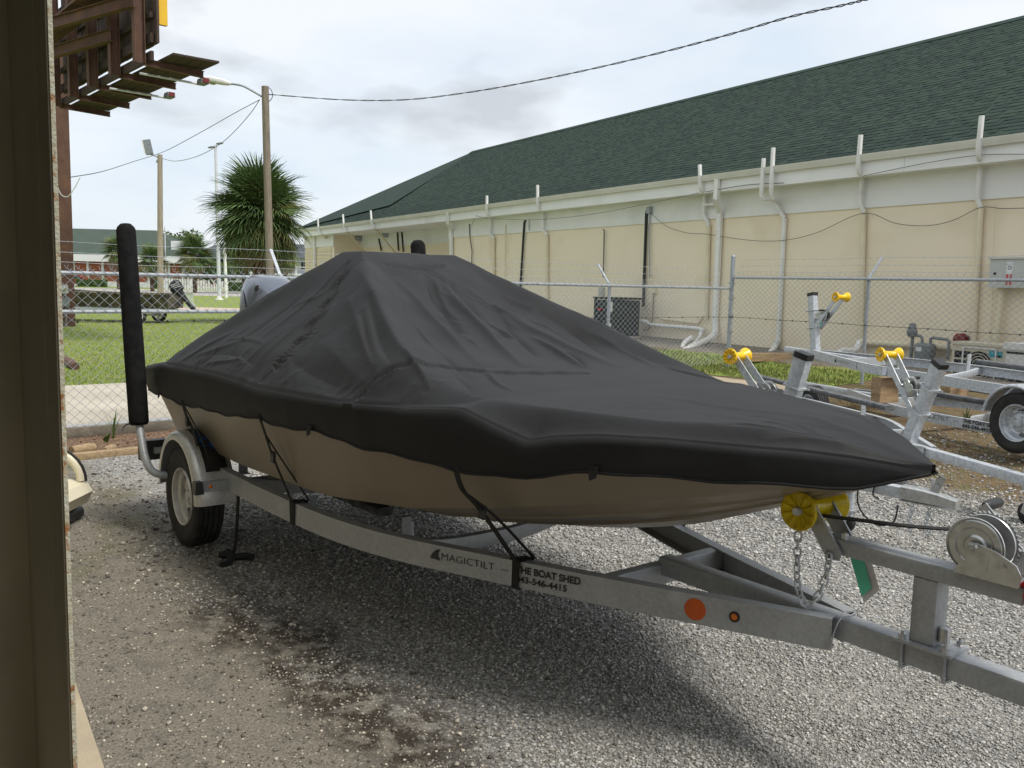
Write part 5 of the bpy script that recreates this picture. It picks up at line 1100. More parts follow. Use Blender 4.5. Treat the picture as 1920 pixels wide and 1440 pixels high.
# vents of the recessed wall
for u, v in ((631, 443), (676, 444), (725, 436)):
    x, z = wl(u, v, -1.25); b = MB(); b.prism([(-0.14, -0.20), (0.14, -0.20), (0.17, -0.05), (0.05, 0.16), (-0.05, 0.16), (-0.17, -0.05)], lambda p: (x + p[0], 1.27, z + p[1]), lambda p: (x + p[0] * 0.8, 1.0, z + p[1] * 0.8)); b.build('wall_vent', galv_f, bl, 0)
for px in ([(710, 448), (715, 470)], [(753, 433), (756, 472)], [(745, 435), (747, 470)]):
    o_ = [Vector((wl(u, v, -1.24)[0], 1.24, wl(u, v, -1.24)[1])) for u, v in px]; b = MB(); b.tube(o_, 0.035, 8); b.build('conduit', blackp, bl)
# drain pipes at the foot of the wall
pp = lambda u, v, off: (lambda q: Vector((q[0], -off, q[1])))(wl(u, v, off))
def dpipe(px, offs, r=0.055, mt_=whitep, nm='drain_pipe'):
    P = [pp(u, v, f) for (u, v), f in zip(px, offs)]; b = MB(); b.tube(crv(P, 5), r, 12, caps=False); b.tube(crv(P, 5), r * 0.8, 12, caps=True); return b.build(nm, mt_, bl, 50)
dpipe([(1341, 600), (1341, 622), (1332, 634), (1280, 659)], [0.08, 0.10, 0.25, 1.3], 0.065)
dpipe([(1193, 601), (1212, 603), (1222, 609), (1308, 616), (1314, 625), (1306, 640), (1290, 650)], [0.3, 0.15, 0.12, 0.12, 0.13, 0.4, 0.8], 0.040)
dpipe([(1278, 655), (1284, 643), (1297, 632)], [1.1, 0.9, 0.7], 0.05)
dpipe([(1460, 636), (1452, 652), (1438, 668)], [0.08, 0.15, 0.6], 0.055)
dpipe([(1566, 668), (1580, 658), (1602, 658), (1610, 648), (1612, 640)], [0.7, 0.5, 0.3, 0.15, 0.1], 0.06)
wpipe([(1613, 641), (1790, 653)], 0.09, 0.06, creamp, 'riser_pipe'); wpipe([(1240, 598), (1310, 606), (1318, 592)], 0.07, 0.03, creamp, 'riser_pipe')

# ================================================================== EQUIPMENT AT THE WALL
def at_wall(u, v_bot, off, z0=None):
    """world point on the ground in front of the wall under pixel column u"""
    q = PLN(u, v_bot, W0 - WN * off, WN); return Vector((q.x, q.y, gz1(q.x, q.y) if z0 is None else z0))
WRZ = math.atan2(RD.y, RD.x)
acg = mat('dark_green_steel', (0.016, 0.026, 0.024), (0.026, 0.038, 0.034), 6, 0.5); beige = mat('beige_enamel', (0.60, 0.56, 0.45), (0.55, 0.51, 0.41), 3, 0.5); whitee = mat('white_enamel', (0.70, 0.71, 0.70), (0.64, 0.65, 0.64), 3, 0.45)
grym = mat('grey_cast_metal', (0.17, 0.19, 0.20), (0.23, 0.25, 0.26), 8, 0.6, 0.2); boxg = mat('grey_enamel_box', (0.50, 0.51, 0.48), (0.45, 0.46, 0.43), 3, 0.5)
darkv = mat('painted_void_shade', (0.01, 0.01, 0.01), (0.015, 0.015, 0.015), 3, 0.9); redp = mat('faded_red_plastic', (0.20, 0.02, 0.02), (0.15, 0.015, 0.015), 6, 0.6)  # darkv: near-black colour standing in for the shade inside openings and gaps
p = at_wall(1156, 620, 0.75); sc_ac = 0.86
ac = thing('condenser_unit', 'dark green louvred air conditioner condenser with red badge by the cream wall', 'air conditioner', p, WRZ)
hz = PLN(1156, 560, W0 - WN * 0.75, WN).z - p.z
b = MB(); b.box((0, 0, hz / 2), (0.74, 0.74, hz - 0.06)); b.build('cabinet', acg, ac, 0)
for k_ in range(15):
    zz = 0.10 + k_ * (hz - 0.24) / 14; b = MB(); b.prism([(0, 0), (0.025, -0.018), (0.025, -0.012), (0.0, 0.012)], lambda q: (-0.36, -0.37 - q[0], zz + q[1]), lambda q: (0.36, -0.37 - q[0], zz + q[1])); b.build('louvre', acg, ac, 0)
for sx in (-1, 1):
    b = MB(); b.bar((sx * 0.365, -0.365, 0.0), (sx * 0.365, -0.365, hz), 0.06, 0.06, up=(1, 0, 0), r=0.012); b.build('corner_post', acg, ac)
b = MB(); b.box((0, 0, hz + 0.01), (0.82, 0.82, 0.05)); b.build('top_grille', acg, ac); b = MB(); b.box((0, 0, 0.02), (0.86, 0.86, 0.05)); b.build('base_pan', conc, ac)
b = MB(); b.prism([(-0.12, 0), (0, -0.03), (0.12, 0), (0, 0.03)], lambda q: (q[0] - 0.15, -0.402, hz - 0.25 + q[1]), lambda q: (q[0] - 0.15, -0.398, hz - 0.25 + q[1])); b.build('badge', redc, ac, 0)
b = MB(); b.box((0.28, -0.402, hz - 0.18), (0.12, 0.004, 0.22)); b.build('data_label', white_t, ac, 0); b = MB(); b.box((0.28, -0.402, 0.25), (0.07, 0.004, 0.18)); b.build('data_label', white_t, ac, 0)
q_ = PLN(1131, 547, W0, WN); db = thing('disconnect_box', 'small grey electrical disconnect box on the wall above the green condenser', 'electrical box', Vector((q_.x, q_.y, q_.z)) - WN * 0.002, WRZ)
b = MB(); b.box((0, -0.05, 0), (0.14, 0.10, 0.22)); b.build('case', boxg, db); b = MB(); b.tube(arc((0.0, -0.11, -0.02), 0.05, 20, 330, 14), 0.008, 6); b.build('coiled_wire', white_t, db)
q_ = PLN(1228, 545, W0, WN); jb = thing('junction_box', 'cream junction box with dangling cable on the cream wall', 'electrical box', Vector((q_.x, q_.y, q_.z)) - WN * 0.002, WRZ)
b = MB(); b.box((0, -0.03, 0), (0.16, 0.06, 0.12)); b.build('case', creamp, jb); b = MB(); b.tube(crv([(0.02, -0.05, -0.06), (0.02, -0.05, -0.5), (0.0, -0.06, -0.75), (-0.10, -0.08, -0.90), (-0.25, -0.08, -0.93)], 6), 0.012, 6); b.build('cable', cableg, jb)
# gas meter
p = at_wall(1738, 680, 0.35); gmz = lambda v: PLN(1738, v, W0 - WN * 0.35, WN).z - p.z; gmx = lambda u: (PLN(u, 650, W0 - WN * 0.35, WN) - p).dot(RD)
gmt = thing('gas_meter', 'grey gas meter with regulator and pipes on the cream wall', 'gas meter', p, WRZ)
xm = gmx(1735); b = MB(); b.add(loft([(gmz(690), 0, 0.10, 0.10, 0.075, 0), (gmz(686), 0, 0.13, 0.13, 0.10, 0), (gmz(662), 0, 0.15, 0.15, 0.11, 0), (gmz(648), 0, 0.155, 0.155, 0.11, 0), (gmz(644), 0, 0.12, 0.12, 0.08, 0)], 20, 4).v, loft([(0, 0, 1, 1, 1, 0)] * 5, 20, 4).f)
b.v = [(v[0] + xm, v[1], v[2]) for v in b.v]; b.build('meter_body', grym, gmt, 30)
b = MB(); b.box((xm - 0.04, -0.112, gmz(655)), (0.10, 0.012, 0.07)); b.build('dial', white_t, gmt, 0)
b = MB(); b.tube([(gmx(1709), 0, 0.0), (gmx(1710), 0, gmz(632))], 0.028, 10); b.build('riser', grym, gmt)
b = MB(); b.tube(crv([(gmx(1712), 0, gmz(630)), (gmx(1724), 0, gmz(631)), (gmx(1728), 0, gmz(637)), (gmx(1728), 0, gmz(646))], 5), 0.024, 10); b.build('inlet_pipe', grym, gmt)
b = MB(); b.lathe([(0, -0.11), (0.06, -0.10), (0.085, -0.03), (0.085, 0.0), (0.06, 0.05), (0.05, 0.12), (0, 0.13)], 'z', 18, c=(gmx(1709), -0.01, gmz(622))); b.build('regulator', grym, gmt)
b = MB(); b.tube([(gmx(1744), 0, gmz(646)), (gmx(1744), 0, gmz(634)), (gmx(1748), 0, gmz(632.5)), (gmx(1775), 0, gmz(634)), (gmx(1779), 0, gmz(637)), (gmx(1778), 0, gmz(670))], 0.024, 10); b.build('outlet_pipe', grym, gmt)
# mini split outdoor unit
p = at_wall(1832, 690, 0.7); H_ = PLN(1832, 646, W0 - WN * 0.9, WN).z - p.z
ms = thing('heat_pump_unit', 'beige outdoor heat pump unit with round fan grille and teal sticker', 'air conditioner', p, WRZ)
x0, x1 = [(PLN(u, 660, W0 - WN * 0.9, WN) - p).dot(RD) for u in (1785, 1888)]
b = MB(); b.box(((x0 + x1) / 2, 0, H_ / 2), (x1 - x0, 0.40, H_ - 0.02)); b.build('case', beige, ms); b = MB(); b.box(((x0 + x1) / 2, 0, H_ + 0.005), (x1 - x0 + 0.04, 0.44, 0.04)); b.build('lid', beige, ms)
xc_ = x0 + (x1 - x0) * 0.52; zc_ = H_ - 0.30
b = MB(); b.lathe([(0, -0.205), (0.21, -0.205), (0.215, -0.20)], 'y', 28, c=(xc_, 0, zc_)); fo = b.build('fan_opening', darkv, ms)
for r in (0.05, 0.09, 0.13, 0.17, 0.21):
    b = MB(); b.tube([(xc_ + r * math.cos(R_(a)), -0.215, zc_ + r * math.sin(R_(a))) for a in range(0, 360, 15)], 0.006, 5, loop=True); b.build('grille_ring', beige, fo)
b = MB(); 
for (a, c, d, e) in ((-0.25, -0.25, -0.25, 0.25), (0.25, -0.25, 0.25, 0.25), (-0.25, -0.25, 0.25, -0.25), (-0.25, 0.25, 0.25, 0.25)):
    b = MB(); b.bar((xc_ + a, -0.212, zc_ + c), (xc_ + d, -0.212, zc_ + e), 0.02, 0.02); b.build('grille_frame', whitee, ms, 0)
for i in range(2):
    for j in range(3):
        b = MB(); b.box((x0 + 0.10 + 0.15 * i, -0.2, H_ - 0.16 - 0.13 * j), (0.11, 0.012, 0.10)); b.build('side_vent', darkv, ms, 0)
b = MB(); b.box((x1 - 0.16, -0.204, H_ - 0.12), (0.20, 0.004, 0.09)); stq = b.build('sticker', mat('teal_sticker', (0.03, 0.35, 0.42), (0.02, 0.28, 0.35), 8, 0.5), ms, 0); b = MB(); b.box((x1 - 0.13, -0.2065, H_ - 0.15), (0.10, 0.002, 0.03)); b.build('sticker_band', ink, stq, 0)
p2 = p + RD * (x1 + 0.62); p2.z = gz1(p2.x, p2.y)
wu = thing('condenser_unit', 'white air conditioner cabinet beside the beige heat pump', 'air conditioner', p2, WRZ)
b = MB(); b.box((0, 0, H_ / 2), (1.1, 0.7, H_ - 0.04)); b.build('cabinet', whitee, wu); b = MB(); b.box((0, 0, H_ + 0.02), (1.16, 0.76, 0.09)); b.build('top_cover', whitee, wu); b = MB(); b.box((0, -0.352, H_ - 0.07), (1.08, 0.006, 0.03)); b.build('painted_gap_shade', darkv, wu, 0)  # dark strip on the flat front paints the shade under the top cover
pv = at_wall(1801, 640, 0.12); zr = PLN(1801, 637, W0 - WN * 0.12, WN).z; rv = thing('hose_reel', 'faded red round hose reel on the wall above the heat pump', 'hose reel', Vector((pv.x, pv.y, zr)), WRZ)
b = MB(); b.lathe([(0, -0.10), (0.07, -0.09), (0.10, -0.06), (0.105, 0.05), (0.09, 0.08), (0, 0.08)], 'x', 20); b.build('drum', redp, rv); b = MB(); b.box((0, 0.07, -0.04), (0.16, 0.06, 0.2)); b.build('bracket', redp, rv)
# electrical cabinet on the wall
x0, z1 = wl(1857, 486, 0.25); x1, z0 = wl(1975, 541, 0.25); ec = thing('electrical_cabinet', 'pale grey electrical cabinet with red warning labels on the cream wall', 'electrical cabinet', W0 + RD * ((x0 + x1) / 2) + Vector((0, 0, z0)), WRZ)
b = MB(); b.box((0, -0.126, (z1 - z0) / 2), (x1 - x0, 0.24, z1 - z0)); b.build('case', boxg, ec); b = MB(); b.box((0, -0.13, z1 - z0 + 0.012), (x1 - x0 + 0.05, 0.28, 0.025)); b.build('rain_hood', boxg, ec)
lx = wl(1893, 505, 0.25)[0] - (x0 + x1) / 2; b = MB(); b.box((lx, -0.2485, (z1 - z0) * 0.70), (0.10, 0.003, (z1 - z0) * 0.42)); wlab = b.build('warning_label', white_t, ec, 0)
b = MB(); b.tube([(lx + 0.025 * math.cos(R_(a)), -0.251, (z1 - z0) * 0.70 + 0.025 * math.sin(R_(a))) for a in range(0, 360, 20)], 0.004, 5, loop=True); b.build('warning_symbol', ink, wlab)
for dx in (-0.03, 0.025):
    b = MB(); b.box((lx + dx, -0.2485, (z1 - z0) * 0.28), (0.025, 0.003, (z1 - z0) * 0.36)); b.build('red_label', redc, ec, 0)
b = MB(); b.lathe([(0, -0.262), (0.02, -0.262), (0.022, -0.245)], 'y', 10, c=(wl(1865, 513, 0.25)[0] - (x0 + x1) / 2, 0, (z1 - z0) * 0.5)); b.build('knockout', darkv, ec)
b = MB(); b.tube([(-0.35, -0.10, 0), (-0.40, -0.10, -z0 + 0.5)], 0.045, 10); b.build('conduit', creamp, ec)

# ================================================================== EMPTY TRAILERS
def lean_stand(parent, s, z0, lean=0.26, h=0.70, tagm=None, chain=False, flip=False):
    st = thing('winch_stand', None, None); st.parent = parent
    a = Vector((s, 0, z0)); c = Vector((s + lean, 0, z0 + h)); d = (c - a).normalized(); pnorm = Vector((d.z, 0, -d.x))
    b = MB(); b.sweep([a, c], rrect(0.080, 0.11, 0.008), up=(1, 0, 0)); b.build('post', galv_n, st, 40)
    b = MB(); b.sweep([c - d * 0.02, c + d * 0.022], rrect(0.088, 0.118, 0.008), up=(1, 0, 0)); b.build('post_cap', blackp, st, 40)
    for t in (0.42, 0.72):
        q = a + (c - a) * t; 
        b = MB(); b.sweep([q + pnorm * 0.062 + Vector((0, -0.055, 0)), q + pnorm * 0.062 + Vector((0, 0.055, 0)), q - pnorm * 0.062 + Vector((0, 0.055, 0)), q - pnorm * 0.062 + Vector((0, -0.055, 0))], [(-0.006, -0.006), (0.006, -0.006), (0.006, 0.006), (-0.006, 0.006)], up=tuple(d), loop=True); b.build('clamp', galv_n, st)
        for y_ in (-0.05, 0.05):
            b = MB(); b.lathe([(0, 0.022), (0.010, 0.022), (0.010, 0)], 'x', 6, c=q + pnorm * 0.064 + Vector((0, y_, 0))); b.build('nut', bolt, st, 30)
    lo = a + (c - a) * 0.40 - pnorm * 0.05; hi = lo + Vector((-0.40, 0, 0.42))
    for y_ in (-0.055, 0.055):
        b = MB(); b.bar(lo + Vector((0, y_, 0)), hi + Vector((0.01, y_, 0)), 0.008, 0.055, up=(0.6, 0, 0.8)); b.build('roller_arm', galv_n, st)
    roller(st, tuple(hi), 0.062, 0.100, yel)
    wc = lo + Vector((-0.10, 0, 0.115)); winch(st, Matrix.Translation(wc) @ Matrix.Rotation(R_(200 if False else 0), 4, 'Z') @ Matrix.Rotation(R_(-25), 4, 'Y'), 0.85)
    if tagm:
        b = MB(); b.add([lo + Vector((-0.0, -0.075, 0.10)), lo + Vector((0.05, -0.078, 0.10)), lo + Vector((0.055, -0.085, 0.0)), lo + Vector((0.01, -0.08, 0.01))], [(0, 1, 2, 3)]); b.build('tag', tagm, st, 0)
    if chain:
        for k_ in range(7):
            q = lo + Vector((-0.06 + 0.01 * math.sin(k_), 0.0, -0.02 - 0.026 * k_)); M_ = Matrix.Translation(q) @ Matrix.Rotation(R_(90), 4, 'Y') @ Matrix.Rotation(R_(90 * (k_ % 2)), 4, 'X')
            o_ = bpy.data.objects.new('chain_link', chm); COL.objects.link(o_); o_.parent = st; o_.matrix_local = M_
    return st
def jack(parent, s, z_t, z_g, y=0.08):
    jk = thing('tongue_jack', None, None); jk.parent = parent
    b = MB(); b.tube([(s, y, z_g + 0.12), (s, y, z_t + 0.30)], 0.028, 12); b.build('tube', galv_n, jk); b = MB(); b.tube([(s, y, z_g + 0.08), (s, y, z_g + 0.2)], 0.022, 10); b.build('inner_tube', zinc, jk)
    b = MB(); b.lathe([(0, -0.028), (0.06, -0.028), (0.072, -0.02), (0.075, 0), (0.072, 0.02), (0.06, 0.028), (0, 0.028)], 'y', 20, c=(s - 0.03, y, z_g + 0.075)); b.build('jack_wheel', rubber, jk)
    for q in (-1, 1):
        b = MB(); b.bar((s - 0.03, y + q * 0.036, z_g + 0.07), (s, y + q * 0.036, z_g + 0.16), 0.006, 0.05, up=(1, 0, 0)); b.build('wheel_fork', zinc, jk)
    b = MB(); b.box((s, y, z_g + 0.162), (0.07, 0.08, 0.012)); b.build('fork_plate', zinc, jk)
    b = MB(); b.box((s, y * 0.55, z_t), (0.05, 0.05, 0.16)); b.build('jack_bracket', galv_n, jk); return jk
def empty_trailer(label, loc, heading, zf=0.40, L=3.0, s_joint=2.9, tong=4.2, half=0.72, stand_s=3.0, stand=True, lean=0.26, sh=0.70, wheels=True, bunks=True, jk=None, coupler=False, text_side=0, tagm=None, chain=False, bunk_rng=(-0.8, 2.4), zw=0.0, text_s=1.05, text_sc=0.85, fenders=True, grp='empty galvanised trailers'):
    t = thing('boat_trailer', label, 'boat trailer', loc, math.atan2(heading[1], heading[0]), grp)
    for sg in (-1, 1):
        b = MB(); P = crv([(-1.0, sg * half, zf), (0, sg * half, zf), (s_joint * 0.45, sg * half * 0.985, zf), (s_joint * 0.58, sg * half * 0.88, zf), (s_joint * 0.72, sg * half * 0.62, zf), (s_joint, sg * 0.06, zf)], 5); b.sweep(P, cprof(0.045, 0.10, 0.006, 1 if sg > 0 else -1)); b.build('frame_rail', galv_n, t, 30)
    b = MB(); b.sweep([(s_joint * 0.72, 0, zf), (tong, 0, zf)], rrect(0.076, 0.076, 0.008)); b.build('tongue', galv_n, t, 40)
    for s_ in (-0.8, 0.0, s_joint * 0.45):
        b = MB(); b.sweep(crv([(s_, -half, zf), (s_, -half * 0.6, zf - 0.06), (s_, 0, zf - 0.1), (s_, half * 0.6, zf - 0.06), (s_, half, zf)], 3), rrect(0.05, 0.075, 0.006)); b.build('cross_member', galv_n, t, 40)
    b = MB(); b.bar((s_joint * 0.72, -half * 0.6, zf), (s_joint * 0.72, half * 0.6, zf), 0.05, 0.085); b.build('cross_member', galv_n, t)
    if bunks:
        for sg in (-1, 1):
            b = MB(); b.sweep([(bunk_rng[0], sg * 0.52, zf + 0.20), (bunk_rng[1], sg * 0.40, zf + 0.20)], rrect(0.10, 0.05, 0.02)); b.build('bunk', bunk, t, 40)
            for s_ in (-0.8, s_joint * 0.45):
                b = MB(); b.bar((s_, sg * 0.5, zf - 0.02), (s_, sg * 0.5, zf + 0.18), 0.05, 0.012, up=(1, 0, 0)); b.build('bunk_bracket', galv_n, t)
    if wheels:
        b = MB(); b.bar((0, -half, zf - 0.1), (0, half, zf - 0.1), 0.06, 0.06); b.build('axle', galv_n, t)
        for sg in (-1, 1):
            wheel(t, (0, sg * (half + 0.10), zw + 0.27), sg, 0.27, 0.15, 0.165, 5, galv_n)
            if not fenders: continue
            b = MB(); n = 16; V = []
            for i in range(n + 1):
                a = R_(8 + 164 * i / n)
                for y_, dr in ((half + 0.01, 0), (half + 0.19, 0), (half + 0.205, -0.02), (half + 0.20, -0.03)): V.append(((0.33 + dr) * math.cos(a), sg * y_, zw + 0.29 + (0.33 + dr) * math.sin(a)))
            b.add(V, [(4 * i + j, 4 * i + j + 1, 4 * i + 5 + j, 4 * i + 4 + j) for i in range(n) for j in range(3)]); fe = b.build('fender', galv_n, t, 50)
            b = MB(); b.tube([(q[0], q[1], q[2]) for q in V[2::4]], 0.014, 8); b.build('fender_bead', galv_n, fe)
    if stand: lean_stand(t, stand_s, zf + 0.02, lean, sh, tagm, chain)
    if jk: jack(t, jk[0], zf, jk[1], jk[2])
    if coupler:
        b = loft([(0, 0, 0.1, 0.1, 0.05, 0)] * 2, 4); b = MB()
        P = [(tong - 0.08, 0, zf + 0.008), (tong + 0.06, 0, zf + 0.008), (tong + 0.16, 0, zf + 0.004), (tong + 0.22, 0, zf - 0.004), (tong + 0.27, 0, zf - 0.006)]
        b.sweep(P, [(-0.044, -0.04), (-0.044, 0.034), (-0.03, 0.044), (0.03, 0.044), (0.044, 0.034), (0.044, -0.04)], scales=[1, 1, 0.86, 0.78, 0.66]); cp = b.build('coupler', zinc, t, 30)
        b = MB(); b.bar((tong + 0.12, 0, zf + 0.04), (tong + 0.165, 0, zf + 0.15), 0.006, 0.05, up=(1, 0, 0)); b.build('latch_lever', zinc, cp)
        b = MB(); b.tube([(tong + 0.09, 0.02, zf + 0.04), (tong + 0.10, 0.02, zf + 0.12)], 0.012, 8); b.build('latch_pin', zinc, cp)
        b = MB(); b.sweep([(tong - 0.08, 0, zf - 0.045), (tong + 0.27, 0, zf - 0.038)], rrect(0.10, 0.008, 0.003)); b.build('coupler_lip', zinc, cp)
        for s_ in (tong - 0.04, tong + 0.04):
            b = MB(); b.lathe([(0, -0.056), (0.011, -0.056), (0.011, 0.056), (0, 0.056)], 'y', 6, c=(s_, 0, zf)); b.build('bolt', bolt, cp, 30)
        for cx_, cy2 in ((tong - 0.0, -0.04), (tong + 0.10, -0.02)):
            for k_ in range(8):
                q = Vector((cx_ + 0.012 * math.sin(k_ * 1.3), cy2 + 0.012 * math.cos(k_ * 2), zf - 0.055 - 0.024 * k_)); M_ = Matrix.Translation(q) @ Matrix.Rotation(R_(90 + 25 * math.sin(k_ * 2.3)), 4, 'Y') @ Matrix.Rotation(R_(90 * (k_ % 2) + 15), 4, 'X')
                o_ = bpy.data.objects.new('chain_link', chm); COL.objects.link(o_); o_.parent = t; o_.matrix_local = M_
        b = MB(); s0_ = tong - 0.30; b.tube(crv([(s0_, -0.05, zf + 0.05), (s0_ - 0.05, -0.065, zf), (s0_ - 0.04, -0.065, zf - 0.14), (s0_ + 0.07, -0.06, zf - 0.23), (s0_ + 0.19, -0.05, zf - 0.20), (s0_ + 0.22, -0.05, zf - 0.08)], 7), 0.006, 7); b.build('wiring_lead', cable, t)
        b = MB(); b.tube(crv([(s0_, -0.05, zf + 0.05), (s0_ + 0.06, -0.06, zf + 0.055), (s0_ + 0.05, -0.06, zf - 0.04), (s0_ + 0.09, -0.055, zf - 0.06)], 7), 0.006, 7); b.build('wiring_lead', cable, t)
    if text_side:
        sg = text_side; s0_ = s_joint * 0.40; pz = zf
        # reading left to right from outside the rail
        ex = Vector((-sg * 1, 0, 0)); yy = half * float(np.interp(text_s - 0.45, [0, s_joint * 0.45, s_joint * 0.58, s_joint * 0.72], [1, 0.985, 0.88, 0.62])); p0 = Vector((text_s, sg * (half + 0.006), pz)); p1 = Vector((text_s - 0.9, sg * (half + 0.006), pz))
        if text_s > s_joint * 0.5: p0.y = sg * (half * 0.70 + 0.01); p1.y = sg * (half * 0.99 + 0.01)
        beam_text(t, p0, p1 - p0, (0, 0, 1), text_sc)
    return t
hm = tuple(TF)
# trailer parallel to the covered boat, coupler showing beyond its bow
C1 = G(1790, 945, .37); T1O = C1 - TF * 4.35
empty_trailer('empty galvanised trailer whose coupler and hanging chains show past the covered bow', (T1O.x, T1O.y, 0.0), hm, zf=0.375, tong=4.10, s_joint=2.75, stand_s=3.03, lean=0.20, sh=0.80, jk=(3.62, 0.0, 0.06), coupler=True, fenders=False, tagm=orange_t, half=0.66, bunk_rng=(-0.9, 2.3))
A2, B2 = G(1705, 838, .38), G(1920, 899, .38); h2 = (B2 - A2).normalized(); T2O = A2 - h2 * 2.75
empty_trailer('empty galvanised trailer with a leaning winch post and long tongue on a jack', (T2O.x, T2O.y, 0.03), tuple(h2), zf=0.35, tong=4.6, s_joint=3.0, stand_s=2.72, lean=0.32, sh=0.70, jk=(2.75 + (B2 - A2).length - 0.02, 0.02, 0.10), chain=True, half=0.66, fenders=False, bunk_rng=(-0.9, 1.9))
A4, B4 = G(1495, 738, .4), G(1870, 808, .4); h4 = (A4 - B4).normalized(); n4 = Vector((-h4.y, h4.x, 0))
wq = PLN(1914, 793, B4 + n4 * 0.1, n4); T4O = wq - n4 * 0.82; zg4 = gz1(wq.x, wq.y)
empty_trailer('empty galvanised trailer standing on its wheels under another trailer beside the fence', (T4O.x, T4O.y, 0), tuple(h4), zf=0.41, tong=3.9, s_joint=3.0, stand=False, half=0.72, text_side=1, text_s=1.22, text_sc=1.05, zw=wq.z - 0.27, bunk_rng=(-0.9, 1.6))
T3O = T4O + h4 * 0.15 + n4 * 0.02
t3 = empty_trailer('empty galvanised trailer stacked on lumber blocks above another trailer', (T3O.x, T3O.y, 0.40), tuple(h4), zf=0.38, tong=4.1, s_joint=3.55, stand_s=3.52, lean=0.14, sh=0.74, wheels=False, half=0.70, text_side=1, text_s=2.55, tagm=green_t, bunk_rng=(-1.2, 0.7))
t3.rotation_euler.y = R_(-1.0)
# lumber blocks between the stacked trailers
def blocks(c, rz, n, dims, where, zbase):
    for k_ in range(n):
        o_ = MB(); o_.box((0, 0, 0), dims); ob = o_.build('lumber_block', wood, None, 0); ob.location = (c[0] + 0.01 * math.sin(k_ * 5), c[1], zbase + dims[2] * (k_ + 0.5) + 0.001 * k_); ob.rotation_euler = (0, 0, rz + 0.06 * (k_ % 2)); tag(ob, ('lowest', 'middle', 'topmost')[k_] + ' sawn lumber block of the stack on ' + where, 'lumber', 'lumber blocks under the stacked trailer')
q = DY(1668, 738, 8.9); r4 = math.atan2(h4.y, h4.x)
for sgn in (1, -1):
    for ds in ((0.9, 2.0) if sgn < 0 else (1.85,)):
        c = T4O + h4 * ds + n4 * (0.68 * sgn * (1 if ds < 1.4 else 0.86)); blocks(c, r4 + 1.57, 3, (0.26, 0.13, 0.090), ('the fence side trailer rail' if sgn < 0 else 'the lettered trailer rail') + (' near the wheel' if ds < 1.4 else ''), 0.462)
for (u, v, Y, dm, ra) in ((1440, 688, 10.6, (0.85, 0.14, 0.14), 0.3),):
    q = G(u, v, 0.30); ob = MB(); ob.box((0, 0, 0), dm); o_ = ob.build('lumber_beam', wood, None, 0); o_.location = (q.x, q.y, gz1(q.x, q.y) + dm[2] / 2); o_.rotation_euler = (0, 0, ra); tag(o_, 'square sawn lumber beam lying on the ground by the fence corner', 'lumber')

# ================================================================== WOOD DEBRIS AND WEEDS BY THE FENCE
lg = mat('pale_split_wood', (0.40, 0.29, 0.17), (0.27, 0.19, 0.11), 6, 0.9, 0, 0.3, 30, stretch=(1, 8, 8))
for (u0, v0, u1, v1, r, lab) in ((134, 846, 177, 839, 0.05, 'pale split log lying on mulch by the fence'), (196, 845, 214, 838, 0.035, 'short pale branch stub on mulch beside the log')):
    a, c = G(u0, v0, 0.05), G(u1, v1, 0.05); b = MB(); b.tube([a, a.lerp(c, 0.3), a.lerp(c, 0.7), c], r, 9, scales=[0.9, 1.0, 1.05, 0.8]); tag(b.build('log', lg, None, 40), lab, 'log')
a, c = G(100, 862, 0.03), G(330, 838, 0.03); b = MB(); b.bar(a, c, 0.09, 0.075, r=0.01); tag(b.build('timber_edging', lg, None, 40), 'weathered landscape timber edging the mulch strip', 'timber')
rq_ = random.Random(3)
chipm = mat('wood_chip', (0.34, 0.235, 0.14), (0.16, 0.09, 0.055), 20, 0.95)
b = MB()
for i in range(700):
    u = rq_.uniform(-3.5, 9.0); e_ = rq_.uniform(0.12, 1.15); q = FP + FD * u + FNn * e_; a = rq_.uniform(0, 6.28); l_ = rq_.uniform(0.015, 0.06)
    b.box((q.x, q.y, 0.008 + rq_.uniform(0, 0.012)), (l_, l_ * 0.3, 0.008), Matrix.Rotation(a, 3, 'Z') @ Matrix.Rotation(rq_.uniform(-0.4, 0.4), 3, 'Y'))
o = b.build('wood_chips', chipm, None, 0, False); tag(o, 'reddish wood chips and bark along the fence foot', 'wood chips', kind='stuff')
leafm = mat('weed_leaf', (0.06, 0.12, 0.02), (0.10, 0.16, 0.03), 5, 0.7); leafs = mat('pale_blade_leaf', (0.17, 0.21, 0.09), (0.24, 0.26, 0.13), 5, 0.7)
def blades(name, label, p, n, h, spread, mt_, wd_=0.012, seed=1, broad=0):
    r = random.Random(seed); t = thing(name, label, 'plant', p)
    for i in range(n):
        a = r.uniform(0, 6.28); l_ = h * r.uniform(0.6, 1.1); s_ = spread * r.uniform(0.2, 1); b = MB(); dx, dy = math.cos(a), math.sin(a); pts = []
        for k_ in range(6):
            t_ = k_ / 5; pts.append((Vector((dx * s_ * t_ ** 1.6, dy * s_ * t_ ** 1.6, l_ * (t_ - 0.12 * t_ * t_))), wd_ * (1 - t_ ** 2) * (1 if not broad else math.sin(math.pi * (0.15 + 0.85 * t_)))))
        V = []
        for q, w_ in pts: V += [q + Vector((-dy, dx, 0)) * w_, q + Vector((dy, -dx, 0)) * w_]
        b.add(V, [(2 * i_, 2 * i_ + 1, 2 * i_ + 3, 2 * i_ + 2) for i_ in range(5)]); b.build('leaf', mt_, t, 60, False)
    return t
blades('weed_plant', 'tall thin green weed growing through the fence foot', G(213, 822, 0), 9, 0.33, 0.14, leafm, 0.010, 3)
blades('weed_plant', 'low broad leaved weed at the fence foot beside a taller one', G(199, 829, 0), 7, 0.12, 0.10, leafm, 0.03, 4, 1)
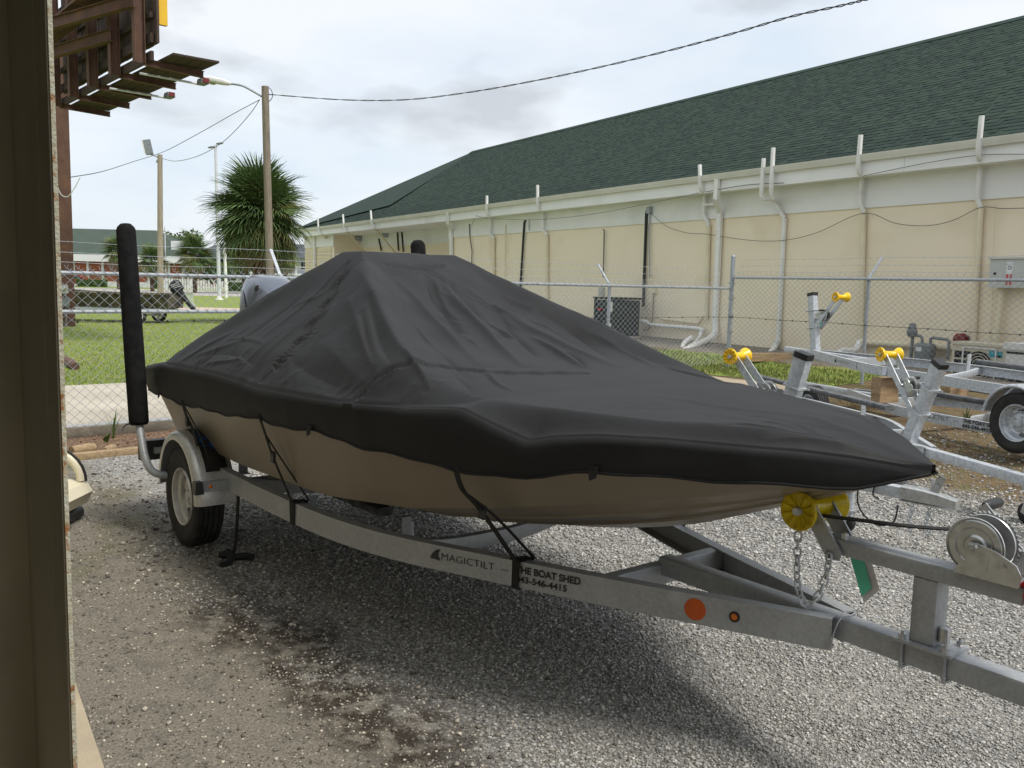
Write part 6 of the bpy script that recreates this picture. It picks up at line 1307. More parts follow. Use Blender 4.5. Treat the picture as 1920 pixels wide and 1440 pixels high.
q = G(1810, 800, 0.25); blades('strap_leaf_plant', 'clump of pale strap leaves growing behind the lower trailer rail', (q.x, q.y, gz1(q.x, q.y)), 14, 0.30, 0.10, leafs, 0.014, 6)

# ================================================================== BILLBOARD
rstm = mat('rusty_brown_steel', (0.135, 0.072, 0.050), (0.095, 0.050, 0.036), 4, 0.85, 0.1, 0.15, 30, dirt=((0.20, 0.095, 0.05), 2.0, 0.55, 0.75))
rstd = mat('dark_brown_timber', (0.060, 0.036, 0.026), (0.040, 0.024, 0.018), 3, 0.9, 0, 0.3, 20, stretch=(1, 6, 6)); rstp = mat('brown_sheet_panel', (0.075, 0.045, 0.034), (0.055, 0.033, 0.026), 1.5, 0.8)
yelp = mat('yellow_sign_trim', (0.80, 0.50, 0.02), (0.74, 0.44, 0.02), 4, 0.5)
B0 = DY(261, 117, 20.0); ZB = B0.z; BQ = Vector((-0.65, 0.76, 0)).normalized(); BO = Vector((0.76, 0.65, 0)).normalized()
bb = thing('billboard', 'rusty brown billboard seen from behind with catwalk and yellow trim', 'billboard', (B0.x, B0.y, 0), math.atan2(BQ.y, BQ.x))
# local x = along the sign (away), local y = -BO side is +y?  (BQ rotated +90)
bs = 1.0 if Vector((-BQ.y, BQ.x, 0)).dot(BO) > 0 else -1.0
Lb = lambda x, o, z: Vector((x, bs * o, z))
def ibeam(b, p0, p1, w, h, t=0.018, up=(0, 0, 1)):
    b.sweep([p0, p1], [(-w / 2, -h / 2), (w / 2, -h / 2), (w / 2, -h / 2 + t), (t / 2, -h / 2 + t), (t / 2, h / 2 - t), (w / 2, h / 2 - t), (w / 2, h / 2), (-w / 2, h / 2), (-w / 2, h / 2 - t), (-t / 2, h / 2 - t), (-t / 2, -h / 2 + t), (-w / 2, -h / 2 + t)], up)
cb = G(124, 612, 0.0); cq = cb - Vector((B0.x, B0.y, 0)); cx, co_ = cq.dot(BQ), cq.dot(BO)
b = MB(); ibeam(b, Lb(cx, co_, -0.1), Lb(cx, co_, ZB + 3.2), 0.50, 0.50, 0.03, up=tuple((Matrix.Rotation(-math.atan2(BQ.y, BQ.x), 3, 'Z') @ Vector((0.5, -0.86, 0))))); b.build('column', rstm, bb, 0)
b = MB(); b.tube([Lb(cx - 0.2, co_ - 0.9, ZB + 1.1), Lb(cx + 7, co_ - 0.2, ZB + 1.1)], 0.001, 4)
for x in (0.0, 1.75, 3.5, 5.25, 7.0):
    b = MB(); ibeam(b, Lb(x, 0, ZB), Lb(x, 0, ZB + 5.0), 0.20, 0.22, 0.016, up=(0, 1, 0)); po = b.build('upright', rstm, bb, 0)
    b = MB(); ibeam(b, Lb(x, 0.1, ZB + 0.03), Lb(x, 1.42, ZB - 0.03), 0.12, 0.14, 0.012); b.build('catwalk_bracket', rstm, bb, 0)
for k_, (o_, w_) in enumerate(((0.56, 0.24), (0.82, 0.24), (1.08, 0.24), (1.33, 0.24))):
    b = MB(); b.bar(Lb(-0.85, o_, ZB + 0.115), Lb(7.2, o_, ZB + 0.115), w_, 0.045); b.build('catwalk_plank', rstd, bb, 0)
for z_ in (0.14, 0.52, 1.0, 1.8, 2.6):
    b = MB(); b.bar(Lb(-0.25, 0.20, ZB + z_), Lb(7.4, 0.20, ZB + z_), 0.07, 0.20 if z_ < 0.6 else 0.12); b.build('stringer', rstd, bb, 0)
for i in range(20):
    b = MB(); b.box(Lb(-0.2 + 0.38 * i, 0.29, ZB + 2.7), (0.37, 0.05 + 0.02 * (i % 2), 4.6)); b.build('face_panel', rstp, bb, 0)
b = MB(); b.box(Lb(-0.30, 0.42, ZB + 3.25), (0.10, 0.18, 4.9)); b.build('yellow_trim', yelp, bb, 0)
for z_, o_ in ((0.85, -0.25), (1.25, -0.30)):
    b = MB(); ibeam(b, Lb(-0.1 if z_ > 1 else 1.6, o_ * 0.4, ZB + z_), Lb(6.8, -1.9 if z_ > 1 else -1.2, ZB + z_ + 0.0), 0.16, 0.26, 0.014); b.build('brace_beam', rstm, bb, 0)
b = MB(); b.lathe([(0, 0), (0.13, 0), (0.135, 0.01), (0.135, 2.2)], 'z', 18, c=Lb(cx - 1.3, co_ - 2.1, ZB + 1.05), rot=Matrix.Rotation(R_(60), 3, 'X') @ Matrix.Rotation(R_(25), 3, 'Y')); b.build('torsion_pipe', rstm, bb)
for k_ in range(3):
    b = MB(); b.bar(Lb(-0.7, -0.25 - 0.22 * k_, ZB + 1.55), Lb(7, -0.25 - 0.22 * k_, ZB + 1.55), 0.20, 0.05); b.build('upper_catwalk_plank', rstm, bb, 0)
lampw = mat('white_lamp_arm', (0.62, 0.64, 0.66), (0.55, 0.57, 0.6), 6, 0.5)
for x in (0.75, 3.0):
    b = MB(); b.tube([Lb(x, 0.25, ZB - 0.07), Lb(x, 1.55, ZB - 0.09)], 0.028, 8); la = b.build('lamp_arm', lampw, bb)
    b = MB(); b.box(Lb(x, 1.70, ZB - 0.02), (0.36, 0.20, 0.13), taper=0.75); b.build('floodlight', grym, la); b = MB(); b.box(Lb(x - 0.195, 1.70, ZB - 0.02), (0.03, 0.15, 0.10)); b.build('lamp_cap', redp, la)
mtb = thing('electric_meter', 'round electric meter above a grey box on the billboard column', 'electric meter', G(119, 612, 0.0) - Vector((0, 0.30, 0)))
q = DY(119, 542, mtb.location.y - 0.05); q2 = DY(121, 566, mtb.location.y - 0.05); mz = q.z; bz = q2.z
b = MB(); b.box((q.x - mtb.location.x, 0, mz), (0.19, 0.10, 0.26)); mbx = b.build('meter_box', boxg, mtb); b = MB(); b.lathe([(0, -0.12), (0.06, -0.12), (0.075, -0.10), (0.08, -0.04)], 'y', 18, c=(q.x - mtb.location.x, 0, mz + 0.02)); b.build('glass_dial', zinc, mbx)
b = MB(); b.box((q2.x - mtb.location.x, 0, bz), (0.22, 0.11, 0.26)); b.build('breaker_box', grym, mtb); b = MB(); b.tube([(q2.x - mtb.location.x, 0.02, 0), (q2.x - mtb.location.x, 0.02, mz)], 0.02, 8); b.build('conduit', grym, mtb)

# ================================================================== POLES AND WIRES
def vpole(name, label, u_b, u_t, v_t, Y, r0, r1, mt_, cat):
    x0 = DY(u_b, 520, Y); top = DY(u_t, v_t, Y); t = thing(name, label, cat, (x0.x, Y, 0))
    b = MB(); tp_ = Vector((top.x - x0.x, 0, top.z)); b.tube([Vector((0, 0, -0.2)), tp_ * 0.5, tp_], 1.0, 14, scales=[r0, (r0 + r1) / 2, r1]); b.build('pole', mt_, t); return t, tp_, x0
p1, tp1, x1_ = vpole('utility_pole', 'weathered grey wooden pole carrying a cobra head lamp, before the palm', 508, 497, 162, 30, 0.135, 0.115, woodg, 'utility pole')
arm = MB(); L2 = lambda u, v: DY(u, v, 30) - Vector((x1_.x, 30, 0))
arm.tube(crv([L2(491, 181), L2(476, 172), L2(455, 161), L2(434, 157)], 6), 0.035, 8); am = arm.build('lamp_arm', galv_f, p1)
b = MB(); a_, c_ = L2(434, 157), L2(385, 147); b.sweep([a_, a_.lerp(c_, 0.15), a_.lerp(c_, 0.4), a_.lerp(c_, 0.8), c_], rrect(0.30, 0.20, 0.07, 4), scales=[0.35, 0.75, 0.95, 1.0, 0.7]); b.build('lamp_head', whitep, am, 60)
b = MB(); c2 = a_.lerp(c_, 0.72) - Vector((0, 0, 0.07)); b.lathe([(0, -0.09), (0.09, -0.07), (0.13, 0.0)], 'z', 14, c=c2); b.build('lens', mat('lamp_lens', (0.35, 0.36, 0.2), (0.3, 0.3, 0.18), 5, 0.2), am)
b = MB(); b.tube(crv([L2(500, 162), L2(508, 168), L2(511, 180), L2(505, 190), L2(494, 192)], 6), 0.012, 6); b.build('drip_loop', cable, p1)
p2, tp2, x2_ = vpole('utility_pole', 'pale wooden pole with a tilted floodlight on top, standing on the lawn', 299.5, 300, 290, 39.5, 0.14, 0.105, woodp, 'utility pole')
L3 = lambda u, v: DY(u, v, 39.5) - Vector((x2_.x, 39.5, 0))
b = MB(); b.tube(crv([L3(298, 296), L3(290, 292), L3(281, 289)], 4), 0.03, 8); am = b.build('lamp_bracket', galv_f, p2)
b = MB(); c2 = L3(278, 276); b.box(c2, (0.30, 0.22, 0.62), Matrix.Rotation(R_(-12), 3, 'Y') @ Matrix.Rotation(R_(18), 3, 'Z')); b.build('floodlight', grym, am)
b = MB(); b.box(c2 + Vector((-0.15, -0.08, 0)), (0.05, 0.18, 0.56), Matrix.Rotation(R_(-12), 3, 'Y')); b.build('lens', whitep, am)
b = MB(); b.tube([L3(296, 300), L3(294, 305)], 0.06, 8); b.build('junction', galv_f, p2)
def wire(name, label, pts, r=0.012, sag=None, mt_=cable, twist=0.0):
    b = MB(); P = crv(pts, 10)
    if twist: P = [p + Vector((0, 0, twist * math.sin(i * 1.9))) for i, p in enumerate(P)]
    b.tube(P, r, 5, caps=False); return tag(b.build(name, mt_, None, 60), label, 'wire')
top1 = DY(503, 177, 30)
b_end = DY(1640, -6, 13)
wp = []
for u, v, t in ((503, 177, 0), (640, 187, .16), (760, 187, .29), (880, 173, .41), (1000, 152, .53), (1120, 127, .65), (1250, 96, .77), (1370, 64, .87), (1480, 32, .95), (1580, 10, 1.0), (1640, -6, 1.04), (1760, -48, 1.1)): wp.append(DY(u, v, 30 - 17 * t))
b = MB(); P = crv(wp, 14)
for ph in (0, math.pi):
    b.tube([p + Vector((0, 0, 0.012 * math.cos(i * 0.8 + ph))) + Vector((0.012 * math.sin(i * 0.8 + ph), 0, 0)) for i, p in enumerate(P)], 0.0085, 5, caps=False)
tag(b.build('power_line', cable, None, 60), 'twisted power line running from the cobra head lamp pole over the green roof', 'wire')
wire('power_line', 'thin wire sagging from the cobra lamp pole to the billboard column', [DY(487, 187, 30), DY(440, 212, 31), DY(380, 246, 33), DY(310, 283, 34), DY(250, 303, 31), DY(190, 322, 27), DY(128, 333, 23)], 0.012, mt_=cableg)
wire('power_line', 'slack wire hanging between the cobra lamp pole and the floodlight pole', [DY(487, 187, 30), DY(470, 212, 30.8), DY(440, 246, 32.2), DY(410, 272, 34), DY(370, 293, 36), DY(330, 302, 38), DY(303, 297, 39.5)], 0.012, mt_=cableg)
wire('service_drop', 'pale loose cable loop on the billboard column', [DY(150, 333, 22.6), DY(140, 352, 22.6), DY(128, 368, 22.6), DY(116, 366, 22.6), DY(108, 352, 22.6)], 0.012, mt_=whitep)
# tall white parking lot light
lp, tpl, xl = vpole('light_pole', 'tall slim white light pole with two flat lamp heads beyond the road', 411, 404, 272, 64, 0.14, 0.09, lampw, 'light pole')
L4 = lambda u, v: DY(u, v, 64) - Vector((xl.x, 64, 0))
for sgx, (ua, ub, vv) in ((-1, (391, 402, 276)), (1, (406, 418, 269))):
    b = MB(); b.sweep([L4(ua, vv + 1), L4((ua + ub) / 2, vv), L4(ub, vv - 1)], rrect(0.34, 0.12, 0.04), scales=[0.7, 1, 0.6]); b.build('lamp_head', grym, lp)
b = MB(); b.lathe([(0.32, 0), (0.32, 0.06), (0.18, 0.08), (0.16, 0.3)], 'z', 14); b.build('base', whitep, lp)
fl_, _, _ = vpole('flag_pole', 'thin white flagpole before the brick building', 311, 309, 425, 95, 0.07, 0.05, lampw, 'flagpole')
sp_, tps, xsp = vpole('sign_post', 'white square post with rounded top near the hedge', 424, 421, 456, 70, 0.12, 0.12, whitep, 'post')

# ================================================================== PALMS
palmg = [mat('palm_green', (0.085, 0.145, 0.048), (0.13, 0.19, 0.062), 2, 0.55, spec=0.35), mat('palm_olive', (0.125, 0.145, 0.048), (0.175, 0.17, 0.058), 2, 0.6, spec=0.3), mat('palm_dead', (0.30, 0.225, 0.14), (0.21, 0.15, 0.09), 3, 0.85)]
bootm = mat('palm_trunk_fibre', (0.12, 0.075, 0.045), (0.07, 0.042, 0.027), 5, 0.95, 0, 0.6, 20)
def frond_mesh(seed, droop, L=1.0):
    r = random.Random(seed); b = MB(); pl_ = 0.50 * L
    b.tube([(0, 0, 0), (pl_ * 0.5, 0, 0.04), (pl_, 0, 0.02)], 0.013, 5)
    n = 30
    for i in range(n):
        a = R_(-118 + 236 * i / (n - 1)) + r.uniform(-0.04, 0.04); l_ = L * (0.86 - 0.30 * abs(i / (n - 1) - 0.5) * 2) * r.uniform(0.9, 1.08); w_ = 0.022
        dx, dy = math.cos(a), math.sin(a); V = []; cup = 0.22 * abs(math.sin(a)); st_ = Vector((pl_, 0, 0.02))
        for k_, t in enumerate((0, 0.3, 0.6, 0.82, 1.0)):
            dr = -droop * (t ** 2.2) * l_ * r.uniform(0.85, 1.15); w2 = w_ * (0.35, 1.0, 0.9, 0.5, 0.04)[k_]
            c_ = st_ + Vector((dx * l_ * t, dy * l_ * t, cup * l_ * t + dr)); V += [c_ + Vector((-dy * w2, dx * w2, 0.004)), c_ - Vector((0, 0, 0.012 * (1 - t))), c_ + Vector((dy * w2, -dx * w2, 0.004))]
        b.add(V, [(3 * k_ + j, 3 * k_ + j + 1, 3 * k_ + 4 + j, 3 * k_ + 3 + j) for k_ in range(4) for j in range(2)])
    return b.mesh('frond')
FM = {}
for mi_ in range(3):
    for sd_ in range(3):
        me = frond_mesh(sd_ * 3 + mi_, (0.35, 0.55, 0.9)[mi_]); me.materials.append(palmg[mi_]); FM[(mi_, sd_)] = me
def palm(label, p, h, crown, n, trunk_r, seed, dead=0.2, frac_up=1.0, grp=None):
    r = random.Random(seed); t = thing('palm_tree', label, 'palm tree', p, 0, grp)
    b = MB(); k_ = 18; b.tube([Vector((0.02 * math.sin(i), 0.02 * math.cos(i * 1.3), h * i / k_)) for i in range(k_ + 1)], 1.0, 14, scales=[trunk_r * (1.15 if i == 0 else 0.85 + 0.25 * (i / k_) ** 3 + 0.05 * (i % 2)) for i in range(k_ + 1)]); b.build('trunk', bootm, t, 60)
    for i in range(n):
        f = i / n; el = 88 - 150 * f ** 0.85 + r.uniform(-10, 10); az = i * 137.5 + r.uniform(-14, 14); mi_ = 2 if (el < -38 and r.random() < dead * 2.2) else (1 if r.random() < 0.12 + 0.30 * f else 0)
        o = bpy.data.objects.new('frond', FM[(mi_, r.randrange(3))]); COL.objects.link(o); o.parent = t
        s_ = crown * r.uniform(0.82, 1.05) / 1.30; o.scale = (s_, s_, s_); o.location = (0, 0, h - 0.1 + 0.35 * math.sin(R_(max(el, -30))) * crown * 0.3)
        o.rotation_euler = (Matrix.Rotation(R_(az), 3, 'Z') @ Matrix.Rotation(R_(-el), 3, 'Y') @ Matrix.Rotation(r.uniform(-0.5, 0.5), 3, 'X')).to_euler()
    return t
pb = DY(486, 520, 32); cz = DY(487, 400, 32).z
palm('large cabbage palm with a round green crown and brown skirt, behind the lamp pole', (pb.x, 32, 0), cz, 2.05, 135, 0.26, 2, 0.20)
for u, v, Y, cr_, hh, lab, sd in ((365, 478, 88, 2.5, 1.0, 'mid sized palm with a dense crown beside the brick building', 4), (222, 472, 98, 2.0, 1, 'small palm before the green roof, behind the black guide sleeve', 5), (285, 490, 90, 2.0, 1, 'low spreading palm before the brick wall by the pale pole', 6), (536, 484, 85, 1.7, 1, 'short palm with thin trunk before the white houses', 7)):
    q = DY(u, 520, Y); palm(lab, (q.x, Y, 0), DY(u, v, Y).z, cr_, 46, 0.22, sd, 0.1)

# ================================================================== TREES, HEDGES
lfm = [mat('leaf_dark', (0.035, 0.070, 0.020), (0.055, 0.095, 0.028), 3, 0.7, spec=0.2), mat('leaf_mid', (0.065, 0.11, 0.030), (0.09, 0.13, 0.040), 3, 0.7, spec=0.2)]
barkm = mat('tree_bark', (0.10, 0.075, 0.055), (0.06, 0.045, 0.033), 6, 0.95, 0, 0.4, 20)
def leafy(b, c, rad, n, sz, r, sq=1.0):
    for i in range(n):
        d = Vector((r.gauss(0, 1), r.gauss(0, 1), r.gauss(0, 1))).normalized() * (r.random() ** 0.4); q = Vector(c) + Vector((d.x * rad[0], d.y * rad[1], d.z * rad[2]))
        a = Vector((r.gauss(0, 1), r.gauss(0, 1), r.gauss(0, 0.6))).normalized(); e_ = a.orthogonal().normalized(); s_ = sz * r.uniform(0.6, 1.3); b.cur = r.randrange(2)
        b.add([q - a * s_, q + e_ * s_ * 0.4, q + a * s_, q - e_ * s_ * 0.4], [(0, 1, 2, 3)])
def tree(label, p, h, rad, n, sz, seed, clumps=9, trunk=True, name='tree', cat='tree', low=0.35):
    r = random.Random(seed); t = thing(name, label, cat, p); b = MB(); tb = MB()
    tb.tube([(0, 0, -0.1), (0.05, 0, h * 0.4), (0.1, 0.05, h * 0.8)], 1.0, 8, scales=[h * 0.03, h * 0.022, h * 0.01])
    for i in range(clumps):
        c = Vector((r.uniform(-1, 1) * rad[0] * 0.7, r.uniform(-1, 1) * rad[1] * 0.7, h * (low + (1 - low) * r.random() * 0.92))); tb.tube([(0.05, 0, h * 0.35), c * 0.6 + Vector((0, 0, h * 0.2)), c], 1.0, 5, scales=[h * 0.012, h * 0.008, h * 0.003])
        leafy(b, c, (rad[0] * 0.5, rad[1] * 0.5, rad[2] * 0.4), n // clumps, sz, r)
    tb.build('trunk', barkm, t); b.build('crown', lfm, t, 0, False); return t
for u, Y, v_t, rx, lab, sd in ((343, 130, 436, 3.0, 'tall loblolly pine rising behind the palm by the brick building', 1), (358, 135, 440, 2.6, 'second pine standing right of the tall one behind the roofs', 2), (455, 92, 458, 4.5, 'broad dark green oak behind the white posts', 3), (485, 100, 452, 4.0, 'dark green tree behind the large palm trunk', 4)):
    q = DY(u, 520, Y); h = DY(u, v_t, Y).z; tree(lab, (q.x, Y, 0), h, (rx, rx, h * 0.4), 1500, 0.30, sd, 10, low=0.45 if v_t < 445 else 0.12)
def hedge(label, u0, u1, Y, h, seed, name='hedge', sz=0.10, n=700):
    a, c = DY(u0, 520, Y), DY(u1, 520, Y); r = random.Random(seed); t = thing(name, label, 'hedge', ((a.x + c.x) / 2, Y, 0)); w = abs(c.x - a.x) / 2; b = MB()
    for i in range(n):
        q = Vector((r.uniform(-w, w), r.uniform(-0.5, 0.5), r.random() ** 0.7 * h * (0.8 + 0.3 * math.sin(i)))); ax = Vector((r.gauss(0, 1), r.gauss(0, 1), r.gauss(0, 0.6))).normalized(); e_ = ax.orthogonal().normalized(); s_ = sz * r.uniform(0.6, 1.4); b.cur = r.randrange(2); b.add([q - ax * s_, q + e_ * s_ * 0.5, q + ax * s_, q - e_ * s_ * 0.5], [(0, 1, 2, 3)])
    b.build('foliage', lfm, t, 0, False); cm_ = MB(); cm_.box((0, 0.1, h * 0.35), (2 * w * 0.96, 0.5, h * 0.7)); cm_.build('branches', lfm[0], t, 0); return t
hedge('clipped dark hedge along the far verge', 428, 480, 106, 1.5, 1); hedge('clipped low hedge before the white porch house', 540, 580, 104, 1.2, 2); hedge('ragged shrubs under the brick wall', 143, 200, 112, 1.3, 3, 'shrub'); hedge('flowering shrubs by the brick building corner', 283, 345, 110, 1.6, 4, 'shrub')

# ================================================================== FAR BUILDINGS
brick = mat('red_brick', (0.36, 0.115, 0.065), (0.30, 0.095, 0.055), 0.7, 0.9, 0, 0.05, 10, coord='World'); roofg = mat('far_green_roof', (0.050, 0.075, 0.058), (0.042, 0.064, 0.050), 0.8, 0.9, coord='World')
whw = mat('white_house_wall', (0.72, 0.73, 0.74), (0.68, 0.69, 0.70), 0.5, 0.8, coord='World'); slate = mat('slate_roof', (0.075, 0.085, 0.10), (0.06, 0.068, 0.08), 0.6, 0.8, coord='World'); glas = mat('dark_window', (0.03, 0.04, 0.05), (0.04, 0.05, 0.06), 1, 0.1)
Yb = 118.0; q0, q1 = DY(-40, 520, Yb), DY(345, 520, Yb); qe = DY(366, 520, Yb); eav = DY(300, 489, Yb).z; rdg = DY(250, 431, Yb + 9).z
br = thing('brick_building', 'low red brick building with a large green hip roof across the road', 'building', (q1.x, Yb, 0)); Lw = q1.x - q0.x; ex_ = qe.x - q1.x
b = MB(); b.box((-Lw / 2, 9, eav / 2), (Lw, 18, eav)); b.build('wall', brick, br, 0)
b = MB(); b.box((-Lw / 2, -0.05, 0.35), (Lw, 0.1, 0.7)); b.build('white_plinth', whw, br, 0)
b = MB(); b.box((-Lw / 2 + 0.6, -0.9, eav + 0.15), (Lw + 2.4, 0.2, 0.9)); b.build('fascia', whw, br, 0)
b = MB(); xr = DY(292, 431, Yb + 9).x - q1.x; b.add([(-Lw, -1.0, eav + 0.6), (ex_, -1.0, eav + 0.6), (xr, 9, rdg), (-Lw, 9, rdg), (ex_, 19, eav + 0.6), (-Lw, 19, eav + 0.6)], [(0, 1, 2, 3), (1, 4, 2), (4, 5, 3, 2)]); b.build('roof', roofg, br, 0)
b = MB(); c_ = Vector((DY(343, 478, Yb + 2).x - q1.x, 2.0, eav + 2.2)); b.add([c_ + Vector(v) for v in ((-1.4, -0.5, -0.9), (1.0, -0.5, -0.9), (1.6, -0.5, 0.5), (-1.4, -0.5, 0.5), (-1.4, 4, 0.4), (1.6, 4, 0.4))], [(0, 1, 2, 3), (3, 2, 5, 4)]); b.build('roof_vent', whw, br, 0)
for u in (140, 166, 194, 240, 280, 318, 344):
    x_ = DY(u, 520, Yb).x - q1.x; b = MB(); b.box((x_, -0.12, eav / 2), (0.28, 0.2, eav)); b.build('pilaster', whw, br, 0)
for u in (352, 360):
    x_ = DY(u, 520, Yb).x - q1.x; b = MB(); b.box((x_, 0.2, eav / 2), (0.25, 0.25, eav)); b.build('porch_post', whw, br, 0)
def house(label, u0, u1, Y, v_e, v_r, storeys=2, cols=4, seed=1, hip=0.3):
    a, c = DY(u0, 520, Y), DY(u1, 520, Y); w = c.x - a.x; he = DY(u0, v_e, Y).z; hr = DY((u0 + u1) / 2, v_r, Y).z; t = thing('house', label, 'house', ((a.x + c.x) / 2, Y, 0))
    b = MB(); b.box((0, 4, he / 2), (w, 8, he)); b.build('wall', whw, t, 0)
    b = MB(); k_ = hip * w; b.add([(-w / 2 - 0.4, -1.6, he), (w / 2 + 0.4, -1.6, he), (w / 2 + 0.4, 8.4, he), (-w / 2 - 0.4, 8.4, he), (-w / 2 + k_, 3.4, hr), (w / 2 - k_, 3.4, hr)], [(0, 1, 5, 4), (1, 2, 5), (2, 3, 4, 5), (3, 0, 4)]); b.build('roof', slate, t, 0)
    for s_ in range(storeys):
        z0 = he * s_ / storeys
        if s_: b = MB(); b.box((0, -0.75, z0), (w, 1.5, 0.25)); b.build('balcony', whw, t, 0); b = MB(); b.box((0, -1.45, z0 + 1.0), (w, 0.08, 0.1)); b.build('balcony_rail', whw, t, 0)
        for i in range(cols):
            x_ = -w / 2 + w * (i + 0.5) / cols; b = MB(); b.box((x_, -0.03, z0 + he / storeys * 0.55), (0.9, 0.06, he / storeys * 0.5)); wn = b.build('window', whw, t, 0)
            for sx in (-1, 1): b = MB(); b.box((x_ + sx * 0.21, -0.065, z0 + he / storeys * 0.55), (0.36, 0.02, he / storeys * 0.42)); b.build('pane', glas, wn, 0)
    for i in range(cols + 1):
        b = MB(); b.box((-w / 2 + w * i / cols, -1.45, he / 2), (0.22, 0.22, he)); b.build('porch_post', whw, t, 0)
    return t
house('white two storey house with slate roof and porches behind the short palm', 500, 600, 122, 483, 456, 2, 5, 1)
house('white house with dark windows half hidden behind the oak', 368, 470, 135, 478, 455, 2, 5, 2)
house('pale distant house roof showing above the trees', 420, 500, 170, 470, 456, 2, 4, 3)
# white picket fence along the far verge
pf = thing('picket_fence', 'white picket fence in front of the white house', 'fence', DY(385, 520, 108)); pf.location.z = 0
for i in range(34):
    b = MB(); b.box((-5.0 + i * 0.32, 0, 0.65), (0.22, 0.04, 1.3)); b.build('picket', whw, pf, 0)
for z_ in (0.35, 1.0): b = MB(); b.box((0, 0.05, z_), (11, 0.06, 0.1)); b.build('rail', whw, pf, 0)

# ================================================================== FAR VEHICLES, JON BOAT
def car(label, u, Y, col, L=4.4, rz=0.0):
    q = DY(u, 520, Y); t = thing('car', label, 'car', (q.x, Y, 0), rz); cm_ = mat('car_paint_' + label.split()[0], col, tuple(x * 0.9 for x in col), 2, 0.25)
    prof = [(-L / 2, 0.35), (-L / 2, 0.75), (-L * 0.42, 0.88), (-L * 0.30, 0.93), (-L * 0.18, 1.38), (L * 0.10, 1.42), (L * 0.24, 0.98), (L * 0.44, 0.85), (L / 2, 0.65), (L / 2, 0.35)]
    b = MB(); b.prism(prof, lambda p: (p[0], -0.85, p[1]), lambda p: (p[0], 0.85, p[1])); b.build('body', cm_, t, 30)
    b = MB(); b.prism([(-L * 0.27, 0.95), (-L * 0.17, 1.32), (L * 0.08, 1.35), (L * 0.19, 0.98)], lambda p: (p[0], -0.86, p[1]), lambda p: (p[0], 0.86, p[1])); b.build('side_window', glas, t, 0)
    for x_ in (-L * 0.31, L * 0.31):
        for y_ in (-0.78, 0.78):
            wh = thing('wheel', None, None); wh.parent = t; wh.location = (x_, y_, 0.32); b = MB(); b.lathe([(0.2, -0.1), (0.30, -0.1), (0.32, -0.07), (0.32, 0.07), (0.30, 0.1), (0.2, 0.1)], 'y', 20); b.build('tyre', rubber, wh); b = MB(); b.lathe([(0, -0.08), (0.2, -0.09), (0.2, 0.09), (0, 0.08)], 'y', 16); b.build('rim', zinc, wh)
    return t
car('red car parked before the brick wall', 148, 113, (0.25, 0.02, 0.02)); car('white car parked behind the motor cowling by the building end', 566, 88, (0.6, 0.6, 0.6), 4.6, 0.15)
camo = mat('camouflage_paint', (0.052, 0.045, 0.026), (0.105, 0.088, 0.052), 3.2, 0.7, lo=0.44, hi=0.56, dirt=((0.022, 0.020, 0.014), 5, 0.52, 0.6))
YJ = 31.0; js = DY(328, 520, YJ); jb_ = thing('jon_boat', 'camouflage jon boat with tilted black outboard on the lawn', 'boat', (js.x, YJ, 0.0), R_(180 - 3)); Lj = 4.9; zk = DY(240, 576, YJ).z; zt = DY(240, 551, YJ).z + 0.02
b = MB(); V = []; secs = [(0, 0.62, 0.75, 0, 0), (Lj * 0.5, 0.62, 0.78, 0, 0), (Lj * 0.68, 0.58, 0.76, 0.02, 0.02), (Lj * 0.82, 0.50, 0.70, 0.14, 0.06), (Lj * 0.93, 0.42, 0.62, 0.30, 0.10), (Lj, 0.38, 0.56, zt - zk - 0.03, 0.12)]
for (x_, wb, wt, dz_, tz) in secs: V += [(x_, -wt, zt + tz), (x_, -wb, zk + dz_), (x_, wb, zk + dz_), (x_, wt, zt + tz), (x_, wt - 0.05, zt + tz), (x_, wb - 0.05, zk + dz_ + 0.05 if dz_ < 0.35 else zk + dz_), (x_, -wb + 0.05, zk + dz_ + 0.05 if dz_ < 0.35 else zk + dz_), (x_, -wt + 0.05, zt + tz)]
b.add(V, [(8 * i + j, 8 * i + (j + 1) % 8, 8 * i + 8 + (j + 1) % 8, 8 * i + 8 + j) for i in range(5) for j in range(8)] + [tuple(range(8)), tuple(40 + j for j in range(8))]); b.build('hull', camo, jb_, 30)
for sg in (-1, 1): b = MB(); b.tube([(x_, sg * wt, zt + tz) for (x_, wb, wt, dz_, tz) in secs], 0.03, 6); b.build('gunwale', camo, jb_)
jm_ = thing('outboard_motor', None, None); jm_.parent = jb_; jm_.location = (-0.12, 0, zt + 0.12); jm_.rotation_euler = (0, R_(38), 0)
b = loft([(-0.02, 0, 0.20, 0.22, 0.15, 0), (0.15, 0, 0.22, 0.24, 0.16, 0), (0.30, -0.02, 0.20, 0.22, 0.15, 0), (0.38, -0.03, 0.12, 0.14, 0.09, 0)], 20); b.build('cowling', blackp, jm_, 60)
b = loft([(-0.85, 0, 0.05, 0.12, 0.03, 0), (-0.62, 0, 0.06, 0.09, 0.04, 0), (-0.3, 0, 0.08, 0.10, 0.06, 0), (0.0, 0, 0.14, 0.15, 0.10, 0)], 16); b.build('leg', blackp, jm_, 60)
for k_ in range(3): b = MB(); b.box((-0.10 + 0.02 * k_, (0.158), 0.10 + 0.07 * k_), (0.22, 0.004, 0.018), Matrix.Rotation(R_(-20), 3, 'Y')); b.build('cowling_stripe', white_t, jm_, 0)
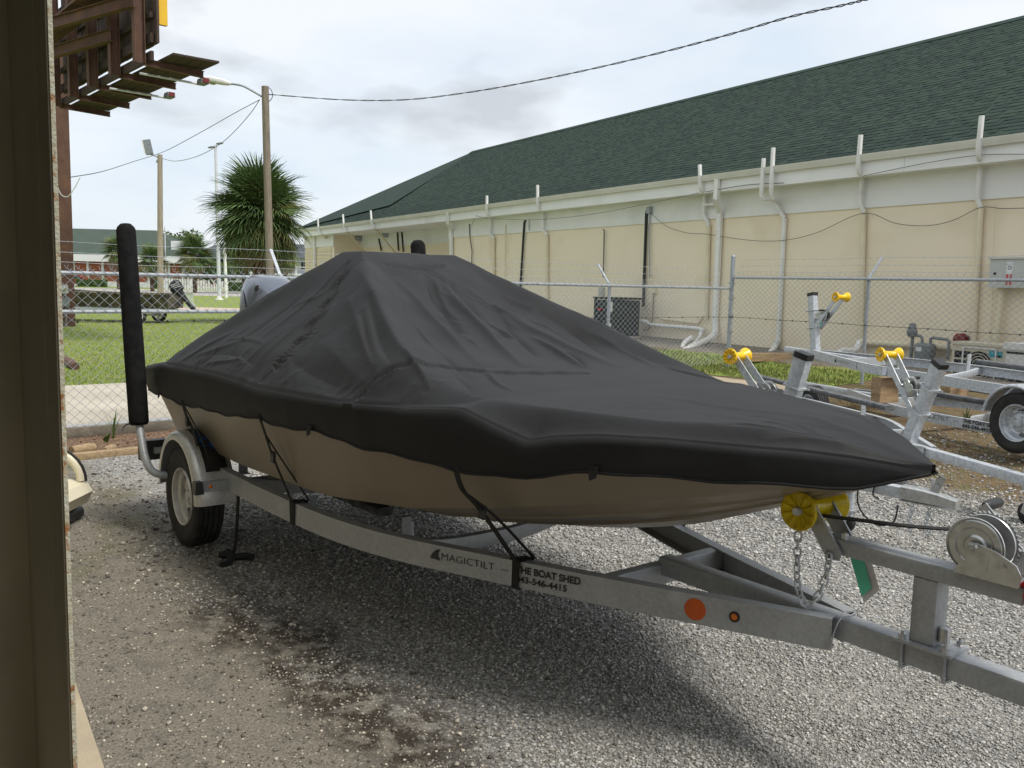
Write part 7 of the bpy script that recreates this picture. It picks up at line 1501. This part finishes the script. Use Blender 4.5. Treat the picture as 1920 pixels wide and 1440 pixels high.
b = MB(); b.lathe([(0, -0.03), (0.10, -0.01), (0.10, 0.01), (0, 0.03)], 'x', 12, c=(-0.14, 0, -0.72)); b.build('propeller', alu, jm_)
jt = thing('boat_trailer', 'small galvanised trailer with white wheels under the camouflage jon boat', 'boat trailer', (js.x, YJ, 0), R_(180 - 3))
for sg in (-1, 1):
    b = MB(); b.sweep([(0.2, sg * 0.6, zk - 0.06), (3.4, sg * 0.55, zk - 0.06), (5.2, 0, zk - 0.08)], rrect(0.06, 0.09, 0.01)); b.build('frame_rail', galv_n, jt)
    wheel(jt, (0.95, sg * 0.78, 0.26), sg, 0.26, 0.14, 0.18, 5, whitep)
b = MB(); b.bar((0.95, -0.7, 0.27), (0.95, 0.7, 0.27), 0.05, 0.05); b.build('axle', galv_n, jt); b = MB(); b.sweep([(5.0, 0, zk - 0.08), (6.3, 0, zk - 0.12)], rrect(0.07, 0.07, 0.01)); b.build('tongue', galv_n, jt)
b = MB(); b.tube([(6.2, 0, zk - 0.1), (6.2, 0, 0.0)], 0.03, 8); b.build('jack', galv_n, jt)
for s_ in (0.4, 2.6):
    b = MB(); b.bar((s_, -0.6, zk - 0.03), (s_, 0.6, zk - 0.03), 0.06, 0.06); b.build('cross_member', galv_n, jt)
pg = G(356, 578, 0); up_ = thing('utility_pedestal', 'pale green utility pedestal on the lawn beside the outboard', 'utility box', pg); pgm = mat('pale_green_enamel', (0.42, 0.52, 0.38), (0.38, 0.47, 0.34), 3, 0.6); s_ = pg.y / F_PX
b = MB(); b.box((0, 0, 14 * s_), (11 * s_, 9 * s_, 28 * s_)); b.build('housing', pgm, up_); b = MB(); b.box((0, 0, 28.6 * s_), (13 * s_, 11 * s_, 1.2 * s_)); b.build('lid', pgm, up_)
lq = G(140, 700, 0); b = MB(); a, c = G(118, 672, 0.06), G(141, 688, 0.06); b.tube([a, a.lerp(c, 0.5), c], 0.08, 8, scales=[0.9, 1.05, 0.9]); tag(b.build('log', rstm, None, 50), 'dark weathered log at the corner of the lawn beyond the driveway', 'log')
